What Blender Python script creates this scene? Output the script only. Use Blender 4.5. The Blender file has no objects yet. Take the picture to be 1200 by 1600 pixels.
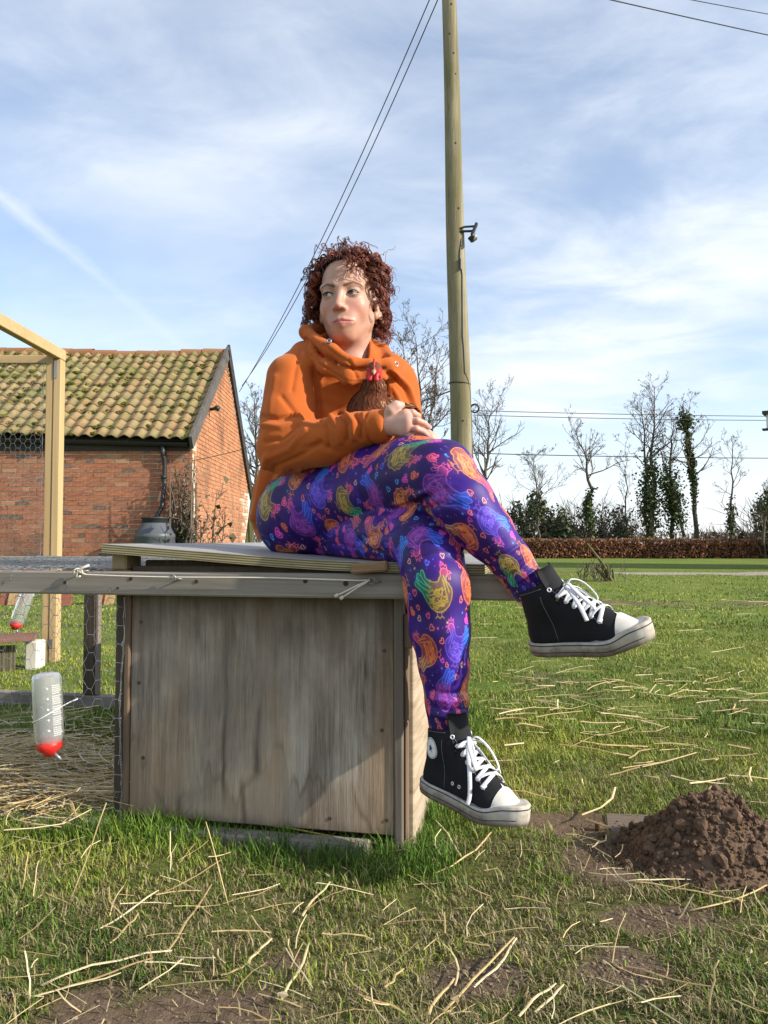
import bpy, bmesh, math, random
import numpy as np
from mathutils import Vector, Matrix, noise as mnoise

random.seed(11)
rng = np.random.default_rng(11)
scene = bpy.context.scene
COL = scene.collection
R = math.radians

# ------------------------------------------------------------------ camera
CAM_H, PITCH, FPX = 0.65, R(2.39), 1200.0
cam_data = bpy.data.cameras.new("camera")
cam_data.sensor_fit = 'HORIZONTAL'
cam_data.sensor_width = 36.0
cam_data.lens = 36.0
cam_data.clip_start = 0.02
cam_data.clip_end = 3000.0
cam = bpy.data.objects.new("camera", cam_data)
cam.location = (0, 0, CAM_H)
cam.rotation_euler = (R(90) + PITCH, 0, 0)
COL.objects.link(cam)
scene.camera = cam

# ------------------------------------------------------------------ sky, sun, exposure
SUN_EL, SUN_AZ = R(28), R(69)          # azimuth measured from behind the camera towards the right
TO_SUN = Vector((math.sin(SUN_AZ) * math.cos(SUN_EL), -math.cos(SUN_AZ) * math.cos(SUN_EL), math.sin(SUN_EL)))
world = bpy.data.worlds.new("World")
scene.world = world
world.use_nodes = True
wt = world.node_tree
for n in list(wt.nodes):
    wt.nodes.remove(n)


def wn(kind, **kw):
    n = wt.nodes.new(kind)
    for k, v in kw.items():
        setattr(n, k, v)
    return n


wout = wn("ShaderNodeOutputWorld")
wbg = wn("ShaderNodeBackground")
wbg.inputs["Strength"].default_value = 0.15
sky = wn("ShaderNodeTexSky", sky_type='NISHITA', sun_disc=False)
sky.sun_elevation = SUN_EL
sky.sun_rotation = math.atan2(TO_SUN.x, TO_SUN.y)
sky.air_density = 1.0
sky.dust_density = 0.7
sky.ozone_density = 2.0
tc = wn("ShaderNodeTexCoord")
sep = wn("ShaderNodeSeparateXYZ")
wt.links.new(tc.outputs["Generated"], sep.inputs[0])


def wmath(op, a, b=None, clamp=False):
    n = wn("ShaderNodeMath", operation=op, use_clamp=clamp)
    for i, v in enumerate((a, b)):
        if v is None:
            continue
        if isinstance(v, (int, float)):
            n.inputs[i].default_value = v
        else:
            wt.links.new(v, n.inputs[i])
    return n.outputs[0]


def wramp(val, stops):
    n = wn("ShaderNodeValToRGB")
    n.color_ramp.interpolation = 'EASE'
    e = n.color_ramp.elements
    while len(e) < len(stops):
        e.new(0.5)
    for el, (p, c) in zip(e, stops):
        el.position = p
        el.color = (c, c, c, 1)
    wt.links.new(val, n.inputs[0])
    return n.outputs[0]


# a cirrus layer: the view direction meets a flat cloud deck, and noise on that deck makes soft streaks
zc = wmath('ADD', wmath('MAXIMUM', sep.outputs["Z"], 0.0), 0.16)
dx, dy = wmath('DIVIDE', sep.outputs["X"], zc), wmath('DIVIDE', sep.outputs["Y"], zc)
comb = wn("ShaderNodeCombineXYZ")
wt.links.new(dx, comb.inputs[0])
wt.links.new(dy, comb.inputs[1])


def cloud_noise(scale, stretch, rot, detail, rough, dist, off):
    mp = wn("ShaderNodeMapping")
    mp.inputs["Rotation"].default_value = (0, 0, rot)
    mp.inputs["Scale"].default_value = (scale, scale * stretch, 1)
    mp.inputs["Location"].default_value = off
    wt.links.new(comb.outputs[0], mp.inputs[0])
    nz = wn("ShaderNodeTexNoise")
    nz.inputs["Scale"].default_value = 1.0
    nz.inputs["Detail"].default_value = detail
    nz.inputs["Roughness"].default_value = rough
    nz.inputs["Distortion"].default_value = dist
    wt.links.new(mp.outputs[0], nz.inputs[0])
    return nz.outputs["Fac"]


c1 = wramp(cloud_noise(0.8, 1.25, R(-28), 9, 0.56, 0.35, (3.1, 1.7, 0)), [(0.36, 0), (0.70, 1)])
c2 = wramp(cloud_noise(2.2, 1.6, R(-34), 10, 0.60, 0.5, (0.4, 7.7, 2)), [(0.36, 0), (0.80, 1)])
c3 = wramp(cloud_noise(0.4, 1.0, 0.3, 4, 0.5, 0.0, (5.3, 2.2, 5)), [(0.36, 0.0), (0.62, 1)])
cl = wmath('MULTIPLY', wmath('ADD', wmath('MULTIPLY', c1, 0.62), wmath('MULTIPLY', c2, 0.42)), wmath('ADD', wmath('MULTIPLY', c3, 0.75), 0.3))
low = wramp(sep.outputs["Z"], [(0.0, 0.78), (0.32, 0.0)])      # thin milky veil towards the horizon
veil = wmath('MAXIMUM', wmath('ADD', wmath('MULTIPLY', cl, 1.10), 0.19), low, clamp=True)


def trail(ax, ay, bx, by, width, strength):
    # an old aircraft trail: a straight band on the same deck
    ux, uy = bx - ax, by - ay
    L = math.hypot(ux, uy)
    ux, uy = ux / L, uy / L
    px = wmath('SUBTRACT', dx, ax)
    py = wmath('SUBTRACT', dy, ay)
    along = wmath('ADD', wmath('MULTIPLY', px, ux), wmath('MULTIPLY', py, uy))
    across = wmath('ABSOLUTE', wmath('SUBTRACT', wmath('MULTIPLY', px, uy), wmath('MULTIPLY', py, ux)))
    wob = wmath('MULTIPLY', wmath('SUBTRACT', cloud_noise(5.0, 1.0, 0.0, 6, 0.6, 0.3, (2, 3, 1)), 0.5), width * 2.2)
    f = wmath('SUBTRACT', 1.0, wmath('DIVIDE', wmath('ABSOLUTE', wmath('ADD', across, wob)), width), clamp=True)
    fade = wramp(wmath('DIVIDE', along, L), [(0.0, 1.0), (1.0, 0.25)])
    return wmath('MULTIPLY', wmath('MULTIPLY', f, fade), strength)


def deck(px, py):
    """Deck coordinates of the direction in which a pixel of the 1200 x 1600 photograph looks."""
    d = Vector(((px - 600) / FPX, math.cos(PITCH) - (800 - py) / FPX * math.sin(PITCH), math.sin(PITCH) + (800 - py) / FPX * math.cos(PITCH))).normalized()
    z = max(d.z, 0) + 0.16
    return d.x / z, d.y / z


tr = trail(*deck(-40, 275), *deck(235, 500), 0.034, 0.34)
veil = wmath('MAXIMUM', veil, wmath('ADD', veil, tr), clamp=True)
mix = wn("ShaderNodeMix", data_type='RGBA')
wt.links.new(veil, mix.inputs["Factor"])
wt.links.new(sky.outputs[0], mix.inputs["A"])
mix.inputs["B"].default_value = (4.6, 4.85, 5.2, 1)
wt.links.new(mix.outputs["Result"], wbg.inputs["Color"])
wt.links.new(wbg.outputs[0], wout.inputs[0])

sun_data = bpy.data.lights.new("sun", 'SUN')
sun_data.energy = 4.6
sun_data.angle = R(0.5)
sun_data.color = (1.0, 0.93, 0.82)
sun = bpy.data.objects.new("sun", sun_data)
sun.rotation_euler = TO_SUN.to_track_quat('Z', 'Y').to_euler()
COL.objects.link(sun)

vs = scene.view_settings
scene.display_settings.display_device = 'sRGB'
vs.view_transform = 'Standard'
vs.look = 'None'
vs.gamma = 1.0
vs.use_curve_mapping = False
vs.exposure = 0.62
scene.cycles.max_bounces = 8
scene.cycles.transparent_max_bounces = 12
# ------------------------------------------------------------------ helpers
_fw = Vector((0, math.cos(PITCH), math.sin(PITCH)))
_up = Vector((0, -math.sin(PITCH), math.cos(PITCH)))


def P(px, py, d):
    """World point at distance d (metres ahead of the camera) seen at a pixel of the photograph: used to measure the place."""
    return Vector((0, 0, CAM_H)) + d * (_fw + Vector(((px - 600) / FPX, 0, 0)) + (800 - py) / FPX * _up)


def A(v):
    return np.array(v, dtype=np.float64)


def tag(o, label=None, cat=None, group=None, kind=None):
    if label:
        o['label'] = label
    if cat:
        o['category'] = cat
    if group:
        o['group'] = group
    if kind:
        o['kind'] = kind
    return o


def link(name, me, parent=None):
    o = bpy.data.objects.new(name, me)
    COL.objects.link(o)
    if parent is not None:
        o.parent = parent
        o.matrix_parent_inverse = Matrix.Identity(4)
    return o


def thing(name, loc, label, cat, group=None, rz=0.0):
    o = bpy.data.objects.new(name, None)
    o.empty_display_size = 0.1
    o.location = loc
    o.rotation_euler = (0, 0, rz)
    COL.objects.link(o)
    return tag(o, label, cat, group)


def make_mesh(name, V, faces, mats=None, smooth=False, col=None, uv=None, mat_idx=None):
    """faces: list of int arrays, each (n, k). col: per-vertex rgb. uv: per-loop uv."""
    me = bpy.data.meshes.new(name)
    V = np.asarray(V, dtype=np.float32).reshape(-1, 3)
    faces = [np.asarray(f, dtype=np.int32) for f in faces if len(f)]
    me.vertices.add(len(V))
    me.vertices.foreach_set("co", V.ravel())
    lv = np.concatenate([f.ravel() for f in faces])
    tot = np.concatenate([np.full(len(f), f.shape[1], dtype=np.int32) for f in faces])
    start = np.concatenate([[0], np.cumsum(tot)[:-1]]).astype(np.int32)
    me.loops.add(len(lv))
    me.loops.foreach_set("vertex_index", lv)
    me.polygons.add(len(tot))
    me.polygons.foreach_set("loop_start", start)
    if mat_idx is not None:
        me.polygons.foreach_set("material_index", np.asarray(mat_idx, dtype=np.int32))
    me.polygons.foreach_set("use_smooth", np.full(len(tot), bool(smooth)))
    me.update(calc_edges=True)
    if mats is not None:
        for m in (mats if isinstance(mats, (list, tuple)) else [mats]):
            me.materials.append(m)
    if col is not None:
        a = me.color_attributes.new("Col", 'FLOAT_COLOR', 'POINT')
        c4 = np.ones((len(V), 4), dtype=np.float32)
        c4[:, :col.shape[1]] = col
        a.data.foreach_set("color", c4.ravel())
    if uv is not None:
        u = me.uv_layers.new(name="UVMap")
        u.data.foreach_set("uv", np.asarray(uv, dtype=np.float32).ravel())
    return me


class MB:
    """Collects boxes, tubes, cards and lathes and links them as ONE mesh object."""

    def __init__(s):
        s.v, s.f, s.n, s.c = [], {}, 0, []

    def add(s, V, faces, c=(1, 1, 1)):
        V = np.asarray(V, dtype=np.float64).reshape(-1, 3)
        for f in faces:
            f = np.asarray(f, dtype=np.int64)
            if f.size == 0:
                continue
            s.f.setdefault(f.shape[1], []).append(f + s.n)
        s.v.append(V)
        c = np.asarray(c, dtype=np.float64)
        s.c.append(np.tile(c, (len(V), 1)) if c.ndim == 1 else c)
        s.n += len(V)

    def box(s, lo, hi, M=None, c=(1, 1, 1), bev=0.0):
        lo, hi = A(lo), A(hi)
        if bev > 0:
            b = min(bev, 0.45 * float((hi - lo).min()))
            pts, idx = [], {}
            for sx in (0, 1):
                for sy in (0, 1):
                    for sz in (0, 1):
                        cr = A((hi[0] if sx else lo[0], hi[1] if sy else lo[1], hi[2] if sz else lo[2]))
                        sg = A((1 if sx else -1, 1 if sy else -1, 1 if sz else -1))
                        for ax in range(3):
                            p = cr - sg * b
                            p[ax] = cr[ax]
                            idx[(sx, sy, sz, ax)] = len(pts)
                            pts.append(p)
            q, t = [], []
            for ax in range(3):
                o1, o2 = (ax + 1) % 3, (ax + 2) % 3
                for sd in (0, 1):
                    k = []
                    for (a, b2) in ((0, 0), (1, 0), (1, 1), (0, 1)):
                        key = [0, 0, 0]
                        key[ax], key[o1], key[o2] = sd, a, b2
                        k.append(idx[(*key, ax)])
                    q.append(k if sd else k[::-1])
                for a in (0, 1):
                    for b2 in (0, 1):
                        k0, k1 = [0, 0, 0], [0, 0, 0]
                        k0[ax], k1[ax] = 0, 1
                        k0[o1] = k1[o1] = a
                        k0[o2] = k1[o2] = b2
                        f = [idx[(*k0, o1)], idx[(*k1, o1)], idx[(*k1, o2)], idx[(*k0, o2)]]
                        q.append(f if (a ^ b2) == 0 else f[::-1])
            for key in [(a, b2, c2) for a in (0, 1) for b2 in (0, 1) for c2 in (0, 1)]:
                f = [idx[(*key, 0)], idx[(*key, 1)], idx[(*key, 2)]]
                t.append(f if sum(key) % 2 else f[::-1])
            V, F = A(pts), [A(q).astype(int), A(t).astype(int)]
        else:
            V = A([(lo[0] if i & 1 == 0 else hi[0], lo[1] if i & 2 == 0 else hi[1], lo[2] if i & 4 == 0 else hi[2]) for i in range(8)])
            F = [A([(0, 2, 3, 1), (4, 5, 7, 6), (0, 1, 5, 4), (2, 6, 7, 3), (0, 4, 6, 2), (1, 3, 7, 5)]).astype(int)]
        if M is not None:
            V = V @ A(M)[:3, :3].T + A(M)[:3, 3]
        s.add(V, F, c)

    def beam(s, a, b, w, h, c=(1, 1, 1), bev=0.0, up=(0, 0, 1)):
        """a squared timber from a to b, w wide and h high"""
        a, b = Vector(a), Vector(b)
        d = b - a
        L = d.length
        x = d.normalized()
        y = Vector(up).cross(x)
        if y.length < 1e-5:
            y = Vector((0, 1, 0)).cross(x)
        y.normalize()
        z = x.cross(y)
        M = Matrix(((x.x, y.x, z.x, a.x), (x.y, y.y, z.y, a.y), (x.z, y.z, z.z, a.z), (0, 0, 0, 1)))
        s.box((0, -w / 2, -h / 2), (L, w / 2, h / 2), M, c, bev)

    def tube(s, pts, r, k=6, c=(1, 1, 1), cap=True, flat=1.0):
        pts = A(pts)
        n = len(pts)
        r = np.full(n, r) if np.isscalar(r) else A(r)
        t = np.gradient(pts, axis=0)
        t /= np.linalg.norm(t, axis=1, keepdims=True) + 1e-12
        ref = A((0, 0, 1)) if abs(t[0, 2]) < 0.9 else A((1, 0, 0))
        u = np.cross(t[0], ref)
        u /= np.linalg.norm(u)
        U = [u]
        for i in range(1, n):
            u = U[-1] - t[i] * np.dot(U[-1], t[i])
            u /= np.linalg.norm(u) + 1e-12
            U.append(u)
        U = A(U)
        W = np.cross(t, U)
        an = np.arange(k) * 2 * math.pi / k
        V = pts[:, None, :] + r[:, None, None] * (np.cos(an)[None, :, None] * U[:, None, :] + flat * np.sin(an)[None, :, None] * W[:, None, :])
        i = np.arange(n - 1)[:, None] * k
        j = np.arange(k)[None, :]
        j2 = (j + 1) % k
        F = [np.stack([i + j, i + j2, i + k + j2, i + k + j], -1).reshape(-1, 4)]
        if cap and k >= 3:
            F.append(np.arange(k)[::-1][None, :])
            F.append((np.arange(k) + (n - 1) * k)[None, :])
        s.add(V.reshape(-1, 3), F, c)

    def lathe(s, prof, k=24, M=None, c=(1, 1, 1)):
        prof = A(prof)
        an = np.arange(k) * 2 * math.pi / k
        V = np.stack([prof[:, None, 0] * np.cos(an), prof[:, None, 0] * np.sin(an), np.repeat(prof[:, 1:2], k, 1)], -1).reshape(-1, 3)
        i = np.arange(len(prof) - 1)[:, None] * k
        j = np.arange(k)[None, :]
        j2 = (j + 1) % k
        F = [np.stack([i + j, i + j2, i + k + j2, i + k + j], -1).reshape(-1, 4)]
        F.append(np.arange(k)[::-1][None, :])
        F.append((np.arange(k) + (len(prof) - 1) * k)[None, :])
        if M is not None:
            V = V @ A(M)[:3, :3].T + A(M)[:3, 3]
        s.add(V, F, c)

    def ring(s, c0, n, R0, r, k=14, k2=6, c=(1, 1, 1)):
        n = Vector(n).normalized()
        u = n.orthogonal().normalized()
        w = n.cross(u)
        pts = [A(Vector(c0) + R0 * (math.cos(a) * u + math.sin(a) * w)) for a in np.arange(k) * 2 * math.pi / k]
        V, F = [], []
        for i in range(k):
            rad = (Vector(pts[i]) - Vector(c0)).normalized()
            for j in range(k2):
                b = j * 2 * math.pi / k2
                V.append(A(Vector(pts[i]) + r * (math.cos(b) * rad + math.sin(b) * n)))
                F.append((i * k2 + j, ((i + 1) % k) * k2 + j, ((i + 1) % k) * k2 + (j + 1) % k2, i * k2 + (j + 1) % k2))
        s.add(V, [A(F).astype(int)], c)

    def cards(s, C, U, W, c):
        """many quads at once: centres C, half-axes U and W, all (n,3)"""
        n = len(C)
        V = np.stack([C - U - W, C + U - W, C + U + W, C - U + W], 1).reshape(-1, 3)
        s.add(V, [np.arange(n * 4).reshape(n, 4)], np.repeat(c, 4, 0))

    def leaves(s, C, U, W, c, fold=0.35):
        """pointed leaves, two quads folded on the midrib: base, side, tip, side"""
        n = len(C)
        N = np.cross(U, W)
        N /= np.linalg.norm(N, axis=1, keepdims=True) + 1e-9
        lift = N * np.linalg.norm(W, axis=1, keepdims=True) * fold
        V = np.stack([C - U, C - 0.1 * U - W + lift, C + U, C - 0.1 * U + W + lift], 1).reshape(-1, 3)
        b = np.arange(n)[:, None] * 4
        F = np.concatenate([b + A([[0, 1, 2]]).astype(int), b + A([[0, 2, 3]]).astype(int)])
        s.add(V, [F], np.repeat(c, 4, 0))

    def mesh(s, name, mat, smooth=False):
        V = np.concatenate(s.v)
        return make_mesh(name, V, [np.concatenate(f) for f in s.f.values()], mat, smooth, col=np.concatenate(s.c))

    def build(s, name, mat, parent=None, smooth=False):
        return link(name, s.mesh(name, mat, smooth), parent)


def smooth_angle(o, ang=40):
    """smooth shading with creases kept where faces meet sharply"""
    me = o.data
    for p in me.polygons:
        p.use_smooth = True
    bm = bmesh.new()
    bm.from_mesh(me)
    for e in bm.edges:
        if len(e.link_faces) == 2 and e.calc_face_angle(0) > R(ang):
            e.smooth = False
    bm.to_mesh(me)
    bm.free()
    return o


# value noise in numpy
def _hash(ix, iy, seed):
    h = (ix.astype(np.int64) * 374761393 + iy.astype(np.int64) * 668265263 + seed * 1442695041) & 0x7fffffff
    h = ((h ^ (h >> 13)) * 1274126177) & 0x7fffffff
    return ((h ^ (h >> 16)) & 0xffff) / 65535.0


def vnoise(x, y, seed=0):
    x, y = np.asarray(x, float), np.asarray(y, float)
    ix, iy = np.floor(x), np.floor(y)
    fx, fy = x - ix, y - iy
    fx, fy = fx * fx * (3 - 2 * fx), fy * fy * (3 - 2 * fy)
    a, b = _hash(ix, iy, seed), _hash(ix + 1, iy, seed)
    c, d = _hash(ix, iy + 1, seed), _hash(ix + 1, iy + 1, seed)
    return (a * (1 - fx) + b * fx) * (1 - fy) + (c * (1 - fx) + d * fx) * fy


def fbm(x, y, seed=0, octv=4):
    t, a, s = 0, 0.5, 0
    for i in range(octv):
        t = t + a * vnoise(x * 2 ** i, y * 2 ** i, seed + i * 17)
        s += a
        a *= 0.5
    return t / s


def sstep(a, b, x):
    t = np.clip((np.asarray(x, float) - a) / (b - a), 0, 1)
    return t * t * (3 - 2 * t)


# ------------------------------------------------------------------ material helpers
class NT:
    def __init__(s, name, rough=0.8, spec=0.3):
        s.m = bpy.data.materials.new(name)
        s.m.use_nodes = True
        s.t = s.m.node_tree
        s.b = s.t.nodes["Principled BSDF"]
        s.b.inputs["Roughness"].default_value = rough
        s.b.inputs["Specular IOR Level"].default_value = spec
        s._co = None

    def n(s, kind, **kw):
        n = s.t.nodes.new(kind)
        for k, v in kw.items():
            setattr(n, k, v)
        return n

    def l(s, a, b):
        if isinstance(a, (int, float)):
            b.default_value = a
        elif isinstance(a, tuple):
            b.default_value = a if len(a) == 4 or b.type == 'VECTOR' else (*a, 1)
        else:
            s.t.links.new(a, b)

    def coord(s, which="Object"):
        if s._co is None:
            s._co = s.n("ShaderNodeTexCoord")
        return s._co.outputs[which]

    def noise(s, scale=(1, 1, 1), detail=4, rough=0.55, dist=0.0, vec=None, which="Object", off=(0, 0, 0), out="Fac"):
        mp = s.n("ShaderNodeMapping")
        mp.inputs["Scale"].default_value = scale if isinstance(scale, tuple) else (scale,) * 3
        mp.inputs["Location"].default_value = off
        s.l(vec if vec is not None else s.coord(which), mp.inputs[0])
        nz = s.n("ShaderNodeTexNoise")
        nz.inputs["Scale"].default_value = 1
        nz.inputs["Detail"].default_value = detail
        nz.inputs["Roughness"].default_value = rough
        nz.inputs["Distortion"].default_value = dist
        s.l(mp.outputs[0], nz.inputs[0])
        return nz.outputs[out]

    def ramp(s, val, stops, interp='LINEAR'):
        n = s.n("ShaderNodeValToRGB")
        n.color_ramp.interpolation = interp
        e = n.color_ramp.elements
        while len(e) < len(stops):
            e.new(0.5)
        for el, (p, c) in zip(e, stops):
            el.position = p
            c = (c, c, c) if isinstance(c, (int, float)) else c
            el.color = (*c, 1)
        s.l(val, n.inputs[0])
        return n.outputs[0]

    def mix(s, f, a, b, blend='MIX'):
        n = s.n("ShaderNodeMix", data_type='RGBA', blend_type=blend)
        s.l(f, n.inputs["Factor"])
        s.l(a, n.inputs["A"])
        s.l(b, n.inputs["B"])
        return n.outputs["Result"]

    def math(s, op, a, b=0.0, clamp=False):
        n = s.n("ShaderNodeMath", operation=op, use_clamp=clamp)
        s.l(a, n.inputs[0])
        s.l(b, n.inputs[1])
        return n.outputs[0]

    def xyz(s, which="Object"):
        n = s.n("ShaderNodeSeparateXYZ")
        s.l(s.coord(which), n.inputs[0])
        return n.outputs

    def attr(s, name="Col"):
        return s.n("ShaderNodeAttribute", attribute_name=name).outputs["Color"]

    def island(s):
        return s.n("ShaderNodeNewGeometry").outputs["Random Per Island"]

    def objrand(s):
        return s.n("ShaderNodeObjectInfo").outputs["Random"]

    def bump(s, h, strength=0.3, dist=0.01):
        n = s.n("ShaderNodeBump")
        n.inputs["Strength"].default_value = strength
        n.inputs["Distance"].default_value = dist
        s.l(h, n.inputs["Height"])
        s.l(n.outputs[0], s.b.inputs["Normal"])

    def col(s, c):
        s.l(c, s.b.inputs["Base Color"])
        return s

    def set(s, **kw):
        for k, v in kw.items():
            s.l(v, s.b.inputs[k.replace("_", " ")])
        return s


def plain(name, c, rough=0.7, spec=0.3, metal=0.0, var=0.12, nscale=40):
    t = NT(name, rough, spec)
    nz = t.noise(nscale, 4)
    t.col(t.mix(nz, tuple(x * (1 - var) for x in c), tuple(min(1, x * (1 + var)) for x in c)))
    t.b.inputs["Metallic"].default_value = metal
    return t.m


def wood(name, dark, light, axis='z', scale=1.0, rough=0.85, green=0.0, contrast=(0.3, 0.72), rand=True):
    """weathered timber: fine grain stretched along one object axis"""
    t = NT(name, rough, 0.2)
    st = {'x': (2.2, 60, 60), 'y': (60, 2.2, 60), 'z': (60, 60, 2.2)}[axis]
    st = tuple(v * scale for v in st)
    off = t.math('MULTIPLY', t.objrand(), 7.3) if rand else 0.0
    ad = t.n("ShaderNodeVectorMath", operation='ADD')
    t.l(t.coord(), ad.inputs[0])
    t.l(off, ad.inputs[1])
    v = ad.outputs[0]
    g1 = t.noise(st, 6, 0.65, 0.6, vec=v)
    g2 = t.noise(tuple(x * 0.16 for x in st), 4, 0.6, 0.9, vec=v)
    g = t.math('ADD', t.math('MULTIPLY', g1, 0.55), t.math('MULTIPLY', g2, 0.45))
    c = t.ramp(g, [(contrast[0], dark), (contrast[1], light)])
    knots = t.ramp(t.noise(tuple(x * 0.22 for x in (9, 9, 9)), 2, 0.5, 0.3, vec=v), [(0.66, 0), (0.76, 1)])
    c = t.mix(t.math('MULTIPLY', knots, 0.35), c, tuple(x * 0.4 for x in dark))
    if green:
        gm = t.ramp(t.noise(7, 5, 0.6, vec=v), [(0.45, 0), (0.68, 1)])
        c = t.mix(t.math('MULTIPLY', gm, green), c, (0.075, 0.085, 0.022))
    t.col(c)
    t.bump(g, 0.35, 0.004)
    return t.m
# ------------------------------------------------------------------ ground
DIRT = [(-0.30, 1.06, 0.26, 0.17), (0.36, 1.20, 0.09, 0.06), (0.60, 1.60, 0.22, 0.15), (0.52, 1.36, 0.15, 0.07), (0.13, 1.18, 0.08, 0.05),
        (2.95, 8.4, 0.55, 0.22), (3.9, 8.6, 0.7, 0.20), (1.75, 8.0, 0.4, 0.2), (0.42, 1.82, 0.14, 0.07), (-2.5, 8.7, 0.9, 0.22)]


def bare(x, y):
    """how bare of grass the soil is, 0..1"""
    x, y = np.asarray(x, float), np.asarray(y, float)
    w = (fbm(x * 7, y * 7, 3) - 0.5) * 1.5
    b = np.zeros_like(x)
    for cx, cy, rx, ry in DIRT:
        q = np.sqrt(((x - cx) / rx) ** 2 + ((y - cy) / ry) ** 2) + w
        b = np.maximum(b, 1 - sstep(0.75, 1.15, q))
    near = 1 - sstep(1.35, 2.6, y)
    b = np.maximum(b, sstep(0.60, 0.72, fbm(x * 5.5 + 3, y * 5.5, 21)) * near * 0.8 * sstep(-0.3, 0.1, x))
    b = np.maximum(b, sstep(0.70, 0.78, fbm(x * 1.3, y * 1.3, 8)) * 0.55 * sstep(2.5, 4.0, y))
    return b


def gz(x, y):
    x, y = np.asarray(x, float), np.asarray(y, float)
    f = 1 - sstep(14, 30, y)
    return ((fbm(x * 2.1, y * 2.1, 5) - 0.5) * 0.045 + (fbm(x * 0.5, y * 0.5, 6) - 0.5) * 0.07 * sstep(2.6, 4.5, y) + (fbm(x * 11, y * 11, 9, 3) - 0.5) * 0.012) * f


def axis_pts(core_lo, core_hi, step, lo, hi, grow=1.16):
    c = list(np.arange(core_lo, core_hi + 1e-6, step))
    s = step
    while c[-1] < hi:
        s *= grow
        c.append(c[-1] + s)
    s = step
    while c[0] > lo:
        s *= grow
        c.insert(0, c[0] - s)
    return A(c)


gxs = axis_pts(-2.4, 2.4, 0.03, -900, 900)
gys = axis_pts(0.2, 5.0, 0.03, -60, 1400)
GX, GY = np.meshgrid(gxs, gys)
GZ = gz(GX, GY)
nx_, ny_ = len(gxs), len(gys)
ii = (np.arange(ny_ - 1)[:, None] * nx_ + np.arange(nx_ - 1)[None, :]).ravel()
gcol = np.zeros((nx_ * ny_, 3))
gcol[:, 0] = bare(GX, GY).ravel()
gcol[:, 1] = fbm(GX * 0.9, GY * 0.9, 31).ravel()
t = NT("turf", 0.95, 0.1)
n1 = t.noise(0.55, 5, 0.6)
n2 = t.noise(6.0, 6, 0.7)
n3 = t.noise(55.0, 5, 0.7)
n0 = t.noise((0.22, 0.75, 1), 4, 0.6, off=(3, 1, 0))
g = t.math('ADD', t.math('MULTIPLY', n1, 0.4), t.math('ADD', t.math('MULTIPLY', n2, 0.35), t.math('MULTIPLY', n3, 0.25)))
grass_c = t.ramp(g, [(0.34, (0.060, 0.098, 0.014)), (0.48, (0.120, 0.170, 0.026)), (0.60, (0.180, 0.210, 0.044)), (0.70, (0.240, 0.215, 0.078))])
grass_c = t.mix(t.math('MULTIPLY', t.ramp(n0, [(0.48, 0), (0.62, 1)]), 0.55), grass_c, (0.150, 0.160, 0.040))
soil_c = t.ramp(t.math('ADD', t.math('MULTIPLY', n3, 0.6), t.math('MULTIPLY', n2, 0.4)), [(0.35, (0.080, 0.055, 0.036)), (0.65, (0.205, 0.145, 0.098))])
sx = t.n("ShaderNodeSeparateColor")
t.l(t.attr(), sx.inputs[0])
pos = t.xyz()
nearmask = t.ramp(t.math('DIVIDE', pos[1], 40.0), [(0.03, 0.55), (0.09, 0.0)])       # close by, the sheet is the thatch under the blades
thatch = t.ramp(n3, [(0.35, (0.060, 0.052, 0.020)), (0.65, (0.150, 0.125, 0.058))])
c = t.mix(nearmask, grass_c, thatch)
c = t.mix(sx.outputs[0], c, soil_c)
t.col(c)
t.bump(t.math('ADD', t.math('MULTIPLY', n3, 0.5), t.math('MULTIPLY', t.noise(190.0, 4, 0.7), 0.5)), 0.9, 0.012)
ground = link("ground", make_mesh("ground", np.stack([GX, GY, GZ], -1).reshape(-1, 3), [np.stack([ii, ii + 1, ii + nx_ + 1, ii + nx_], -1)], t.m, True, col=gcol))
tag(ground, kind='structure')

# gravel track across the far lawn
t = NT("gravel", 0.95, 0.1)
t.col(t.ramp(t.noise(9, 6, 0.7), [(0.3, (0.21, 0.17, 0.14)), (0.7, (0.38, 0.33, 0.28))]))
t.bump(t.noise(60, 4), 0.5, 0.01)
px_ = np.linspace(4.6, 60, 70)
pv = []
for i, x in enumerate(px_):
    w = 0.75 * min(1, (x - 4.4) / 2.0)
    yc = 16.9 + 0.02 * (x - 5) + 0.10 * math.sin(x * 0.7)
    for q in (-1, -0.35, 0.35, 1):
        pv.append((x, yc + q * w + 0.1 * math.sin(x * 2.3 + q), float(gz(x, yc + q * w)) + (0.02 if abs(q) < 1 else -0.01)))
k = (np.arange(69)[:, None] * 4 + np.arange(3)[None, :]).ravel()
path = link("path", make_mesh("path", A(pv), [np.stack([k, k + 4, k + 5, k + 1], -1)], t.m, True))
tag(path, kind='structure')

# ------------------------------------------------------------------ trees
bark = NT("bark", 0.95, 0.1)
bn = bark.noise((14, 14, 3), 5, 0.65)
bark.col(bark.mix(bark.ramp(bn, [(0.35, 0), (0.7, 1)]), (0.055, 0.044, 0.030), (0.150, 0.128, 0.088)))
bark.bump(bn, 0.4, 0.02)
BARK = bark.m
twig = NT("twig", 0.9, 0.1)
twig.col(twig.ramp(twig.island(), [(0.0, (0.070, 0.052, 0.040)), (1.0, (0.165, 0.130, 0.095))]))
TWIG = twig.m


def leafmat(name, rough=0.6, spec=0.3, trans=0.0):
    t = NT(name, rough, spec)
    t.col(t.attr())
    return t.m


LEAF = leafmat("leaf", 0.55, 0.35)
DRYLEAF = leafmat("dry_leaf", 0.75, 0.2)


def wander(a, d, L, n, wob, up=0.0, rg=None):
    pts = [np.array(a, float)]
    d = np.array(d, float)
    for i in range(n):
        d = d + rg.normal(0, wob, 3) + A((0, 0, up))
        d /= np.linalg.norm(d)
        pts.append(pts[-1] + d * L / n)
    return A(pts)


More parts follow.
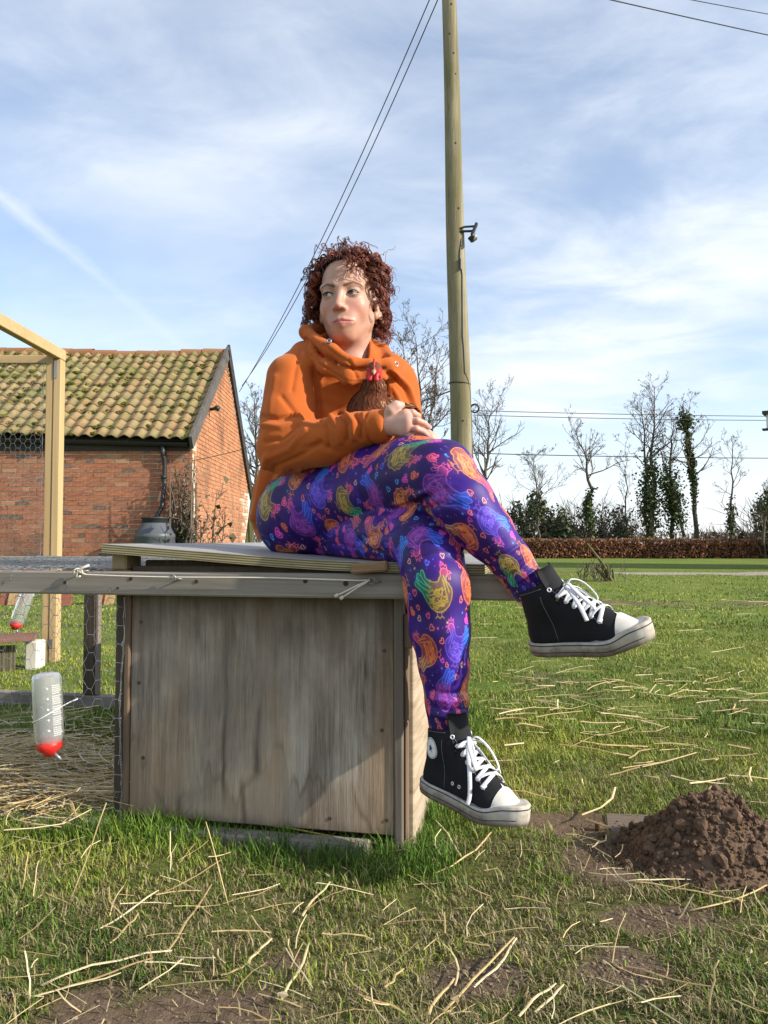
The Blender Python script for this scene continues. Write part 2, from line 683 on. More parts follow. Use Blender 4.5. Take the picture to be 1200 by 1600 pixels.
def branch(mb, a, d, L, r, depth, rg, k=4, fork=5, up=0.05, ang=(28, 58)):
    n = 5 if depth > 1 else 3
    pts = wander(a, d, L, n, 0.13, up, rg)
    mb.tube(pts, np.linspace(r, max(min(r, 0.005), r * 0.35), n + 1), 3 if r < 0.03 else k, cap=False)
    if depth == 0:
        return
    for i in range(fork):
        f = rg.uniform(0.22, 1.0)
        j = min(int(f * n), n - 1)
        p = pts[j] + (pts[j + 1] - pts[j]) * (f * n - j)
        t0 = pts[j + 1] - pts[j]
        t0 /= np.linalg.norm(t0)
        q = np.cross(t0, rg.normal(0, 1, 3))
        q /= np.linalg.norm(q)
        an = R(rg.uniform(*ang))
        dd = t0 * math.cos(an) + q * math.sin(an)
        branch(mb, p, dd, L * rg.uniform(0.34, 0.62) * (1.1 - 0.5 * f), max(0.0055, r * 0.52), depth - 1, rg, k, max(3, fork - 1), up, ang)


def ivy_on(mb, pts, rad, f0, f1, n, rg, spread=0.22, size=0.075, cols=((0.024, 0.044, 0.010), (0.100, 0.120, 0.030))):
    """ivy leaves in clumps round a stem between fractions f0 and f1 of its length"""
    m = len(pts) - 1
    f = np.clip(rg.beta(1.1, 1.4, n) * (f1 - f0) + f0, 0, 0.999)
    cl = rg.normal(0, 1, (40, 4))
    pick = rg.integers(0, 40, n)
    f = np.clip(f * 0.55 + 0.45 * (f0 + (f1 - f0) * (0.5 + 0.28 * cl[pick, 3])), f0, min(f1, 0.999))
    j = (f * m).astype(int)
    C = pts[j] + (pts[j + 1] - pts[j]) * (f * m - j)[:, None]
    C = C + cl[pick, :3] * spread * 0.6 * A((1, 1, 0.5)) + rg.normal(0, spread * 0.5, (n, 3))
    U = rg.normal(0, 1, (n, 3))
    U /= np.linalg.norm(U, axis=1, keepdims=True)
    W = np.cross(U, rg.normal(0, 1, (n, 3)))
    W /= np.linalg.norm(W, axis=1, keepdims=True)
    s = size * rg.uniform(0.6, 1.3, (n, 1))
    q = rg.uniform(0, 1, (n, 1)) ** 1.5
    mb.leaves(C, U * s, W * s * 0.7, A(cols[0]) * (1 - q) + A(cols[1]) * q)


def make_tree(name, stems, label, cat, group, seed, lat=20, depth=3, spread=0.34, lat0=0.4, ivy=None, up=0.10, fork=4, tr=0.72):
    """stems: list of polylines (world points, base first) with base radius"""
    rg = np.random.default_rng(seed)
    base = stems[0][0][0]
    root = thing(name, (base[0], base[1], float(gz(base[0], base[1]))), label, cat, group)
    o0 = A(root.location)
    T, Cn, I = MB(), MB(), MB()
    for pts, r, nl in stems:
        pts = A([tuple(p) for p in pts]) - o0
        # densify with a little wobble
        s = np.linspace(0, len(pts) - 1, 12)
        pp = np.stack([np.interp(s, np.arange(len(pts)), pts[:, c]) for c in range(3)], 1)
        H = np.linalg.norm(pp[-1] - pp[0])
        pp[1:-1] += rg.normal(0, 0.008 * H, (10, 3)) * A((1, 1, 0.2))
        T.tube(pp, np.linspace(r, 0.012, 12) * tr, 6)
        nl = int(nl * 1.25)
        for i in range(nl):
            f = lat0 + (1 - lat0) * (i + rg.uniform(0, 1)) / nl
            f = min(f, 0.985)
            j = int(f * 11)
            p = pp[j] + (pp[min(j + 1, 11)] - pp[j]) * (f * 11 - j)
            a = rg.uniform(0, 2 * math.pi)
            el = R(rg.uniform(22, 55))
            d = (math.cos(a) * math.cos(el), math.sin(a) * math.cos(el), math.sin(el))
            L = H * spread * 1.2 * rg.uniform(0.5, 1.1) * (1.15 - 0.75 * f)
            branch(Cn, p, d, L, max(0.010, r * 0.30 * (1.2 - f)), depth, rg, 4, fork, up)
        if ivy:
            for f0, f1, n, sp in ivy:
                ivy_on(I, pp, r, f0, f1, int(n / len(stems)), rg, sp)
    T.build("trunk", BARK, root, True)
    if Cn.n:
        Cn.build("crown", TWIG, root)
    if I.n:
        I.build("ivy", LEAF, root)
    return root


def stemline(pix, d):
    return [P(x, y, d) for x, y in pix]


TG = "bare trees beyond the hedge"
make_tree("bare_tree", [(stemline([(755, 851), (757, 760), (764, 690), (772, 620)], 37), 0.17, 22)],
          "slender bare tree just beside the utility pole, bending slightly, no ivy", "tree", TG, 1, lat0=0.32, spread=0.36)
make_tree("bare_tree", [(stemline([(843, 851), (842, 800), (838, 760), (834, 712)], 38), 0.09, 20)],
          "small spreading bare tree rising out of the wide green bush", "tree", TG, 2, lat0=0.45, spread=0.5)
make_tree("bare_tree", [(stemline([(920, 851), (921, 770), (915, 715), (896, 668)], 38), 0.17, 16)],
          "crooked bare tree with a column of bright ivy round its lower trunk only", "tree", TG, 3, lat0=0.45, spread=0.34, ivy=[(0.0, 0.45, 1100, 0.17)])
make_tree("bare_tree", [(stemline([(978, 851), (977, 770), (978, 690)], 40), 0.07, 12)],
          "thinnest straight bare sapling between the crooked tree and the tall ivy clad clump", "tree", TG, 4, lat0=0.35, spread=0.28)
make_tree("bare_tree", [(stemline([(1018, 851), (1020, 760), (1021, 680), (1023, 603)], 39), 0.19, 20),
                        (stemline([(1010, 851), (1011, 770), (1008, 690), (1003, 630)], 39.5), 0.15, 16),
                        (stemline([(1050, 851), (1049, 770), (1050, 690), (1052, 660)], 39.3), 0.15, 10),
                        (stemline([(1072, 851), (1052, 770), (1034, 715), (1026, 690)], 38.8), 0.12, 3)],
          "tallest bare tree of several stems with dark ivy climbing to half its height", "tree", TG, 5, lat0=0.5, spread=0.27, ivy=[(0.0, 0.62, 5200, 0.30)])
make_tree("bare_tree", [(stemline([(1089, 851), (1084, 760), (1076, 700), (1068, 625)], 38.5), 0.17, 14)],
          "leaning bare tree furred with ivy right up to its pointed top", "tree", TG, 6, lat0=0.4, spread=0.30, ivy=[(0.12, 0.95, 1900, 0.11), (0.78, 0.93, 500, 0.28)])
make_tree("bare_tree", [(stemline([(1143, 851), (1143, 790), (1144, 730), (1145, 690)], 38), 0.10, 10)],
          "small isolated bare tree with one knot of ivy low on its thin trunk", "tree", TG, 7, lat0=0.4, spread=0.42, ivy=[(0.05, 0.42, 420, 0.14)])
make_tree("bare_tree", [(stemline([(667, 856), (666, 740), (664, 690), (655, 600), (648, 520)], 26), 0.15, 18),
                        (stemline([(667, 760), (664, 700), (676, 620), (690, 545)], 26.3), 0.10, 12),
                        (stemline([(664, 730), (655, 680), (634, 600), (628, 530)], 25.8), 0.10, 14)],
          "wide bare tree directly behind the seated person's shoulder, nearest of the trees", "tree", None, 8, lat0=0.3, spread=0.34, fork=5)
make_tree("bare_tree", [(stemline([(405, 856), (402, 760), (400, 690), (398, 622)], 27), 0.14, 26)],
          "bare tree whose twigs show between the barn gable and the orange hoodie", "tree", None, 9, lat0=0.3, spread=0.32)
make_tree("bare_tree", [(stemline([(1192, 852), (1194, 815), (1205, 785), (1214, 765)], 33), 0.10, 16)],
          "low twiggy tree with a dark evergreen bough beside the house", "tree", TG, 10, lat0=0.2, spread=0.55, ivy=[(0.55, 0.98, 500, 0.35)])


def bush(name, pix0, pix1, d, label, seed, n, size, cols, ntw=60, depth=1.6, cat="bush", group=None, lumps=26):
    rg = np.random.default_rng(seed)
    a, b = P(*pix0, d), P(*pix1, d)
    cx, w, h = (a.x + b.x) / 2, abs(b.x - a.x) / 2, max(a.z, b.z)
    root = thing(name, (cx, a.y, 0), label, cat, group)
    L = MB()
    cc = rg.uniform(-1, 1, (lumps, 3))
    cc[:, 2] = rg.uniform(0.08, 0.86, lumps) * (1 - 0.45 * cc[:, 0] ** 2)
    rr = rg.uniform(0.16, 0.34, lumps)
    pk = rg.integers(0, lumps, n)
    q = rg.normal(0, 1, (n, 3))
    q /= np.linalg.norm(q, axis=1, keepdims=True)
    C = cc[pk] + q * (rr[pk] * rg.uniform(0.55, 1.1, n))[:, None] * A((1, 1, 0.8))
    C = C * A((w, depth, h))
    C[:, 2] = np.abs(C[:, 2])
    U = rg.normal(0, 1, (n, 3))
    U /= np.linalg.norm(U, axis=1, keepdims=True)
    W = np.cross(U, rg.normal(0, 1, (n, 3)))
    W /= np.linalg.norm(W, axis=1, keepdims=True) + 1e-9
    s = size * rg.uniform(0.6, 1.3, (n, 1))
    m = np.clip(rg.uniform(0, 1, (n, 1)) * 0.6 + rg.uniform(0, 1, (lumps, 1))[pk] * 0.4, 0, 1)
    L.leaves(C, U * s, W * s * 0.6, A(cols[0]) * (1 - m) + A(cols[1]) * m)
    L.build("foliage", LEAF, root)
    T = MB()
    for i in range(ntw):
        x = rg.uniform(-0.9, 0.9) * w
        branch(T, (x, rg.uniform(-0.6, 0.6) * depth, 0), (rg.normal(0, 0.35), rg.normal(0, 0.3), 1), h * rg.uniform(0.7, 1.18) * (1 - 0.35 * (x / w) ** 2), 0.03, 1, rg, 3, 5)
    T.build("stem", TWIG, root)
    return root


bush("leafy_bush", (768, 852), (880, 772), 39.5, "broad rounded evergreen bush behind the hedge next to the utility pole", 41, 4800, 0.11, ((0.030, 0.040, 0.018), (0.150, 0.165, 0.085)), 40, group="bushes behind the hedge")
bush("leafy_bush", (862, 852), (1006, 788), 41, "sparser twiggy dark bush between the crooked tree and the tall ivy clad clump", 42, 2300, 0.10, ((0.030, 0.038, 0.018), (0.130, 0.138, 0.080)), 110, group="bushes behind the hedge", lumps=40)
bush("leafy_bush", (1060, 852), (1200, 826), 44, "lowest straggling bramble bush below the small isolated tree", 43, 1300, 0.10, ((0.060, 0.048, 0.028), (0.130, 0.105, 0.060)), 130, group="bushes behind the hedge", lumps=40)
bush("leafy_bush", (1176, 852), (1250, 772), 35, "dark evergreen bush at the edge of the lawn in front of the low twiggy tree", 44, 1500, 0.11, ((0.014, 0.024, 0.008), (0.060, 0.075, 0.030)), 40, group="bushes behind the hedge")

# far hedgerow along the horizon
M0 = MB()
n = 9000
rg = np.random.default_rng(5)
X = rg.uniform(-95, 110, n)
H_ = 1.4 + 2.6 * fbm(X * 0.09, X * 0, 77)
Zc = rg.uniform(0, 1, n) ** 1.2 * H_
C = np.stack([X, 128 + rg.uniform(-3, 3, n), Zc], 1)
U = np.stack([rg.normal(0, 0.35, n), rg.normal(0, 0.2, n), rg.uniform(0.4, 1.0, n)], 1) * 0.5
W = np.stack([rg.uniform(0.03, 0.09, n), rg.uniform(-0.02, 0.02, n), rg.uniform(-0.02, 0.02, n)], 1)
q = rg.uniform(0, 1, (n, 1))
M0.cards(C, U, W, A((0.07, 0.06, 0.045)) * (1 - q) + A((0.15, 0.13, 0.10)) * q)
tag(M0.build("distant_hedgerow", DRYLEAF), "grey brown hedgerow far off along the horizon", "hedgerow", kind="stuff")

# ------------------------------------------------------------------ beech hedge, with a rail fence behind its top
hb = thing("beech_hedge", (14, 35.2, 0), "long low clipped beech hedge holding its brown winter leaves across the far lawn", "hedge")
M1 = MB()
rg = np.random.default_rng(8)
n = 24000
X = rg.uniform(-16, 18, n)
HT = 0.78 + 0.10 * fbm(X * 0.8, X * 0, 4) + 0.05 * fbm(X * 4, X * 0, 14)
face = rg.uniform(0, 1, n) < 0.74
Y = np.where(face, -0.32 + rg.normal(0, 0.035, n) + 0.08 * (fbm(X * 2.5, X * 0 + 3, 12) - 0.5), rg.uniform(-0.33, 0.33, n))
Z = np.where(face, rg.uniform(0.02, 1, n) * HT, HT + rg.normal(0, 0.025, n))
U = rg.normal(0, 1, (n, 3))
U /= np.linalg.norm(U, axis=1, keepdims=True)
W = np.cross(U, rg.normal(0, 1, (n, 3)))
W /= np.linalg.norm(W, axis=1, keepdims=True)
s = 0.055 * rg.uniform(0.6, 1.35, (n, 1))
q = np.clip(0.65 * rg.uniform(0, 1, (n, 1)) + 0.5 * fbm(X * 1.7, Z * 5, 3)[:, None] - 0.1, 0, 1)
M1.leaves(np.stack([X, Y, Z], 1), U * s, W * s * 0.65, A((0.085, 0.036, 0.020)) * (1 - q) + A((0.400, 0.190, 0.100)) * q)
M1.build("foliage", DRYLEAF, hb)
M1 = MB()
for i in range(260):
    x = rg.uniform(-16, 18)
    branch(M1, (x, rg.uniform(-0.2, 0.2), 0), (rg.normal(0, 0.3), rg.normal(0, 0.3), 1), 0.75, 0.012, 1, rg, 3, 3)
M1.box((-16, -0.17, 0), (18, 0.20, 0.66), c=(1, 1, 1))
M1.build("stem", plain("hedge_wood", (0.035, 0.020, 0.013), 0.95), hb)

fenc = thing("rail_fence", (14, 35.9, 0), "weathered rail fence on short posts just showing above the brown hedge", "fence")
FW = wood("fence_wood", (0.16, 0.13, 0.10), (0.34, 0.30, 0.24), 'x')
m = MB()
m.box((-16, -0.02, 0.83), (18, 0.02, 0.90))
m.build("rail", FW, fenc)
for i, x in enumerate(np.arange(-14.5, 18, 2.9)):
    m = MB()
    m.box((x - 0.05, -0.125, 0), (x + 0.05, -0.023, 0.93 + 0.06 * rng.uniform()))
    m.build("post", FW, fenc)

# ------------------------------------------------------------------ brick barn
barn = thing("brick_barn", (-3.08, 12.3, 0), "old red brick barn with a mossy clay pantile roof and black trimmed gable", "barn")
bt = NT("brick", 0.9, 0.15)


def brick_color(t, rnd, gable=False):
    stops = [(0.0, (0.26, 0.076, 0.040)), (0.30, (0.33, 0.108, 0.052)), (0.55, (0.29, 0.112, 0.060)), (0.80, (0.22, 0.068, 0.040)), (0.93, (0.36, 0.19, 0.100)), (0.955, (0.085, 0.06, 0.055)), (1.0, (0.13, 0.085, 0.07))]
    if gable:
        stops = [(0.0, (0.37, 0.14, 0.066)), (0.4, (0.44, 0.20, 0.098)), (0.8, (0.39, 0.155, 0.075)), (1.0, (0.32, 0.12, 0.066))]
    c = t.ramp(rnd, stops)
    nz = t.noise(22, 5, 0.65)
    c = t.mix(t.ramp(nz, [(0.4, 0.0), (0.8, 0.55)]), c, (0.52, 0.33, 0.21))
    st = t.noise((1.1, 1.1, 0.8), 4, 0.6, off=(1, 4, 2))
    c = t.mix(t.ramp(st, [(0.50, 0), (0.68, 0.7)]), c, (0.11, 0.066, 0.046))
    w = t.math('SUBTRACT', 1.0, t.attr())
    return t.mix(t.math('MULTIPLY', w, t.ramp(t.noise(5, 5), [(0.3, 0.35), (0.6, 1.0)])), c, (0.62, 0.56, 0.47))


bt.col(brick_color(bt, bt.objrand()))
bt.bump(bt.noise(70, 4), 0.5, 0.004)
bs = NT("brick_far", 0.9, 0.15)
bs.col(brick_color(bs, bs.island()))
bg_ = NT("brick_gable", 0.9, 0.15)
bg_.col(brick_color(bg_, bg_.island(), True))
mort = NT("mortar", 0.95, 0.1)
mort.col(mort.ramp(mort.noise(5, 5, 0.6), [(0.3, (0.40, 0.28, 0.19)), (0.6, (0.66, 0.55, 0.42))]))

EZ = 2.28                                   # eaves height at the corner
# local frame: corner of the barn at the origin, +y into the depth, -x along the front wall
m = MB()
m.box((-6.0, 0.012, -0.1), (0.0, 0.25, EZ + 0.12))
m.build("wall", mort.m, barn)
m = MB()
GD, AP = 5.15, 2.58                         # gable depth, apex position
RZ = 4.42
BZ = 1.92
prof = [(0.25, -0.1), (GD, -0.1), (GD, BZ), (AP, RZ - 0.10), (0.25, EZ + 0.26)]
V = [(0.0 - 0.012, y, z) for y, z in prof] + [(-0.25, y, z) for y, z in prof]
F5 = [A([range(5), range(9, 4, -1)]).astype(int)]
F4 = [A([(i, i + 5, (i + 1) % 5 + 5, (i + 1) % 5) for i in range(5)]).astype(int)]
m.add(V, F5 + F4)
m.build("gable_wall", mort.m, barn)

cands, rest = [], MB()
brg = np.random.default_rng(3)
BL, BH, BG = 0.215, 0.0625, 0.075
for row in range(31):
    z = row * BG
    x = -0.006 if row % 2 else -0.006
    first = True
    while x > -5.9:
        hd = (first and row % 2) or (not first and brg.uniform() < 0.22)
        L = 0.104 if hd else BL
        first = False
        cands.append((x - L, L, z))
        x -= L + 0.011 + brg.uniform(-0.002, 0.002)
vis = [c for c in cands if c[0] > -3.25 and c[2] > 0.42]
vis.sort(key=lambda c: (c[0] < -3.0, -c[2]))
parts_b = set(id(c) for c in vis[:300])
bmeshes = {}
for hd in (0, 1):
    for v in range(3):
        mm = MB()
        L = 0.104 if hd else BL
        j = brg.uniform(-0.003, 0.003, 6)
        mm.box((0, j[0], j[1]), (L, 0.06, BH + j[2]))
        bmeshes[(hd, v)] = mm.mesh("brick", bt.m)
for c in cands:
    x, L, z = c
    if id(c) in parts_b:
        o = link("brick", bmeshes[(int(L < 0.15), int(brg.integers(0, 3)))], barn)
        o.location = (x, brg.uniform(-0.004, 0.004), z)
        o.rotation_euler = (0, R(brg.uniform(-0.5, 0.5)), 0)
    else:
        yj = brg.uniform(-0.004, 0.004)
        rest.box((x, yj, z), (x + L, yj + 0.06, z + BH))
o = rest.build("brickwork", bs.m, barn)
tag(o, kind="stuff")
gbr = MB()
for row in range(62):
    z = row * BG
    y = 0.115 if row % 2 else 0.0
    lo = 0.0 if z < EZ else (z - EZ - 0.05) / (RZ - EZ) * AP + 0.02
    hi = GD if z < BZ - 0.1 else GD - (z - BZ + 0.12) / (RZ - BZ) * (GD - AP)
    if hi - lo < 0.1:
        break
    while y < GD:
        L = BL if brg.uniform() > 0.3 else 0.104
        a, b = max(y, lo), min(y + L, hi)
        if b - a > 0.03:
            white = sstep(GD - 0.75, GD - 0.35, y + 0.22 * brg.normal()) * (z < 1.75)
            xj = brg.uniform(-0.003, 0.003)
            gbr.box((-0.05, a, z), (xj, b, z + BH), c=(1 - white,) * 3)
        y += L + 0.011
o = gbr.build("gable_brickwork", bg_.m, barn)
tag(o, kind="stuff")

# pantiles, one object each
E0, E1 = A((0, -0.20, EZ + 0.02)), A((0, AP, RZ))
SL = E1 - E0
SLn = np.linalg.norm(SL)
SD = SL / SLn
ND = np.cross(A((1, 0, 0)), SD)
ND = ND if ND[2] > 0 else -ND
NROW, TW = 13, 0.206
GA = SLn / NROW
u = np.linspace(0, 1, 10)
hgt = 0.025 * np.cos(2 * math.pi * (u - 0.08)) - 0.006 * np.cos(4 * math.pi * u)
wid = TW * 1.06
V, F = [], []
for a, (s_, lift) in enumerate(((0.0, 0.030), (GA * 1.1, 0.004))):
    for k in range(10):
        V.append((u[k] * wid - wid / 2, s_, hgt[k] + lift))
for k in range(10):
    V.append((u[k] * wid - wid / 2, 0.002, hgt[k] + 0.030 - 0.017))
V = A(V)
F = [A([(k, k + 1, k + 11, k + 10) for k in range(9)] + [(k + 20, k + 21, k + 1, k) for k in range(9)]).astype(int)]
tm = NT("pantile", 0.9, 0.15)
tr_ = tm.objrand()
geo = tm.n("ShaderNodeNewGeometry").outputs["Position"]
tcol = tm.ramp(tr_, [(0.0, (0.27, 0.150, 0.085)), (0.25, (0.29, 0.180, 0.100)), (0.55, (0.31, 0.220, 0.120)), (0.8, (0.26, 0.190, 0.105)), (1.0, (0.21, 0.155, 0.095))])
lich = tm.ramp(tm.noise(7, 6, 0.7, vec=geo), [(0.40, 0.0), (0.66, 0.85)])
tcol = tm.mix(lich, tcol, (0.285, 0.235, 0.100))
spk = tm.ramp(tm.noise(38, 4, 0.6, vec=geo), [(0.55, 0.0), (0.72, 0.65)])
tcol = tm.mix(spk, tcol, (0.16, 0.115, 0.065))
gr2 = tm.ramp(tm.noise(2.2, 4, 0.6, vec=geo, off=(4, 4, 1)), [(0.46, 0.0), (0.64, 0.75)])
tcol = tm.mix(gr2, tcol, (0.135, 0.145, 0.045))
tm.col(tcol)
tm.bump(tm.noise(60, 4, vec=geo), 0.5, 0.006)
tile_me = make_mesh("roof_tile", V, F, tm.m, True)


def roof_pt(x, s_, n_=0.0):
    p = E0 + SD * s_ + ND * n_
    sag = 0.030 * (-x) * (1 - s_ / SLn) * 0.9 - 0.07 * math.exp(-((x + 1.9) / 1.2) ** 2) * (s_ / SLn) ** 2
    return A((x, p[1], p[2] + sag))


Mrot = Matrix(((1, SD[0], ND[0]), (0, SD[1], ND[1]), (0, SD[2], ND[2])))
NCOL = 23
for r_ in range(NROW):
    for k in range(NCOL):
        x = -0.02 - TW * (k + 0.5)
        p = roof_pt(x, GA * r_ + brg.uniform(-0.012, 0.012), 0.012 + brg.uniform(-0.006, 0.008))
        o = link("roof_tile", tile_me, barn)
        o.matrix_local = Matrix.Translation(Vector(p)) @ (Mrot @ Matrix.Rotation(R(brg.normal(0, 1.3)), 3, 'Z')).to_4x4()
far = MB()
for r_ in range(NROW):
    for k in range(NCOL, 30):
        x = -0.02 - TW * (k + 0.5)
        p = roof_pt(x, GA * r_, 0.012)
        far.add(V @ A(Mrot).T + p, F)
o = far.build("roof_tile_run", tm.m, barn, True)
tag(o, kind="stuff")
m = MB()
V2 = [tuple(E0 + SD * 0.05 - ND * 0.05), tuple(E1 - ND * 0.05)]
for x0, x1 in ((-6.1, -0.06),):
    a, b = V2
    m.add([(x0, a[1], a[2]), (x1, a[1], a[2] - 0.0), (x1, b[1], b[2]), (x0, b[1], b[2]), (x0, GD + 0.2, BZ - 0.12), (x1, GD + 0.2, BZ - 0.12)], [A([(0, 1, 2, 3), (3, 2, 5, 4)]).astype(int)])
m.build("roof_deck", plain("roof_deck", (0.05, 0.04, 0.032), 0.95), barn)
rt = NT("ridge_clay", 0.9, 0.15)
rt.col(rt.mix(rt.ramp(rt.noise(9, 5, 0.7), [(0.4, 0), (0.7, 0.8)]), rt.ramp(rt.objrand(), [(0, (0.30, 0.10, 0.05)), (1, (0.36, 0.17, 0.085))]), (0.19, 0.155, 0.075)))
an = np.linspace(R(-15), R(195), 9)
rv, rf = [], []
for a, rr in ((0.0, 0.135), (0.44, 0.125)):
    for th in an:
        rv.append((a, rr * math.cos(th), rr * math.sin(th) * 0.8))
for k in range(8):
    rf.append((k, k + 1, k + 10, k + 9))
ridge_me = make_mesh("ridge_tile", rv, [A(rf).astype(int)], rt.m, True)
for k in range(12):
    x = -0.45 - 0.43 * k
    p = roof_pt(x, SLn)
    o = link("ridge_tile", ridge_me, barn)
    o.location = (x, p[1] + 0.02, p[2] - 0.03 + brg.uniform(-0.008, 0.008))
    o.rotation_euler = (0, R(brg.normal(0, 1.0)), R(brg.normal(0, 0.8)))
# moss cushions on the tiles
mo = MB()
for i in range(900):
    x = -brg.uniform(0.05, 4.7)
    if brg.uniform() > 0.12 + 0.75 * sstep(0.8, 4.2, -x):
        continue
    rr_ = brg.integers(0, NROW)
    k = int((-x - 0.02) / TW)
    x = -0.02 - TW * (k + 0.5) + brg.normal(0, 0.035) + 0.05
    p = roof_pt(x, GA * rr_ + brg.uniform(0.0, 0.10), 0.035)
    w = brg.uniform(0.025, 0.065)
    q = brg.uniform()
    c = A((0.055, 0.062, 0.012)) * (1 - q) + A((0.135, 0.120, 0.022)) * q
    for j in range(5):
        pc = p + brg.normal(0, 0.025, 3) * A((1.2, 1, 0.3))
        ico = A([(0, 0, 0.5), (0.9, 0, 0), (0.28, 0.85, 0), (-0.72, 0.53, 0), (-0.72, -0.53, 0), (0.28, -0.85, 0)]) * w * brg.uniform(0.5, 1)
        mo.add(ico @ A(Mrot).T + pc, [A([(0, 1, 2), (0, 2, 3), (0, 3, 4), (0, 4, 5), (0, 5, 1)]).astype(int)], c)
mo.c = [a for a in mo.c]
tag(mo.build("moss", leafmat("moss", 1.0, 0.05), barn), kind="stuff")
# bargeboards, fascia, gutter, downpipe
BLK = wood("tarred_board", (0.018, 0.017, 0.017), (0.075, 0.068, 0.062), 'x', 0.5, 0.7)
m = MB()
a, b = E0 + A((0.03, -0.02, -0.05)), E1 + A((0.03, 0.0, -0.02))
m.beam(a, b, 0.05, 0.22, up=tuple(ND))
m.build("bargeboard", wood("grey_board", (0.060, 0.052, 0.048), (0.155, 0.140, 0.125), 'x', 0.5, 0.8), barn)
m = MB()
m.beam(E1 + A((0.03, -0.02, 0.06)), (0.03, GD + 0.22, BZ - 0.18), 0.05, 0.24)
m.build("bargeboard", BLK, barn)
m = MB()
m.box((-6, -0.03, EZ - 0.13), (-0.02, 0.0105, EZ + 0.10))
m.build("fascia", BLK, barn)
PLB = plain("black_plastic", (0.020, 0.021, 0.023), 0.45, 0.4)
m = MB()
gp = []
th = np.linspace(math.pi, 2 * math.pi, 9)
for x, dz in ((-0.05, 0), (-6.0, 0.15)):
    for a in th:
        gp.append((x, -0.10 + 0.062 * math.cos(a), EZ - 0.02 + dz + 0.062 * math.sin(a)))
m.add(gp, [A([(k, k + 1, k + 10, k + 9) for k in range(8)]).astype(int)])
m.build("gutter", PLB, barn, True)
m = MB()
m.tube([(-0.45, -0.10, EZ - 0.07), (-0.45, -0.10, EZ - 0.18), (-0.43, -0.06, EZ - 0.30), (-0.43, -0.06, 1.6), (-0.45, -0.10, 1.25), (-0.49, -0.32, 1.04)], 0.036, 10)
for z in (EZ - 0.16, 1.75):
    m.tube([(-0.44, -0.08 if z > 2 else -0.06, z), (-0.44, -0.08 if z > 2 else -0.06, z - 0.06)], 0.046, 10)
m.build("downpipe", PLB, barn, True)
m = MB()
m.tube([(0.02, 1.15, 3.02), (0.16, 1.10, 3.04)], 0.03, 8)
m.tube([(0.13, 1.10, 3.0), (0.17, 1.08, 3.06)], 0.05, 8)
m.build("wall_lamp", PLB, barn, True)

# water butt under the downpipe
wb = thing("water_butt", (-3.53, 11.85, 0), "dark grey plastic water butt with a domed shoulder under the barn downpipe", "water butt")
WBM = plain("grey_plastic", (0.085, 0.092, 0.102), 0.45, 0.4, var=0.2, nscale=9)
m = MB()
m.lathe([(0.255, 0.0), (0.29, 0.05), (0.31, 0.45), (0.30, 0.74), (0.305, 0.745), (0.305, 0.80), (0.285, 0.815), (0.205, 0.965), (0.19, 0.985)], 32)
m.build("barrel", WBM, wb, True)
m = MB()
m.lathe([(0.19, 0.97), (0.20, 0.975), (0.20, 1.035), (0.215, 1.04), (0.215, 1.062), (0.05, 1.066), (0.0, 1.066)], 32)
m.build("lid", plain("dark_lid", (0.035, 0.037, 0.041), 0.5, 0.4), wb, True)

# climber on the barn corner
cp = thing("climbing_plant", (-3.12, 12.17, 0), "half dead ivy of grey stems and a few green leaves on the barn corner", "climbing plant")
rg = np.random.default_rng(19)
m, lv = MB(), MB()
for i in range(42):
    x0 = rg.uniform(-0.12, 0.11)
    pts = wander((x0 * 0.8, rg.uniform(-0.12, 0.0), rg.uniform(0, 0.3)), (rg.normal(0, 0.1), 0, 1), rg.uniform(0.7, 2.1), 10, 0.14, 0.06, rg)
    pts[:, 1] = np.clip(pts[:, 1], -0.28, 0.05)
    pts[:, 0] = np.clip(pts[:, 0], -0.20, 0.13)
    m.tube(pts, np.linspace(rg.uniform(0.010, 0.026), 0.004, 11), 4, cap=False)
    for j in range(4):
        k = rg.integers(3, 10)
        branch(m, pts[k], rg.normal(0, 1, 3) * A((1, 0.6, 1)) + A((0, -0.4, 0)), rg.uniform(0.05, 0.16), 0.005, 1, rg, 3, 3, -0.05)
m.build("stem", leafmat("dead_stem", 0.95, 0.1) if False else plain("dead_stem", (0.125, 0.098, 0.074), 0.95, 0.1, var=0.4, nscale=6), cp)
sp = A([(0.03, -0.10, 0.05), (0.0, -0.10, 0.7), (-0.02, -0.12, 1.5), (-0.06, -0.08, 2.1)])
ivy_on(lv, sp, 0, 0.0, 0.55, 1300, rg, 0.09, 0.028, ((0.020, 0.032, 0.010), (0.085, 0.100, 0.030)))
ivy_on(lv, sp, 0, 0.3, 0.98, 420, rg, 0.09, 0.024, ((0.090, 0.066, 0.045), (0.230, 0.180, 0.130)))
lv.build("foliage", LEAF, cp)

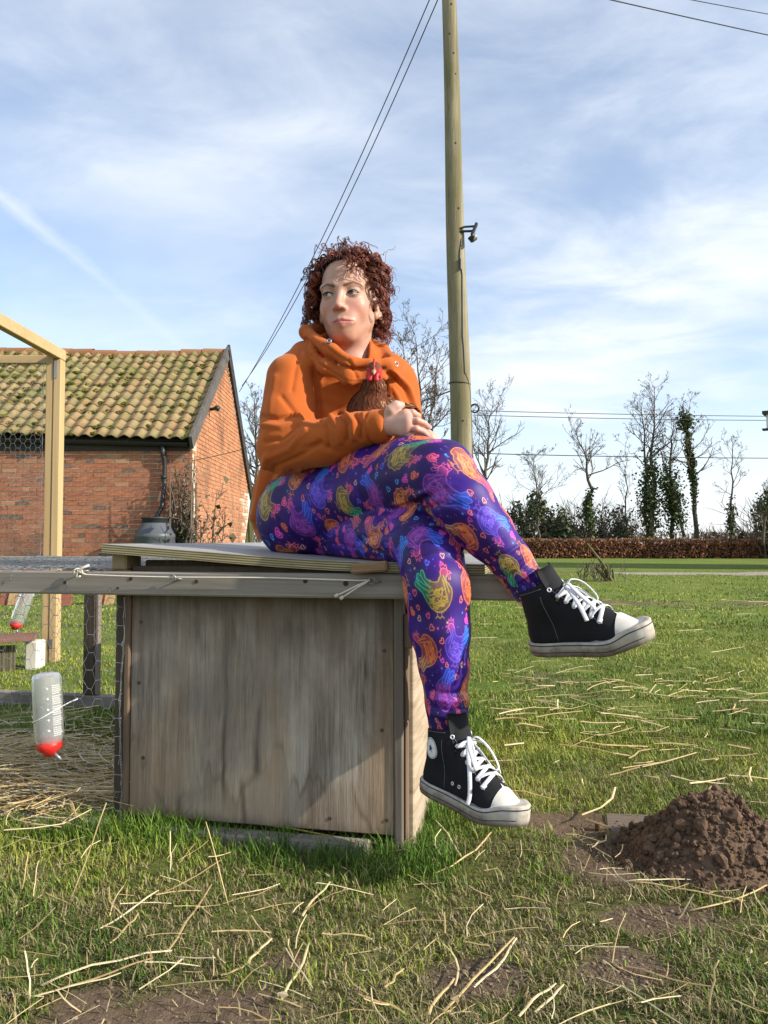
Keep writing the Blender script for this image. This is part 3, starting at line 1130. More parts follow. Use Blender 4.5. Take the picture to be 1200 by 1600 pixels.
# thin saplings in front of the gable
for i, (px, top, lab) in enumerate(((334, 762, "tallest leafless twiggy sapling against the sunlit gable"), (346, 800, "shorter leafless sapling next to the taller one against the gable"), (318, 815, "smallest dry stem near the barn corner by the ivy"))):
    b = P(px, 885, 11.3)
    sp_ = thing("garden_sapling", (b.x, b.y, 0), lab, "sapling", "saplings by the gable")
    m = MB()
    h = P(px, top, 11.3).z
    rg = np.random.default_rng(60 + i)
    pts = wander((0, 0, 0), (0.02, 0, 1), h, 8, 0.04, 0.03, rg)
    m.tube(pts, np.linspace(0.016, 0.004, 9), 5)
    for j in range(10):
        k = rg.integers(3, 8)
        branch(m, pts[k], (rg.normal(0, 0.6), rg.normal(0, 0.6), 0.9), rg.uniform(0.12, 0.4), 0.007, 1, rg, 3, 3)
    m.build("stem", TWIG, sp_)
    m = MB()
    n = 26
    C = pts[rg.integers(4, 9, n)] + rg.normal(0, 0.12, (n, 3))
    U = rg.normal(0, 0.022, (n, 3))
    m.leaves(C, U, np.cross(U, rg.normal(0, 1, (n, 3))) * 0.6, np.tile(A((0.11, 0.085, 0.045)), (n, 1)))
    m.build("foliage", DRYLEAF, sp_)

# mossy post beside the gable
b = P(378, 900, 10.2)
mp_ = thing("wooden_post", (b.x, b.y, 0), "leaning mossy green wooden post beyond the lid beside the barn gable", "post")
MOSSW = wood("mossy_wood", (0.075, 0.070, 0.032), (0.20, 0.19, 0.085), 'z', 0.6, green=0.8)
m = MB()
m.beam((0, 0, -0.05), (0.18, 0.02, 1.42), 0.10, 0.10, bev=0.012)
m.build("shaft", MOSSW, mp_)
m = MB()
m.tube([(0.13, -0.06, 1.0), (0.25, -0.09, 0.55), (0.30, -0.1, 0.25)], 0.006, 5)
m.build("wire", PLB, mp_)

# ------------------------------------------------------------------ utility pole
pb, pt_ = P(727, 905, 9.5), P(699.5, -75, 9.5)
pole = thing("utility_pole", (pb.x, pb.y, 0), "tall round wooden utility pole standing behind the seated person's knee", "utility pole")
pb0 = Vector((pb.x, pb.y, 0))
pd = pt_ - pb


def on_pole(py, off=0.0, d=9.5):
    f = (905 - py) / (905 + 75)
    return Vector(pb) + pd * f + Vector((off, 0, 0)) - pb0


pm = NT("pole_wood", 0.9, 0.15)
pv_ = pm.xyz()
g1 = pm.noise((26, 26, 0.9), 6, 0.65, 0.5)
g2 = pm.noise((5, 5, 0.45), 4, 0.6, 1.0)
pc = pm.ramp(pm.math('ADD', pm.math('MULTIPLY', g1, 0.5), pm.math('MULTIPLY', g2, 0.5)), [(0.33, (0.125, 0.104, 0.060)), (0.5, (0.230, 0.198, 0.122)), (0.68, (0.35, 0.31, 0.215))])
pc = pm.mix(pm.ramp(pm.noise((3, 3, 1.2), 4, 0.6, off=(3, 3, 3)), [(0.47, 0), (0.68, 0.65)]), pc, (0.140, 0.132, 0.058))
pc = pm.mix(pm.ramp(pm.noise((60, 60, 1.6), 3, 0.6), [(0.62, 0), (0.70, 0.7)]), pc, (0.05, 0.04, 0.025))
pm.col(pc)
pm.bump(g1, 0.45, 0.01)
m = MB()
pts = [Vector((0, 0, -0.3))] + [on_pole(y) + Vector((0.006 * math.sin(y * 0.013), 0, 0)) for y in np.linspace(905, -75, 22)]
m.tube(pts, np.concatenate([[0.155], np.interp(np.linspace(905, -75, 22), [-75, 0, 300, 700, 905], [0.082, 0.088, 0.108, 0.136, 0.150])]), 28)
m.build("shaft", pm.m, pole, True)
DARKM = plain("dark_metal", (0.018, 0.019, 0.022), 0.5, 0.5)
cab = MB()
rr = lambda y: float(np.interp(y, [-75, 0, 300, 700, 905], [0.082, 0.088, 0.108, 0.136, 0.150]))
cpts = []
for y, a in ((378, 0.55), (395, 0.35), (405, 0.28), (414, 0.34), (434, 0.5), (450, 0.46), (528, 0.32), (545, 0.38), (560, 0.40), (585, 0.42), (595, 0.7), (612, 0.88), (660, 0.93), (740, 0.95)):
    o = on_pole(y)
    cpts.append((o.x + a * rr(y), o.y - math.sqrt(1 - a * a) * rr(y) - 0.006, o.z))
cab.tube(cpts, 0.007, 5)
cab.tube([A(cpts[3]) + (0, -0.012, 0.03), A(cpts[3]) + (0, -0.012, -0.10)], 0.016, 6)
cab.build("cable", DARKM, pole)
for y in (600, 713):
    m = MB()
    o = on_pole(y)
    m.ring(o, (0.08, -0.03, 1), rr(y) + 0.004, 0.006, 26, 5)
    m.build("wire_band", DARKM, pole)
m = MB()
for y, a in ((14, 0.2), (60, -0.15), (122, 0.45), (230, 0.2), (331, 0.32), (523, 0.3), (660, 0.1), (90, 0.3)):
    o = on_pole(y)
    c_ = A((o.x + a * rr(y), o.y - math.sqrt(1 - a * a) * rr(y), o.z))
    m.tube([c_ + (0, 0.02, 0), c_ + (0, -0.004, 0)], 0.012, 7)
m.build("hole_disc", DARKM, pole)  # dark discs stand in for the open holes in the shaft

# bracket lamp on the pole
q0 = P(723, 357, 9.4)
lampp = thing("pole_lamp", q0, "small black bracket lamp fixed to the side of the utility pole", "lamp")
w = lambda px, py, dd=9.4: P(px, py, dd) - q0
m = MB()
m.tube([w(719, 357), w(726, 354.5), w(742, 353.5)], 0.013, 6)
m.tube([w(719, 361.5), w(740, 361)], 0.015, 6)
m.build("bracket", DARKM, lampp)
m = MB()
m.beam(w(745, 349), w(737, 368), 0.075, 0.035, bev=0.008)
m.build("housing", DARKM, lampp, False)
m = MB()
m.tube([w(737, 369), w(741, 376)], [0.055, 0.045], 10)
m.build("lamp_head", DARKM, lampp)
m = MB()
m.tube([w(741, 371, 9.36), w(744, 372, 9.36)], 0.035, 10)
m.build("lens", plain("pale_lens", (0.55, 0.52, 0.48), 0.3), lampp)

# coil of wire hung beside the pole
q1 = P(742, 638, 9.45)
coil = thing("wire_coil", q1, "small round coil of dark wire hanging on the side of the pole", "wire coil")
m = MB()
for k in range(5):
    m.ring((0, 0.006 * k, 0), (0.12 * math.sin(k * 2.1), 1, 0.14 * math.cos(k * 1.7)), 0.058 - 0.004 * k, 0.0032, 22, 4)
m.tube([(-0.06, 0, 0.02), (-0.085, 0, 0.03)], 0.004, 4)
m.build("coil", DARKM, coil)


def wire(a, b, sag, r, label, name="overhead_wire", grp="overhead wires", n=24):
    a, b = Vector(a), Vector(b)
    m = MB()
    pts = []
    for i in range(n + 1):
        f = i / n
        p = a.lerp(b, f)
        p.z -= sag * 4 * f * (1 - f)
        pts.append(p)
    m.tube(pts, r, 5)
    return tag(m.build(name, DARKM), label, "wire", grp)


topp = P(697, -66, 9.5)
wire(P(690, -45, 9.5), P(374, 612, 16.3), 0.32, 0.0075, "black wire from pole to barn gable, the outer of the pair")
wire(P(703, -45, 9.5), P(378, 603, 16.6), 0.42, 0.0075, "black wire from pole to barn gable, the inner of the pair nearest the pole")
wire(P(700, -60, 9.5), P(1290, 74, 13.5), 0.02, 0.0085, "thick wire crossing the top corner of the sky, the lower of two")
wire(P(705, -74, 9.5), P(1290, 38, 13.5), 0.02, 0.0065, "thin wire crossing the top corner of the sky, the upper of two")
wire(P(738, 641.5, 30), P(1300, 651, 34), 0.05, 0.014, "topmost of three level wires across the trees")
wire(P(738, 648.5, 30), P(1300, 657, 34), 0.06, 0.014, "middle one of three level wires across the trees")
wire(P(734, 708, 26), P(1300, 716, 30), 0.05, 0.016, "lowest of three level wires across the trees")
wire(P(706, 610, 9.5), P(575, 652, 14), 0.02, 0.010, "short dark cable running from the pole behind the hoodie shoulder")
wire(P(300, 720, 12.1), P(440, 683, 12.6), 0.03, 0.006, "thin slack wire crossing the barn gable at mid height", n=14)

# house corner at the edge of the lawn
hs = thing("white_house", (10.11, 20, 0), "white house whose eaves corner just shows at the edge of the lawn", "house", rz=R(-34))
m = MB()
m.box((0.06, 0.02, 0), (3.2, 5, 3.66))
m.build("wall", plain("white_render", (0.62, 0.61, 0.58), 0.9, nscale=6), hs)
m = MB()
m.box((-0.06, -0.22, 3.66), (3.4, -0.05, 4.02))
m.box((-0.06, -0.05, 3.66), (-0.02, 5.2, 4.02))
m.build("fascia", plain("white_board", (0.66, 0.66, 0.66), 0.6), hs)
m = MB()
m.add([(-0.14, -0.34, 4.02), (3.5, -0.34, 4.02), (3.5, 5.0, 4.12), (-0.14, 5.0, 4.12), (-0.14, -0.34, 4.10), (3.5, -0.34, 4.10), (3.5, 5.0, 4.22), (-0.14, 5.0, 4.22)],
      [A([(0, 1, 2, 3), (4, 7, 6, 5), (0, 4, 5, 1), (0, 3, 7, 4), (1, 5, 6, 2)]).astype(int)])
m.box((-0.16, -0.24, 3.615), (3.4, -0.02, 3.657))
m.build("roof", plain("slate", (0.045, 0.045, 0.05), 0.7), hs)
m = MB()
m.tube([(0.12, -0.03, 0), (0.12, -0.03, 3.6)], 0.04, 8)
m.build("downpipe", plain("white_pipe", (0.6, 0.6, 0.6), 0.5), hs)
m = MB()
m.box((0.0, -0.10, 1.62), (0.07, -0.075, 2.2))
m.build("sign_plate", plain("blue_plate", (0.03, 0.04, 0.09), 0.5), hs)

# cut back shrub on the lawn
b = P(956, 908, 13.2)
sh = thing("cut_back_shrub", (b.x, b.y, 0), "cut back shrub of a few leaning bare stumps on the mid lawn", "shrub")
rg = np.random.default_rng(77)
m = MB()
for i, (a, bx) in enumerate((((0, 0, 0), (-0.42, 0, 0.66)), ((0.02, 0, 0), (-0.20, 0.05, 0.40)), ((-0.03, 0.02, 0), (-0.10, -0.1, 0.30)), ((-0.05, 0, 0), (-0.30, 0.1, 0.28)), ((0.05, 0, 0), (0.02, 0, 0.22)))):
    pts = A([a, A(a) * 0.6 + A(bx) * 0.4 + rg.normal(0, 0.02, 3), bx])
    m.tube(pts, (0.040, 0.028, 0.016), 6)
m.build("trunk", MOSSW, sh)
m = MB()
for i in range(34):
    branch(m, (rg.normal(-0.2, 0.22), rg.normal(0, 0.15), 0), (rg.normal(0, 0.4), rg.normal(0, 0.3), 1), rg.uniform(0.15, 0.42), 0.006, 1, rg, 3, 3)
tag(m.build("dead_twigs", TWIG, sh), kind="stuff")
# ------------------------------------------------------------------ coop with its netting run
CO = Vector((-0.626, 1.80, 0))
CA = math.atan2(-0.14, 0.67)
coop = thing("chicken_coop", CO, "weathered plywood chicken coop with a sagging lid and a wire netting run built onto it", "chicken coop", rz=CA)
Mc = Matrix.Translation(CO) @ Matrix.Rotation(CA, 4, 'Z')
Mci = Mc.inverted()
W_ = 0.685


def toL(p):
    return Mci @ Vector(p)


def lid_z(u_, v_=0.0):
    return 0.650 - 0.085 * u_ + 0.04 * u_ * u_ + 0.005 * v_


# weathered plywood: streaky grain, grey weathering, dark run marks and tide lines near the foot
t = NT("weathered_plywood", 0.88, 0.2)
gA = t.noise((85, 10, 3.0), 8, 0.70, 0.5)
gB = t.noise((7, 3, 2.6), 6, 0.62, 0.7, off=(2, 0, 1))
gC = t.noise((300, 30, 14), 4, 0.65)
g = t.math('ADD', t.math('MULTIPLY', gA, 0.34), t.math('ADD', t.math('MULTIPLY', gB, 0.46), t.math('MULTIPLY', gC, 0.20)))
c = t.ramp(g, [(0.37, (0.105, 0.080, 0.060)), (0.46, (0.270, 0.222, 0.172)), (0.55, (0.430, 0.368, 0.295)), (0.65, (0.600, 0.530, 0.430))])
ox = t.xyz()
brown = t.ramp(t.noise((5, 3, 1.4), 4, 0.55, 0.5, off=(7, 1, 2)), [(0.42, 0), (0.60, 0.92)])
c = t.mix(brown, c, t.ramp(g, [(0.3, (0.135, 0.086, 0.048)), (0.7, (0.50, 0.350, 0.215))]))
# run marks: narrow dark streaks that wander downwards
wx = t.math('ADD', ox[0], t.math('MULTIPLY', t.math('SUBTRACT', t.noise((1, 1, 5), 3, 0.5), 0.5), 0.05))
for x0, w0, z0, z1, s0 in ((0.275, 0.010, 0.05, 0.50, 0.95), (0.355, 0.013, 0.12, 0.32, 0.95), (0.165, 0.011, 0.0, 0.09, 0.8), (0.318, 0.010, -0.02, 0.14, 0.98), (0.475, 0.012, 0.02, 0.20, 0.7), (0.10, 0.012, 0.28, 0.52, 0.3), (0.22, 0.02, 0.1, 0.4, 0.4)):
    a = t.math('SUBTRACT', 1.0, t.math('DIVIDE', t.math('ABSOLUTE', t.math('SUBTRACT', wx, x0)), w0), True)
    b1 = t.ramp(t.math('DIVIDE', t.math('SUBTRACT', ox[2], z0), z1 - z0), [(0.0, 0.0), (0.15, 1.0), (0.75, 0.7), (1.0, 0.0)])
    m_ = t.math('MULTIPLY', t.math('MULTIPLY', a, b1), s0)
    c = t.mix(m_, c, (0.045, 0.030, 0.020))
# tide line: arches where damp rose from the ground
ar = t.noise((8.5, 1, 0), 4, 0.55, 0.0, off=(5.2, 0, 0))
lev = t.math('ADD', 0.015, t.math('MULTIPLY', t.ramp(ar, [(0.36, 0.0), (0.62, 1.0)]), 0.19))
dz = t.math('SUBTRACT', ox[2], lev)
edge = t.math('SUBTRACT', 1.0, t.math('DIVIDE', t.math('ABSOLUTE', dz), 0.014), True)
inside = t.ramp(dz, [(0.0, 1.0), (0.02, 0.0)])
c = t.mix(t.math('MULTIPLY', inside, 0.34), c, (0.265, 0.190, 0.118))
c = t.mix(t.math('MULTIPLY', edge, t.ramp(t.noise((14, 1, 9), 3, 0.6), [(0.42, 0.0), (0.62, 0.42)])), c, (0.075, 0.052, 0.034))
patch = t.ramp(t.noise((3.2, 1, 2.4), 5, 0.6, 0.4, off=(1.5, 0, 4.4)), [(0.42, 0.0), (0.60, 0.68)])
c = t.mix(patch, c, t.ramp(g, [(0.3, (0.075, 0.062, 0.052)), (0.7, (0.275, 0.240, 0.200))]))
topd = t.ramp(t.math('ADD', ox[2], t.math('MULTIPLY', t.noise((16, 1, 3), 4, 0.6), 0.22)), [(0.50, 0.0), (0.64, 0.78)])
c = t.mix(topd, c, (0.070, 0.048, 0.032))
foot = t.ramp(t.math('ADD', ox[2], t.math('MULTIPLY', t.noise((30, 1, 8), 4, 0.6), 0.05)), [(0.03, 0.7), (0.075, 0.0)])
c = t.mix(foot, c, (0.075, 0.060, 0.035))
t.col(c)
t.bump(t.math('ADD', gA, t.math('MULTIPLY', gC, 0.5)), 0.5, 0.003)
PLY = t.m

t = NT("pale_plywood", 0.85, 0.2)
gA = t.noise((6, 6, 60), 6, 0.65, 0.4)
t.col(t.ramp(gA, [(0.3, (0.27, 0.20, 0.135)), (0.7, (0.50, 0.41, 0.30))]))
t.bump(gA, 0.3, 0.003)
PLY2 = t.m
GREYW = wood("grey_timber", (0.135, 0.112, 0.092), (0.420, 0.370, 0.318), 'x', 0.9, green=0.12)
GREYZ = wood("grey_post", (0.105, 0.082, 0.064), (0.300, 0.255, 0.210), 'z', 0.9)
DARKZ = wood("dark_post", (0.026, 0.020, 0.016), (0.115, 0.085, 0.062), 'z', 1.0)
BROWNZ = wood("brown_post", (0.075, 0.048, 0.030), (0.235, 0.165, 0.110), 'z', 1.0)
ENDW = plain("end_grain", (0.29, 0.225, 0.125), 0.9, 0.1, var=0.35, nscale=30)
STEEL = plain("galvanised", (0.30, 0.305, 0.31), 0.42, 0.5, metal=0.6, var=0.2)
CORD = plain("cord", (0.62, 0.57, 0.47), 0.9, 0.1, var=0.15, nscale=120)


def part(name, mat, boxes, bev=0.003, parent=None):
    m = MB()
    for lo, hi in boxes:
        m.box(lo, hi, bev=bev)
    return m.build(name, mat, parent or coop)


fp = MB()
fp.box((0.041, 0.0, 0.028), (0.661, 0.014, 0.60), bev=0.002)
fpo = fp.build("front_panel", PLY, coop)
m = MB()
for u_, z_ in ((0.065, 0.47), (0.062, 0.33), (0.075, 0.16), (0.64, 0.42), (0.635, 0.25), (0.645, 0.06), (0.52, 0.055)):
    m.tube([(u_, 0.004, z_), (u_, -0.0015, z_)], 0.0042, 8)
m.build("screw", plain("rusty_screw", (0.085, 0.060, 0.045), 0.6, 0.4, metal=0.4), fpo)
part("corner_post", DARKZ, [((-0.002, 0.003, -0.02), (0.0245, 0.06, 0.585))])
part("corner_batten", BROWNZ, [((0.0255, -0.006, 0.0), (0.040, 0.02, 0.575))])
part("end_batten", GREYZ, [((0.662, -0.004, -0.01), (0.6815, 0.03, 0.536))])
part("rotten_strip", BROWNZ, [((0.682, 0.004, 0.27), (0.6905, 0.034, 0.425)), ((0.682, 0.002, 0.425), (0.700, 0.012, 0.50)), ((0.682, 0.005, -0.01), (0.6895, 0.030, 0.268))])
part("side_panel", PLY2, [((0.684, 0.036, -0.01), (0.699, 1.10, 0.575))])
part("side_panel", PLY, [((0.0, 0.062, 0.0), (0.014, 1.10, 0.59))])
part("back_panel", PLY, [((0.015, 1.085, 0.0), (0.683, 1.10, 0.60))])
part("inner_board", BROWNZ, [((0.045, 0.050, 0.54), (0.660, 0.066, 0.597)), ((0.045, 0.0505, 0.54), (0.30, 0.0665, 0.612))])
part("wedge_block", ENDW, [((-0.004, -0.016, 0.5895), (0.034, 0.055, 0.631))], 0.004)
part("base_board", GREYW, [((0.135, -0.040, -0.02), (0.612, -0.002, 0.020))], 0.004)
# lid: one bowed sheet of plywood
NU, NV = 24, 6
LT = 0.0205
V, F = [], []
for s_ in (0, 1):
    for j in range(NV + 1):
        for i in range(NU + 1):
            u_ = -0.010 + 0.868 * i / NU
            v_ = -0.048 + 1.17 * j / NV
            z_ = lid_z(u_, v_) + 0.0015 * math.sin(u_ * 9) - (0 if s_ else LT)
            V.append((u_, v_, z_))
NP = (NU + 1) * (NV + 1)
idx = lambda s_, i, j: s_ * NP + j * (NU + 1) + i
for j in range(NV):
    for i in range(NU):
        F.append((idx(1, i, j), idx(1, i + 1, j), idx(1, i + 1, j + 1), idx(1, i, j + 1)))
        F.append((idx(0, i, j), idx(0, i, j + 1), idx(0, i + 1, j + 1), idx(0, i + 1, j)))
mi = [0] * len(F)
for i in range(NU):
    F.append((idx(0, i, 0), idx(0, i + 1, 0), idx(1, i + 1, 0), idx(1, i, 0)))
    F.append((idx(0, i, NV), idx(1, i, NV), idx(1, i + 1, NV), idx(0, i + 1, NV)))
for j in range(NV):
    F.append((idx(0, 0, j), idx(1, 0, j), idx(1, 0, j + 1), idx(0, 0, j + 1)))
    F.append((idx(0, NU, j), idx(0, NU, j + 1), idx(1, NU, j + 1), idx(1, NU, j)))
mi += [1] * (len(F) - len(mi))
lt = NT("lid_top", 0.55, 0.4)
lt.col(lt.ramp(lt.noise((3, 30, 3), 5, 0.6), [(0.3, (0.21, 0.20, 0.185)), (0.7, (0.38, 0.37, 0.345))]))
le = NT("lid_edge", 0.85, 0.2)
# ply layers: uv.y runs through the thickness
uvs = le.n("ShaderNodeSeparateXYZ")
le.l(le.coord("UV"), uvs.inputs[0])
wv = le.math('SINE', le.math('MULTIPLY', le.math('ADD', uvs.outputs[1], le.math('MULTIPLY', le.noise((7, 1, 1), 3, which="UV"), 0.12)), 25.0))
lc = le.ramp(le.math('ADD', le.math('MULTIPLY', wv, 0.5), 0.5), [(0.15, (0.110, 0.088, 0.040)), (0.6, (0.300, 0.250, 0.140)), (0.9, (0.400, 0.345, 0.215))])
lc = le.mix(le.ramp(le.noise((9, 2, 1), 5, 0.6, which="UV"), [(0.45, 0), (0.65, 0.6)]), lc, (0.16, 0.14, 0.055))
le.col(lc)
F = A(F).astype(int)
V = A(V)
uvl = []
for f in F:
    for q in f:
        uvl.append((V[q][0] + V[q][1], 1.0 if q >= NP else 0.0))
link("lid", make_mesh("lid", V, [F], [lt.m, le.m], False, uv=A(uvl), mat_idx=mi), coop)

# long rail across coop and run, and the frame of the run
rl = MB()
rl.box((-1.60, -0.042, 0.534), (0.93, -0.0065, 0.5875), bev=0.004)
rail = rl.build("top_rail", GREYW, coop)
m = MB()
for u_, z_, r_ in ((-0.105, 0.561, 0.004), (0.062, 0.5715, 0.0045), (0.222, 0.567, 0.0045), (0.475, 0.570, 0.005), (0.565, 0.566, 0.006), (-0.30, 0.556, 0.003), (0.03, 0.55, 0.003)):
    m.tube([(u_, -0.038, z_), (u_, -0.0432, z_)], r_, 8)
m.build("knot", plain("knot_dark", (0.055, 0.035, 0.025), 0.9), rail)
part("bottom_rail", GREYW, [((-1.60, -0.036, -0.02), (-0.004, -0.005, 0.022))])
part("back_rail", GREYW, [((-1.60, 1.12, 0.552), (-0.003, 1.155, 0.600))])
part("back_bottom_rail", GREYW, [((-1.60, 1.12, -0.01), (-0.003, 1.165, 0.052))])
pl = toL(P(122, 1000, 2.96))
part("run_post", DARKZ, [((pl.x - 0.032, 1.122, 0.054), (pl.x + 0.018, 1.150, 0.551))])
part("run_post", GREYZ, [((pl.x + 0.0185, 1.125, 0.054), (pl.x + 0.033, 1.148, 0.551))])  # same post: paler strip puts its sunlit right edge into the colour
part("run_post", DARKZ, [((-1.60, 1.122, 0.054), (-1.55, 1.150, 0.551))])


def hexnet(m, o, U, V, w, h, cell, r, jit=0.0012, seed=0, sag=None):
    """woven netting: hexagons with short twisted sides along U"""
    rg = np.random.default_rng(seed)
    o, U, V = A(o), A(U), A(V)
    tw = cell * 0.38
    hx, hy = cell * 1.15, cell * 0.5
    nu, nv = int(w / hx) + 1, int(h / hy) + 1
    cache = {}

    def pt(a, b):
        k = (round(a, 5), round(b, 5))
        if k not in cache:
            j = rg.normal(0, jit, 3)
            p = o + U * (min(max(a, 0), w) + j[0]) + V * (min(max(b, 0), h) + j[1])
            n_ = np.cross(U, V) * j[2] * 1.5
            cache[k] = p + n_ + (sag(a, b) if sag else 0)
        return cache[k]
    edges = []
    for j in range(nv):
        off = 0.0 if j % 2 == 0 else hx * 0.5
        for i in range(nu + 1):
            x0 = i * hx + off
            y = j * hy
            edges.append((pt(x0, y), pt(x0 + tw, y), r * 1.5))
            if j < nv - 1:
                nx0 = x0 + hx * 0.5
                edges.append((pt(x0 + tw, y), pt(nx0, y + hy), r))
                edges.append((pt(x0, y), pt(nx0 - hx + tw, y + hy), r))
    for a, b, rr_ in edges:
        if np.linalg.norm(b - a) < 1e-5:
            continue
        m.tube([a, b], rr_, 3, cap=False)


def net(name, parent, *a, **k):
    m = MB()
    hexnet(m, *a, **k)
    o = m.build(name, STEEL, parent)
    return tag(o, kind="stuff")


bulge = lambda a, b: A((0.004 * math.sin(b * 17), -0.006 * math.sin(a * 7 + b * 3), 0.0))
net("wire_netting", coop, (-1.0, -0.016, 0.0), (1, 0, 0), (0, 0, 1), 1.03, 0.545, 0.042, 0.00055, seed=1, sag=bulge)
net("wire_netting", coop, (-1.0, -0.040, 0.590), (1, 0, 0), (0, 1, 0.010), 0.995, 1.17, 0.040, 0.0006, seed=2, sag=lambda a, b: A((0, 0, 0.004 * math.sin(a * 9) * math.sin(b * 5))))
net("wire_netting", coop, (-1.0, 1.16, 0.03), (1, 0, 0), (0, 0, 1), 0.995, 0.56, 0.044, 0.0006, seed=3)
for u_, z_ in ((-0.245, 0.572), (-0.10, 0.553), (0.012, 0.545), (0.02, 0.30), (0.022, 0.42), (0.018, 0.15)):
    vv = -0.044 if z_ > 0.53 else -0.008
    m = MB()
    m.tube([(u_, vv + 0.003, z_ - 0.005), (u_, vv - 0.002, z_ - 0.005), (u_ + 0.002, vv - 0.002, z_ + 0.005), (u_ + 0.002, vv + 0.003, z_ + 0.005)], 0.0009, 5)
    m.build("staple", STEEL, coop)

# screw eyes, cord and wooden toggle on the rail
eyes = []
for u_, z_ in ((toL(P(141, 884, 1.8)).x, 0.592), (toL(P(280, 900, 1.74)).x, 0.575), (toL(P(588, 902, 1.66)).x, 0.573)):
    m = MB()
    m.ring((u_, -0.052, z_), (0.25, 0.9, 0.15), 0.0075, 0.0016, 16, 6)
    m.tube([(u_ + 0.004, -0.050, z_ - 0.002), (u_ + 0.018, -0.041, z_ - 0.003)], 0.0016, 6)
    m.build("screw_eye", STEEL, coop, True)
    eyes.append(A((u_, -0.052, z_)))
m = MB()
e0, e1, e2 = eyes
line = [e0 + A((-0.004, -0.004, -0.016)), e0 + A((0.0, -0.006, -0.004)), e0 + A((0.02, -0.003, -0.012)), e0 * 0.5 + e1 * 0.5 + A((0, -0.002, -0.006)), e1 + A((0, 0.0, 0.001)), e1 * 0.5 + e2 * 0.5 + A((0, 0, 0.003)), e2 + A((-0.03, 0, 0)), e2 + A((-0.004, -0.002, 0.001))]
q = np.linspace(0, len(line) - 1, 40)
m.tube(np.stack([np.interp(q, np.arange(len(line)), A(line)[:, k]) for k in range(3)], 1), 0.0019, 6)
m.tube([e0 + A((-0.010, -0.004, -0.012)), e0 + A((0.0, -0.006, -0.006)), e0 + A((0.012, -0.005, 0.004)), e0 + A((0.026, -0.002, 0.010))], 0.0028, 6)
for a in range(14):
    pass
m.tube([e0 + A((0.010 * math.cos(a), -0.005 + 0.003 * math.sin(2 * a), 0.010 * math.sin(a) - 0.008)) for a in np.linspace(0, 5.6, 14)], 0.0022, 6)
m.tube([e2 + A((-0.006, -0.003, 0.0)), e2 + A((-0.030, -0.006, -0.010)), e2 + A((-0.062, -0.006, -0.026)), e2 + A((-0.076, -0.005, -0.032))], 0.0019, 6)
m.tube([e2 + A((-0.008, -0.005, -0.002)), e2 + A((-0.026, -0.008, -0.012)), e2 + A((-0.050, -0.008, -0.028)), e2 + A((-0.066, -0.006, -0.038))], 0.0019, 6)
m.tube([e2 + A((-0.072, -0.005, -0.030)), e2 + A((-0.079, -0.005, -0.034))], 0.0036, 7)
m.tube([e2 + A((-0.060, -0.006, -0.034)), e2 + A((-0.067, -0.006, -0.039))], 0.0036, 7)
m.build("cord", CORD, coop, True)
m = MB()
a, b = toL(P(549, 889, 1.618)), toL(P(606, 884, 1.604))
m.beam(a, b, 0.024, 0.022, bev=0.004)
m.build("toggle", wood("toggle_wood", (0.150, 0.085, 0.045), (0.340, 0.215, 0.125), 'x', 1.2), coop)

# ------------------------------------------------------------------ drinking bottles
pvc = NT("milky_plastic", 0.38, 0.4)
pvc.col((0.66, 0.68, 0.67))
pvc.set(Transmission_Weight=0.72, IOR=1.18)
pvc2 = NT("clear_plastic", 0.16, 0.5)
pvc2.col((0.82, 0.86, 0.87))
pvc2.set(Transmission_Weight=0.82, IOR=1.12)
REDP = plain("red_plastic", (0.62, 0.025, 0.018), 0.4, 0.4, var=0.08)
WHITEP = plain("white_print", (0.70, 0.70, 0.68), 0.6)


def bottle(loc, tilt, turn, scale, label, mat, printed):
    root = thing("drinking_bottle", loc, label, "water bottle", "small animal drinking bottles")
    root.rotation_euler = (0, tilt, turn)
    r, h = 0.0325 * scale, 0.158 * scale
    m = MB()
    m.lathe([(0.0, h), (r * 0.55, h), (r * 0.86, h * 0.985), (r, h * 0.93), (r * 1.01, h * 0.5), (r, h * 0.10), (r * 0.93, h * 0.02), (r * 0.80, -0.004)], 28)
    body = m.build("bottle", mat, root, True)
    m = MB()
    m.lathe([(r * 0.80, 0.0), (r * 0.88, -0.003), (r * 0.86, -0.016 * scale), (r * 0.55, -0.024 * scale), (r * 0.36, -0.034 * scale), (0.0, -0.034 * scale)], 28)
    m.build("cap", REDP, root, True)
    m = MB()
    m.tube([(r * 0.25, -0.002, -0.026 * scale), (r * 0.55, -0.003, -0.036 * scale), (r * 0.8, -0.004, -0.044 * scale)], 0.0042 * scale, 8)
    m.build("spout", STEEL, root, True)
    if printed:
        m = MB()
        rr_ = r * 1.035
        for k in range(5):
            z = h * (0.80 - 0.152 * k)
            for a in np.arange(8):
                pass
            a0 = R(-72)
            c0 = A((rr_ * math.cos(a0), rr_ * math.sin(a0), z))
            e = A((-math.sin(a0), math.cos(a0), 0))
            ring_ = [c0 + 0.0024 * (math.cos(q) * e + math.sin(q) * A((0, 0, 1))) for q in np.arange(10) * 2 * math.pi / 10]
            m.add(ring_, [A([list(range(10))]).astype(int)])
            for l_ in range(5):
                zz = z + 0.004 - l_ * 0.0044
                a_, b_ = R(-56), R(-56 + 46 * (0.75 + 0.25 * ((k * 3 + l_ * 5) % 4) / 3))
                aa = np.linspace(a_, b_, 7)
                vv = [(rr_ * math.cos(q), rr_ * math.sin(q), zz) for q in aa] + [(rr_ * math.cos(q), rr_ * math.sin(q), zz + 0.0014) for q in aa]
                m.add(vv, [A([(j, j + 1, j + 8, j + 7) for j in range(6)]).astype(int)])
        m.build("print", WHITEP, body)
    return root, r, h


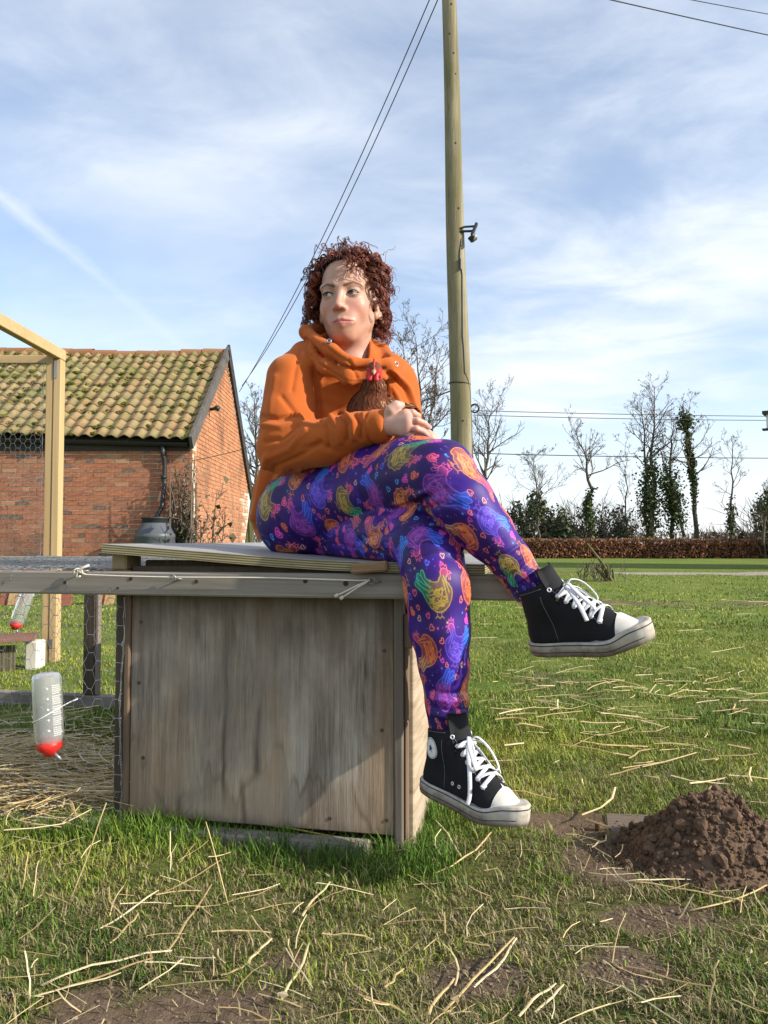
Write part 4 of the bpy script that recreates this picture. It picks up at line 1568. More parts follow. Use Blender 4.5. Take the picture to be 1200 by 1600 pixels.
bl = P(77, 1158, 1.79)
bt_, br_, bh_ = bottle(bl, R(-3.5), 0.12, 1.0, "milky plastic drinking bottle with printed scale and red cap hung on the front netting", pvc.m, True)
m = MB()
zz = bh_ * 0.40
m.tube([(-br_ * 1.3, 0.02, zz - 0.006)] + [((br_ + 0.001) * math.cos(a), (br_ + 0.001) * math.sin(a), zz + 0.016 * (math.cos(a))) for a in np.linspace(R(-190), R(-20), 16)] + [(br_ * 1.5, 0.006, zz + 0.022), (br_ * 2.0, 0.012, zz + 0.027)], 0.0014, 6)
m.build("hanging_wire", plain("white_wire", (0.72, 0.71, 0.68), 0.6), bt_, True)
bottle(P(26, 973, 4.14), R(20), 0.0, 1.12, "clear drinking bottle with red cap hanging aslant on the timber frame netting", pvc2.m, False)

# ------------------------------------------------------------------ timber aviary frame
av = thing("timber_frame", (-1.80, 4.22, 0), "tall new softwood frame of an aviary covered with wire netting", "aviary frame")
PINE = wood("new_pine", (0.340, 0.225, 0.100), (0.560, 0.405, 0.215), 'z', 0.5, 0.75, contrast=(0.25, 0.75))
PINEX = wood("new_pine_beam", (0.340, 0.225, 0.100), (0.540, 0.390, 0.215), 'x', 0.5, 0.75, contrast=(0.25, 0.75))
m = MB()
m.box((-0.060, -0.028, -0.02), (-0.020, 0.022, 1.70), bev=0.003)
m.build("post", PINE, av)
m = MB()
m.box((-0.0175, -0.032, -0.02), (0.022, 0.030, 1.668), bev=0.003)
m.build("post", PINE, av)
m = MB()
m.beam((0.0, 0.035, 1.700), (-0.06, -2.2, 1.712), 0.045, 0.060, bev=0.003)
m.build("top_beam", PINEX, av)
m = MB()
m.box((-2.6, 0.024, 1.658), (-0.062, 0.062, 1.704), bev=0.003)
m.build("cross_beam", PINEX, av)
for lo, hi in (((-0.014, -0.0345, 1.56), (0.002, -0.0325, 1.66)), ((-0.012, -0.0345, 0.085), (0.004, -0.0325, 0.135))):
    m = MB()
    m.box(lo, hi)
    m.build("bracket", STEEL, av)
net("wire_netting", av, (-1.4, -0.036, 0.0), (1, 0, 0), (0, 0, 1), 1.33, 1.66, 0.048, 0.0008, seed=5)

# low box and white block inside the frame
wbk = P(55, 1030, 3.98)
o = MB()
o.box((-0.033, -0.05, 0), (0.033, 0.05, 0.152), bev=0.008)
blk = o.build("white_block", plain("aerated_block", (0.62, 0.58, 0.50), 0.95, 0.1, var=0.25, nscale=14))
blk.location = (wbk.x, wbk.y, 0)
tag(blk, "pale white building block standing at the foot of the timber post", "block")
nb = thing("nest_box", (wbk.x - 0.05, wbk.y, 0), "low box with a red brown plank roof standing beside the white block", "box")
m = MB()
m.beam((-0.62, -0.25, 0.150), (0.05, 0.01, 0.172), 0.26, 0.018, bev=0.002)
m.build("roof_plank", wood("red_brown_wood", (0.135, 0.062, 0.044), (0.290, 0.150, 0.110), 'x', 0.8), nb)
m = MB()
for k in range(40):
    x = -0.62 + 0.015 * k
    m.box((x, -0.062 - 0.38 * (-x) + 0.003 * (k % 2), 0), (x + 0.012, -0.05 - 0.38 * (-x) + 0.003 * (k % 2), 0.135 - 0.0))
m.build("slat", wood("reed_slat", (0.075, 0.066, 0.040), (0.230, 0.205, 0.135), 'z', 1.0), nb)

# loose clay pieces and logs by the barn foot
CLAY = plain("clay", (0.40, 0.115, 0.050), 0.9, 0.1, var=0.3, nscale=9)
CLAY2 = plain("dull_clay", (0.235, 0.085, 0.055), 0.9, 0.1, var=0.3, nscale=9)
LOGW = plain("log_wood", (0.34, 0.215, 0.110), 0.9, 0.1, var=0.35, nscale=12)
for (px, w_, h_, lean, mat, lab, nm, cat) in ((150, 0.175, 0.27, 0.35, CLAY, "bright orange clay slab leaning upright behind the run post", "clay_slab", "slab"),
                                              (103, 0.105, 0.27, 0.3, CLAY2, "dull dark red clay slab standing between the two posts", "clay_slab", "slab"),
                                              (169, 0.10, 0.27, 0.5, LOGW, "short tan board end leaning beside the bright orange slab", "board_end", "board"),
                                              (30, 0.24, 0.27, 0.45, LOGW, "broad tan board end leaning behind the hanging clear bottle", "board_end", "board"),
                                              (8, 0.12, 0.25, 0.4, CLAY2, "dull red clay slab at the far end of the leaning boards", "clay_slab", "slab")):
    b = P(px, 945, 8.1)
    m = MB()
    m.box((-w_ / 2, -0.02, -0.02), (w_ / 2, 0.02, h_), bev=0.006)
    o = m.build(nm, mat)
    o.location = (b.x, b.y, 0)
    o.rotation_euler = (-lean * 0.5, lean * 0.25, 0.2)
    tag(o, lab, cat, "pieces leaning by the barn")

# ------------------------------------------------------------------ molehill and half buried plank
mh = thing("molehill", (0.665, 1.625, 0), "fresh heap of crumbly brown soil on the grass", "molehill")
SOIL = NT("crumbly_soil", 1.0, 0.05)
SOIL.col(SOIL.ramp(SOIL.noise(60, 5, 0.7), [(0.3, (0.070, 0.043, 0.028)), (0.7, (0.190, 0.126, 0.084))]))
SOIL.bump(SOIL.noise(160, 4, 0.7), 0.6, 0.006)
rg = np.random.default_rng(23)
NA, NR = 60, 26
V, F = [], []


def mole_z(x, y):
    r_ = np.sqrt(((x - 0.012) / 0.176) ** 2 + (y / 0.165) ** 2)
    lump = fbm(x * 17 + 4, y * 17 + 2, 51, 4) - 0.5
    r2 = r_ * (1 + 0.55 * (fbm(x * 7 + 1, y * 7, 52, 2) - 0.5))
    return 0.132 * np.clip(1 - np.maximum(r2, 0.12) ** 1.9, -0.25, 1) * (r2 < 1.25) + lump * 0.048 * (1.15 - np.minimum(r_, 1.1)) - 0.004


for i in range(NR + 1):
    for j in range(NA):
        rr_ = 1.2 * i / NR
        a = 2 * math.pi * j / NA
        V.append((0.172 * rr_ * math.cos(a), 0.165 * rr_ * math.sin(a), 0))
V = A(V)
V[:, 2] = mole_z(V[:, 0], V[:, 1])
for i in range(NR):
    for j in range(NA):
        F.append((i * NA + j, (i + 1) * NA + j, (i + 1) * NA + (j + 1) % NA, i * NA + (j + 1) % NA))
link("mound", make_mesh("mound", V, [A(F).astype(int)], SOIL.m, True), mh)


def ico():
    bm = bmesh.new()
    bmesh.ops.create_icosphere(bm, subdivisions=2, radius=1)
    v = A([x.co[:] for x in bm.verts])
    f = A([[q.index for q in x.verts] for x in bm.faces]).astype(int)
    bm.free()
    return v, f


icv, icf = ico()
m = MB()
for i in range(3200):
    a, q = rg.uniform(0, 2 * math.pi), rg.uniform(0, 1.0) ** 0.55 * (1.06 if i % 5 else 1.35)
    x, y = 0.178 * q * math.cos(a), 0.172 * q * math.sin(a)
    s = 0.0012 + 0.0050 * rg.uniform() ** 2.2 * (1 if i % 5 else 0.45) + (rg.uniform(0.004, 0.010) if i % 29 == 0 else 0)
    v = icv * (1 + 0.42 * (vnoise(icv[:, 0] * 1.9 + i * 3.1, icv[:, 1] * 1.9 + icv[:, 2] * 2.3, i) - 0.5)[:, None] * 2) * s * rg.uniform(0.75, 1.25, 3)
    z0 = max(float(mole_z(A([x]), A([y]))[0]), 0.0 if q > 0.95 else -0.01)
    m.add(v + A((x, y, z0 + s * 0.45)), [icf])
o = m.build("clod", SOIL.m, mh, False)
tag(o, kind="stuff")
pk = MB()
pk.box((-0.085, -0.055, -0.03), (0.10, 0.055, 0.006), bev=0.004)
o = pk.build("grey_plank", wood("old_plank", (0.085, 0.066, 0.050), (0.265, 0.215, 0.165), "x", 0.7, green=0.2))
o.location = (0.600, 1.80, 0.0)
o.rotation_euler = (R(4), R(-3), R(-14))
tag(o, "short weathered plank half sunk in the turf just behind the molehill", "plank")
# ------------------------------------------------------------------ implicit modelling: smooth unions on a grid, meshed by surface nets
class Field:
    def __init__(s, lo, hi, h):
        s.lo, s.h = A(lo), h
        s.n = np.ceil((A(hi) - s.lo) / h).astype(int) + 1
        s.f = np.full(s.n, 0.08, dtype=np.float32)
        s.ax = [s.lo[i] + h * np.arange(s.n[i]) for i in range(3)]

    def _win(s, lo, hi):
        a = np.maximum(np.floor((A(lo) - s.lo) / s.h).astype(int), 0)
        b = np.minimum(np.ceil((A(hi) - s.lo) / s.h).astype(int) + 1, s.n)
        if np.any(b <= a):
            return None
        sl = tuple(slice(i, j) for i, j in zip(a, b))
        X = s.ax[0][sl[0]][:, None, None]
        Y = s.ax[1][sl[1]][None, :, None]
        Z = s.ax[2][sl[2]][None, None, :]
        return sl, X, Y, Z

    def _put(s, sl, d, k, op):
        f = s.f[sl]
        if op == 'sub':
            d = -d
            if k > 0:
                h = np.maximum(k - np.abs(f - d), 0) / k
                s.f[sl] = np.maximum(f, d) + h * h * k * 0.25
            else:
                s.f[sl] = np.maximum(f, d)
        else:
            if k > 0:
                h = np.maximum(k - np.abs(f - d), 0) / k
                s.f[sl] = np.minimum(f, d) - h * h * k * 0.25
            else:
                s.f[sl] = np.minimum(f, d)

    def cap(s, a, b, ra, rb=None, k=0.01, op='add', flat=None):
        """tapered capsule; flat = (unit axis, factor) squeezes it along that axis"""
        rb = ra if rb is None else rb
        a, b = A(a), A(b)
        m = max(ra, rb) * 1.15 + k + 0.012
        w = s._win(np.minimum(a, b) - m, np.maximum(a, b) + m)
        if w is None:
            return
        sl, X, Y, Z = w
        ba = b - a
        L2 = max(float(ba @ ba), 1e-12)
        px, py, pz = X - a[0], Y - a[1], Z - a[2]
        t = np.clip((px * ba[0] + py * ba[1] + pz * ba[2]) / L2, 0, 1)
        qx, qy, qz = px - t * ba[0], py - t * ba[1], pz - t * ba[2]
        r = ra + (rb - ra) * t
        if flat is not None:
            ax, fa = A(flat[0]), flat[1]
            ax = ax / np.linalg.norm(ax)
            q = qx * ax[0] + qy * ax[1] + qz * ax[2]
            e = (1 / fa - 1) * q
            qx, qy, qz = qx + e * ax[0], qy + e * ax[1], qz + e * ax[2]
            d = (np.sqrt(qx * qx + qy * qy + qz * qz) - r) * min(fa, 1.0)
        else:
            d = np.sqrt(qx * qx + qy * qy + qz * qz) - r
        s._put(sl, d.astype(np.float32), k, op)

    def chain(s, pts, rs, k=0.01, op='add'):
        for i in range(len(pts) - 1):
            s.cap(pts[i], pts[i + 1], rs[i], rs[i + 1], k, op)

    def ell(s, c, r, M=None, k=0.01, op='add'):
        """ellipsoid; M rows are its axes"""
        c, r = A(c), A(r)
        M = np.eye(3) if M is None else A(M)
        m = float(r.max()) + k + 0.012
        w = s._win(c - m, c + m)
        if w is None:
            return
        sl, X, Y, Z = w
        px, py, pz = X - c[0], Y - c[1], Z - c[2]
        q = [M[i, 0] * px + M[i, 1] * py + M[i, 2] * pz for i in range(3)]
        k0 = np.sqrt(sum((q[i] / r[i]) ** 2 for i in range(3)))
        k1 = np.sqrt(sum((q[i] / r[i] ** 2) ** 2 for i in range(3))) + 1e-9
        s._put(sl, (k0 * (k0 - 1) / k1).astype(np.float32), k, op)

    def cut(s, p, n, k=0.0):
        """remove everything on the side the normal points to"""
        p, n = A(p), A(n)
        n = n / np.linalg.norm(n)
        d = -((s.ax[0][:, None, None] - p[0]) * n[0] + (s.ax[1][None, :, None] - p[1]) * n[1] + (s.ax[2][None, None, :] - p[2]) * n[2])
        s._put((slice(None),) * 3, d.astype(np.float32), k, 'sub')

    def sample(s, V):
        g = (V - s.lo) / s.h
        i = np.clip(np.floor(g).astype(int), 0, s.n - 2)
        f = g - i
        o = 0
        for a in (0, 1):
            for b in (0, 1):
                for c in (0, 1):
                    w = (f[:, 0] if a else 1 - f[:, 0]) * (f[:, 1] if b else 1 - f[:, 1]) * (f[:, 2] if c else 1 - f[:, 2])
                    o = o + w * s.f[i[:, 0] + a, i[:, 1] + b, i[:, 2] + c]
        return o

    def mesh(s):
        f = s.f
        g = (f < 0)
        c = np.zeros(tuple(s.n - 1), dtype=np.int8)
        for a in (0, 1):
            for b in (0, 1):
                for d in (0, 1):
                    c += g[a:a + s.n[0] - 1, b:b + s.n[1] - 1, d:d + s.n[2] - 1]
        act = (c > 0) & (c < 8)
        idx = np.argwhere(act)
        vid = np.full(act.shape, -1, dtype=np.int32)
        vid[act] = np.arange(len(idx))
        pos = np.zeros((len(idx), 3))
        cnt = np.zeros(len(idx))
        cor = [A((a, b, d)).astype(int) for a in (0, 1) for b in (0, 1) for d in (0, 1)]
        for i in range(8):
            for j in range(i + 1, 8):
                if np.abs(cor[i] - cor[j]).sum() != 1:
                    continue
                ia, ib = idx + cor[i], idx + cor[j]
                fa = f[ia[:, 0], ia[:, 1], ia[:, 2]]
                fb = f[ib[:, 0], ib[:, 1], ib[:, 2]]
                x = (fa < 0) != (fb < 0)
                t = fa[x] / (fa[x] - fb[x])
                pos[x] += cor[i] + t[:, None] * (cor[j] - cor[i])
                cnt[x] += 1
        V = s.lo + s.h * (idx + pos / np.maximum(cnt, 1)[:, None])
        Q = []
        for ax in range(3):
            o1, o2 = (ax + 1) % 3, (ax + 2) % 3
            sa = [slice(None)] * 3
            sb = [slice(None)] * 3
            sa[ax], sb[ax] = slice(None, -1), slice(1, None)
            for o in (o1, o2):
                sa[o] = sb[o] = slice(1, -1)
            a, b = g[tuple(sa)], g[tuple(sb)]
            e = np.argwhere(a != b)
            if not len(e):
                continue
            ins = a[e[:, 0], e[:, 1], e[:, 2]]
            e = e.copy()
            e[:, o1] += 1
            e[:, o2] += 1
            q = []
            for (d1, d2) in ((-1, -1), (0, -1), (0, 0), (-1, 0)):
                k = e.copy()
                k[:, o1] += d1
                k[:, o2] += d2
                q.append(vid[k[:, 0], k[:, 1], k[:, 2]])
            q = np.stack(q, 1)
            q[~ins] = q[~ins][:, ::-1]
            Q.append(q)
        return V, np.concatenate(Q)


def vnormals(V, Q):
    n = np.cross(V[Q[:, 2]] - V[Q[:, 0]], V[Q[:, 3]] - V[Q[:, 1]])
    N = np.zeros_like(V)
    for k in range(4):
        np.add.at(N, Q[:, k], n)
    return N / (np.linalg.norm(N, axis=1, keepdims=True) + 1e-12)


def relax(V, Q, it=2, w=0.5):
    for _ in range(it):
        S = np.zeros_like(V)
        C = np.zeros(len(V))
        for a, b in ((0, 1), (1, 2), (2, 3), (3, 0)):
            np.add.at(S, Q[:, a], V[Q[:, b]])
            np.add.at(C, Q[:, a], 1)
            np.add.at(S, Q[:, b], V[Q[:, a]])
            np.add.at(C, Q[:, b], 1)
        V = V + w * (S / np.maximum(C, 1)[:, None] - V)
    return V


def seen_at(V):
    """where points of the model fall in the photograph (pixels of 1200 x 1600) and how far ahead they are"""
    q = V - A((0, 0, CAM_H))
    d = q @ A(_fw)
    return 600 + FPX * q[:, 0] / d, 800 - FPX * (q @ A(_up)) / d, d


def seg_dist(x, y, pts):
    """distance of 2-d points to a polyline"""
    best = np.full(len(x), 1e9)
    for (ax, ay), (bx, by) in zip(pts[:-1], pts[1:]):
        ux, uy = bx - ax, by - ay
        L = ux * ux + uy * uy + 1e-9
        t = np.clip(((x - ax) * ux + (y - ay) * uy) / L, 0, 1)
        best = np.minimum(best, np.hypot(x - ax - t * ux, y - ay - t * uy))
    return best


def seg_dist3(V, pts):
    best = np.full(len(V), 1e9)
    for a, b in zip(pts[:-1], pts[1:]):
        a, b = A(a), A(b)
        u = b - a
        t = np.clip(((V - a) @ u) / (u @ u + 1e-12), 0, 1)
        best = np.minimum(best, np.linalg.norm(V - a - t[:, None] * u, axis=1))
    return best


def sculpt(V, Q, folds):
    """press creases and raise folds along lines on the side that faces the photographer: (line in photo pixels, width px, height m)"""
    x, y, d = seen_at(V)
    N = vnormals(V, Q)
    ray = V - A((0, 0, CAM_H))
    ray /= np.linalg.norm(ray, axis=1, keepdims=True)
    f = sstep(-0.05, 0.25, -(N * ray).sum(1))
    D = np.zeros(len(V))
    for pts, w, a in folds:
        px_ = A(pts)
        m = (x > px_[:, 0].min() - 3 * w) & (x < px_[:, 0].max() + 3 * w) & (y > px_[:, 1].min() - 3 * w) & (y < px_[:, 1].max() + 3 * w)
        if m.any():
            D[m] += a * np.exp(-(seg_dist(x[m], y[m], pts) / w) ** 2)
    return V + N * (D * f)[:, None]


def noise3(V, s, seed=0.0):
    return A([mnoise.noise((v[0] * s + seed, v[1] * s, v[2] * s)) for v in V])
# ------------------------------------------------------------------ the seated person
seat = P(470, 862, 2.05)
person = thing("person", (seat.x, seat.y, seat.z), "person in orange hoodie and neon hen print leggings sitting cross legged, hugging a hen", "person")
PL = A(person.location)


def pmesh(name, V, faces, mat, smooth=True, parent=None, **k):
    return link(name, make_mesh(name, V - PL, faces, mat, smooth, **k), parent or person)


# joints
R_SH, R_EL, R_WR = P(456, 594, 1.960), P(441, 702, 1.895), P(598, 666, 1.745)
L_SH, L_EL, L_WR = P(608, 608, 2.03), P(629, 704, 2.00), P(664, 696, 1.82)
HIP_T, MID_T, KNEE_T = P(474, 797, 2.03), P(590, 757, 1.825), P(690, 740, 1.605)
CALF_T, ANK_T = P(761, 832, 1.560), P(820, 905, 1.550)
HIP_B, KNEE_B = P(520, 828, 2.06), P(660, 840, 1.640)
CALF_B, LOW_B, ANK_B = P(683, 918, 1.558), P(694, 1040, 1.548), P(700, 1140, 1.545)

# head frame: rows = the head's sideways (towards the viewer's right), forward and up axes
HY, HP, HR = R(13), R(-2), R(0.8)
hf = A((-math.sin(HY) * math.cos(HP), -math.cos(HY) * math.cos(HP), math.sin(HP)))
hx_ = A((math.cos(HY), -math.sin(HY), 0.0))
hu_ = np.cross(hx_, hf) * -1
hu_ = hu_ if hu_[2] > 0 else -hu_
hx2 = hx_ * math.cos(HR) + hu_ * math.sin(HR)
hu2 = hu_ * math.cos(HR) - hx_ * math.sin(HR)
HM = np.stack([hx2, hf, hu2])
HS = 1.035
EYE_MID = A(P(532, 458.5, 1.915))
HC = EYE_MID - HS * (A((0, 0.078, 0)) @ HM)


def H(x, y, z):
    return HC + HS * (A((x, y, z)) @ HM)


def hloc(V):
    return ((V - HC) @ HM.T) / HS


# ---- skin: head and neck finely, trunk and limbs coarser, one mesh
neck_lo = A(P(545, 575, 2.0))
hd = Field(HC - A((0.13, 0.16, 0.235)), HC + A((0.13, 0.15, 0.15)), 0.0017)


def he(c, r, k, op='add', rot=0.0):
    M = HM
    if rot:
        c_, s_ = math.cos(rot), math.sin(rot)
        M = np.stack([HM[0] * c_ + HM[2] * s_, HM[1], HM[2] * c_ - HM[0] * s_])
    hd.ell(H(*c), A(r) * HS, M, k * HS, op)


def hc(a, b, ra, rb, k, op='add'):
    hd.cap(H(*a), H(*b), ra * HS, rb * HS, k * HS, op)


he((0, -0.012, 0.036), (0.0690, 0.097, 0.083), 0)
he((0, 0.022, -0.024), (0.0590, 0.064, 0.084), 0.022)
for s in (-1, 1):
    hc((s * 0.0425, 0.005, -0.052), (s * 0.014, 0.055, -0.093), 0.0205, 0.0160, 0.020)
    he((s * 0.035, 0.053, -0.030), (0.0215, 0.021, 0.026), 0.022)
    hc((s * 0.012, 0.080, 0.020), (s * 0.046, 0.064, 0.020), 0.0095, 0.0095, 0.012)
he((0, 0.066, -0.094), (0.019, 0.016, 0.016), 0.016)
he((0, 0.016, -0.096), (0.034, 0.041, 0.019), 0.022)
he((0.002, 0.071, -0.066), (0.032, 0.019, 0.026), 0.020)
for s in (-1, 1):
    he((s * 0.0315, 0.096, 0.000), (0.019, 0.017, 0.0105), 0.014, 'sub')
hc((0, 0.082, 0.010), (0, 0.0975, -0.028), 0.0068, 0.0086, 0.013)
he((0, 0.1015, -0.0350), (0.0098, 0.0098, 0.0088), 0.007)
for s in (-1, 1):
    he((s * 0.0115, 0.0915, -0.0385), (0.0068, 0.0092, 0.0064), 0.006)
    he((s * 0.0063, 0.0960, -0.0448), (0.0034, 0.0042, 0.0032), 0.003, 'sub')
    # lids round the eyeball, then the opening between them
    he((s * 0.0315, 0.0695, 0.0), (0.0150, 0.0146, 0.0140), 0.005)
    he((s * 0.0315, 0.084, -0.0006), (0.0132, 0.012, 0.0047), 0.0015, 'sub', rot=s * 0.05)
# lips
for s in (-1, 1):
    hc((s * 0.0275 + 0.004, 0.0780, -0.0702), (s * 0.006 + 0.004, 0.0905, -0.0664), 0.0022, 0.0047, 0.008)
    hc((s * 0.0200 + 0.004, 0.0810, -0.0738), (0.004, 0.0885, -0.0762), 0.0030, 0.0054, 0.009)
    hc((s * 0.0300 + 0.004, 0.0815, -0.0702), (0.004, 0.0968, -0.0712), 0.0008, 0.0014, 0.0028, 'sub')
    he((s * 0.0705, -0.012, -0.018), (0.0085, 0.019, 0.031), 0.006, rot=s * 0.2)
    he((s * 0.0790, -0.008, -0.012), (0.0055, 0.010, 0.018), 0.004, 'sub')
    he((s * 0.0685, 0.002, -0.040), (0.006, 0.008, 0.010), 0.006)
hc((0, 0.066, -0.0875), (0, 0.066, -0.0875), 0.001, 0.001, 0.006, 'sub')
hd.cap(H(0, -0.022, -0.06), neck_lo + A((0, 0.01, -0.03)), 0.0505 * HS, 0.060, 0.022)
V1, Q1 = hd.mesh()
V1 = relax(V1, Q1, 1, 0.4)
hd = None
# drop the flat lid that the grid border leaves under the neck
hl = hloc(V1)

bd = Field(A((-0.36, 1.40, 0.02)), A((0.42, 2.28, 1.20)), 0.0055)
bd.cap(P(500, 640, 2.03), P(590, 642, 2.04), 0.085, 0.085, 0)
bd.cap(P(495, 780, 2.08), P(550, 640, 2.04), 0.105, 0.095, 0.05)
bd.cap(P(470, 800, 2.08), P(530, 805, 2.08), 0.085, 0.085, 0.05)
bd.cap(P(470, 590, 2.0), P(610, 600, 2.03), 0.045, 0.045, 0.04)
bd.cap(neck_lo + A((0, 0.02, -0.05)), neck_lo + A((0, 0.012, 0.015)), 0.060, 0.056, 0.02)
for sh, el, wr in ((R_SH, R_EL, R_WR), (L_SH, L_EL, L_WR)):
    bd.cap(sh, el, 0.048, 0.040, 0.03)
    bd.cap(el, A(el) * 0.22 + A(wr) * 0.78, 0.036, 0.022, 0.02)
bd.chain([HIP_T, MID_T, KNEE_T], [0.09, 0.078, 0.056], 0.03)
bd.chain([KNEE_T, CALF_T, ANK_T, A(ANK_T) + A((0.01, -0.005, -0.03))], [0.054, 0.045, 0.029, 0.030], 0.02)
bd.chain([HIP_B, KNEE_B], [0.08, 0.056], 0.03)
bd.chain([KNEE_B, CALF_B, LOW_B, ANK_B, A(ANK_B) + A((0.005, -0.01, -0.04))], [0.055, 0.054, 0.036, 0.030, 0.031], 0.02)
V2, Q2 = bd.mesh()
bd = None

# hands, finely
hn = Field(A(P(572, 712, 1.70)) - A((0.03, 0.05, 0.02)), A(P(692, 615, 1.88)) + A((0.03, 0.05, 0.03)), 0.0013)


def finger(pts, r0, r1, k=0.004):
    n = len(pts)
    rs = [r0 + (r1 - r0) * i / (n - 1) for i in range(n)]
    hn.chain([A(P(*p)) for p in pts], rs, k)


w0 = A(P(600, 664, 1.742))
hn.cap(A(P(570, 671, 1.775)), w0, 0.0265, 0.0235, 0.01, flat=((0.35, 1, 0), 0.78))
for k_, r_ in (((634, 647, 1.715), 0.0120), ((638, 657, 1.704), 0.0125), ((637, 667, 1.703), 0.0120), ((631, 675, 1.708), 0.0110)):
    hn.cap(w0 + A((0.006, 0, 0)), A(P(*k_)), 0.0175, r_, 0.014)
finger([(634, 646, 1.716), (645, 645, 1.714), (653, 650, 1.728), (654, 657, 1.746)], 0.0086, 0.0064, 0.002)
finger([(638, 657, 1.705), (652, 657, 1.697), (663, 662, 1.703), (669, 667, 1.717)], 0.0086, 0.0063, 0.002)
finger([(637, 668, 1.704), (651, 670, 1.696), (662, 675, 1.701), (668, 680, 1.714)], 0.0084, 0.0061, 0.002)
finger([(631, 678, 1.709), (643, 682, 1.702), (653, 687, 1.706), (659, 691, 1.717)], 0.0076, 0.0055, 0.002)
finger([(604, 655, 1.732), (611, 641, 1.722), (619, 634, 1.722), (627, 633, 1.731)], 0.0135, 0.0084, 0.008)
# the other hand supports the bird from beyond: back of the hand towards the knee, fingers under its breast
wl = A(P(671, 690, 1.80))
hn.cap(A(L_WR), wl, 0.024, 0.022, 0.01)
for a, b in (((664, 676, 1.765), 0), ((668, 680, 1.757), 0), ((672, 684, 1.753), 0), ((675, 688, 1.755), 0)):
    hn.cap(wl, A(P(*a)), 0.016, 0.0110, 0.012)
for a, b, c, e in (((664, 676, 1.765), (655, 674, 1.760), (648, 672, 1.772), (643, 671, 1.785)), ((668, 680, 1.757), (659, 679, 1.750), (651, 678, 1.760), (646, 677, 1.772)),
                   ((672, 684, 1.753), (664, 684, 1.744), (656, 684, 1.752), (651, 683, 1.764)), ((675, 688, 1.755), (668, 689, 1.747), (662, 689, 1.752), (658, 689, 1.760))):
    finger([a, b, c, e], 0.0095, 0.0070)
finger([(668, 684, 1.79), (660, 668, 1.785), (652, 660, 1.785), (646, 655, 1.79)], 0.0120, 0.0080, 0.008)
V3, Q3 = hn.mesh()
V3 = relax(V3, Q3, 1, 0.4)
hn = None
n1_, n2_ = len(V1), len(V2)
VB = np.concatenate([V1, V2, V3])
QB = np.concatenate([Q1, Q2 + n1_, Q3 + n1_ + n2_])

SKIN = A((0.50, 0.285, 0.205))
cB = np.tile(SKIN, (len(VB), 1))
lh = hloc(V1)
ch = cB[:n1_]


def blend(c, w, col):
    w = np.clip(w, 0, 1)[:, None]
    return c * (1 - w) + A(col) * w


fw = sstep(0.0, 0.04, lh[:, 1])
for s in (-1, 1):
    ch = blend(ch, 0.60 * np.exp(-((lh[:, 0] - s * 0.040) / 0.020) ** 2 - ((lh[:, 2] + 0.040) / 0.020) ** 2) * fw, (0.55, 0.215, 0.165))
ch = blend(ch, 0.55 * np.exp(-((lh[:, 0]) / 0.014) ** 2 - ((lh[:, 2] + 0.038) / 0.014) ** 2) * fw, (0.56, 0.235, 0.185))
ch = blend(ch, 0.45 * np.exp(-((lh[:, 2] + 0.104) / 0.016) ** 2 - (lh[:, 0] / 0.03) ** 2), (0.55, 0.22, 0.17))
ch = blend(ch, 0.40 * sstep(-0.100, -0.135, lh[:, 2]), (0.52, 0.24, 0.18))
# lips
lz = -0.0705 + 0.0035 * np.exp(-(lh[:, 0] / 0.010) ** 2)
lxx = lh[:, 0] - 0.004
lipm = (np.abs(lxx) < 0.0310) & (lh[:, 1] > 0.075)
lipw = (1 - sstep(0.0065, 0.0095, np.abs(lh[:, 2] + 0.0712 - 0.000) + 0.0085 * (np.abs(lxx) / 0.0305) ** 2)) * lipm
ch = blend(ch, 0.9 * lipw, (0.44, 0.135, 0.125))
# brows, lash line, eye shade pigment
for s in (-1, 1):
    ax = np.abs(lh[:, 0] - s * 0.0)
    xx = lh[:, 0] * s
    bz = np.interp(xx, [0.010, 0.020, 0.034, 0.048, 0.054], [0.0145, 0.0185, 0.0235, 0.0190, 0.0145])
    bw = np.interp(xx, [0.009, 0.013, 0.034, 0.050, 0.055], [0.0, 0.0042, 0.0038, 0.0018, 0.0])
    w = (1 - sstep(0.6, 1.15, np.abs(lh[:, 2] - bz) / np.maximum(bw, 1e-4))) * (xx > 0.009) * (xx < 0.055) * (lh[:, 1] > 0.03)
    ch = blend(ch, 0.82 * w, (0.055, 0.026, 0.016))
    e = np.sqrt(((xx - 0.0315) / 0.0135) ** 2 + ((lh[:, 2] + 0.0006) / 0.0056) ** 2)
    ch = blend(ch, 0.8 * (1 - sstep(0.95, 1.35, e)) * (lh[:, 1] > 0.05) * np.where(lh[:, 2] > -0.001, 1.0, 0.45), (0.070, 0.035, 0.026))
    ch = blend(ch, 0.30 * np.exp(-((xx - 0.0315) / 0.016) ** 2 - ((lh[:, 2] - 0.006) / 0.008) ** 2) * (lh[:, 1] > 0.05), (0.30, 0.15, 0.11))
cB[:n1_] = ch
c3 = np.tile(A((0.56, 0.345, 0.270)), (len(V3), 1))
nz3 = A([mnoise.noise(tuple(v * 55)) for v in V3])
c3 = blend(c3, sstep(0.1, 0.6, nz3) * 0.5, (0.58, 0.29, 0.22))
for p_ in ((634, 647, 1.716), (638, 657, 1.705), (637, 667, 1.704), (642, 648, 1.722), (651, 660, 1.701), (650, 671, 1.700)):
    c3 = blend(c3, 0.6 * np.exp(-(np.linalg.norm(V3 - A(P(*p_)), axis=1) / 0.012) ** 2), (0.58, 0.25, 0.19))
cB[n1_ + n2_:] = c3
sk = NT("skin", 0.48, 0.4)
nzk = sk.noise(70, 6, 0.7)
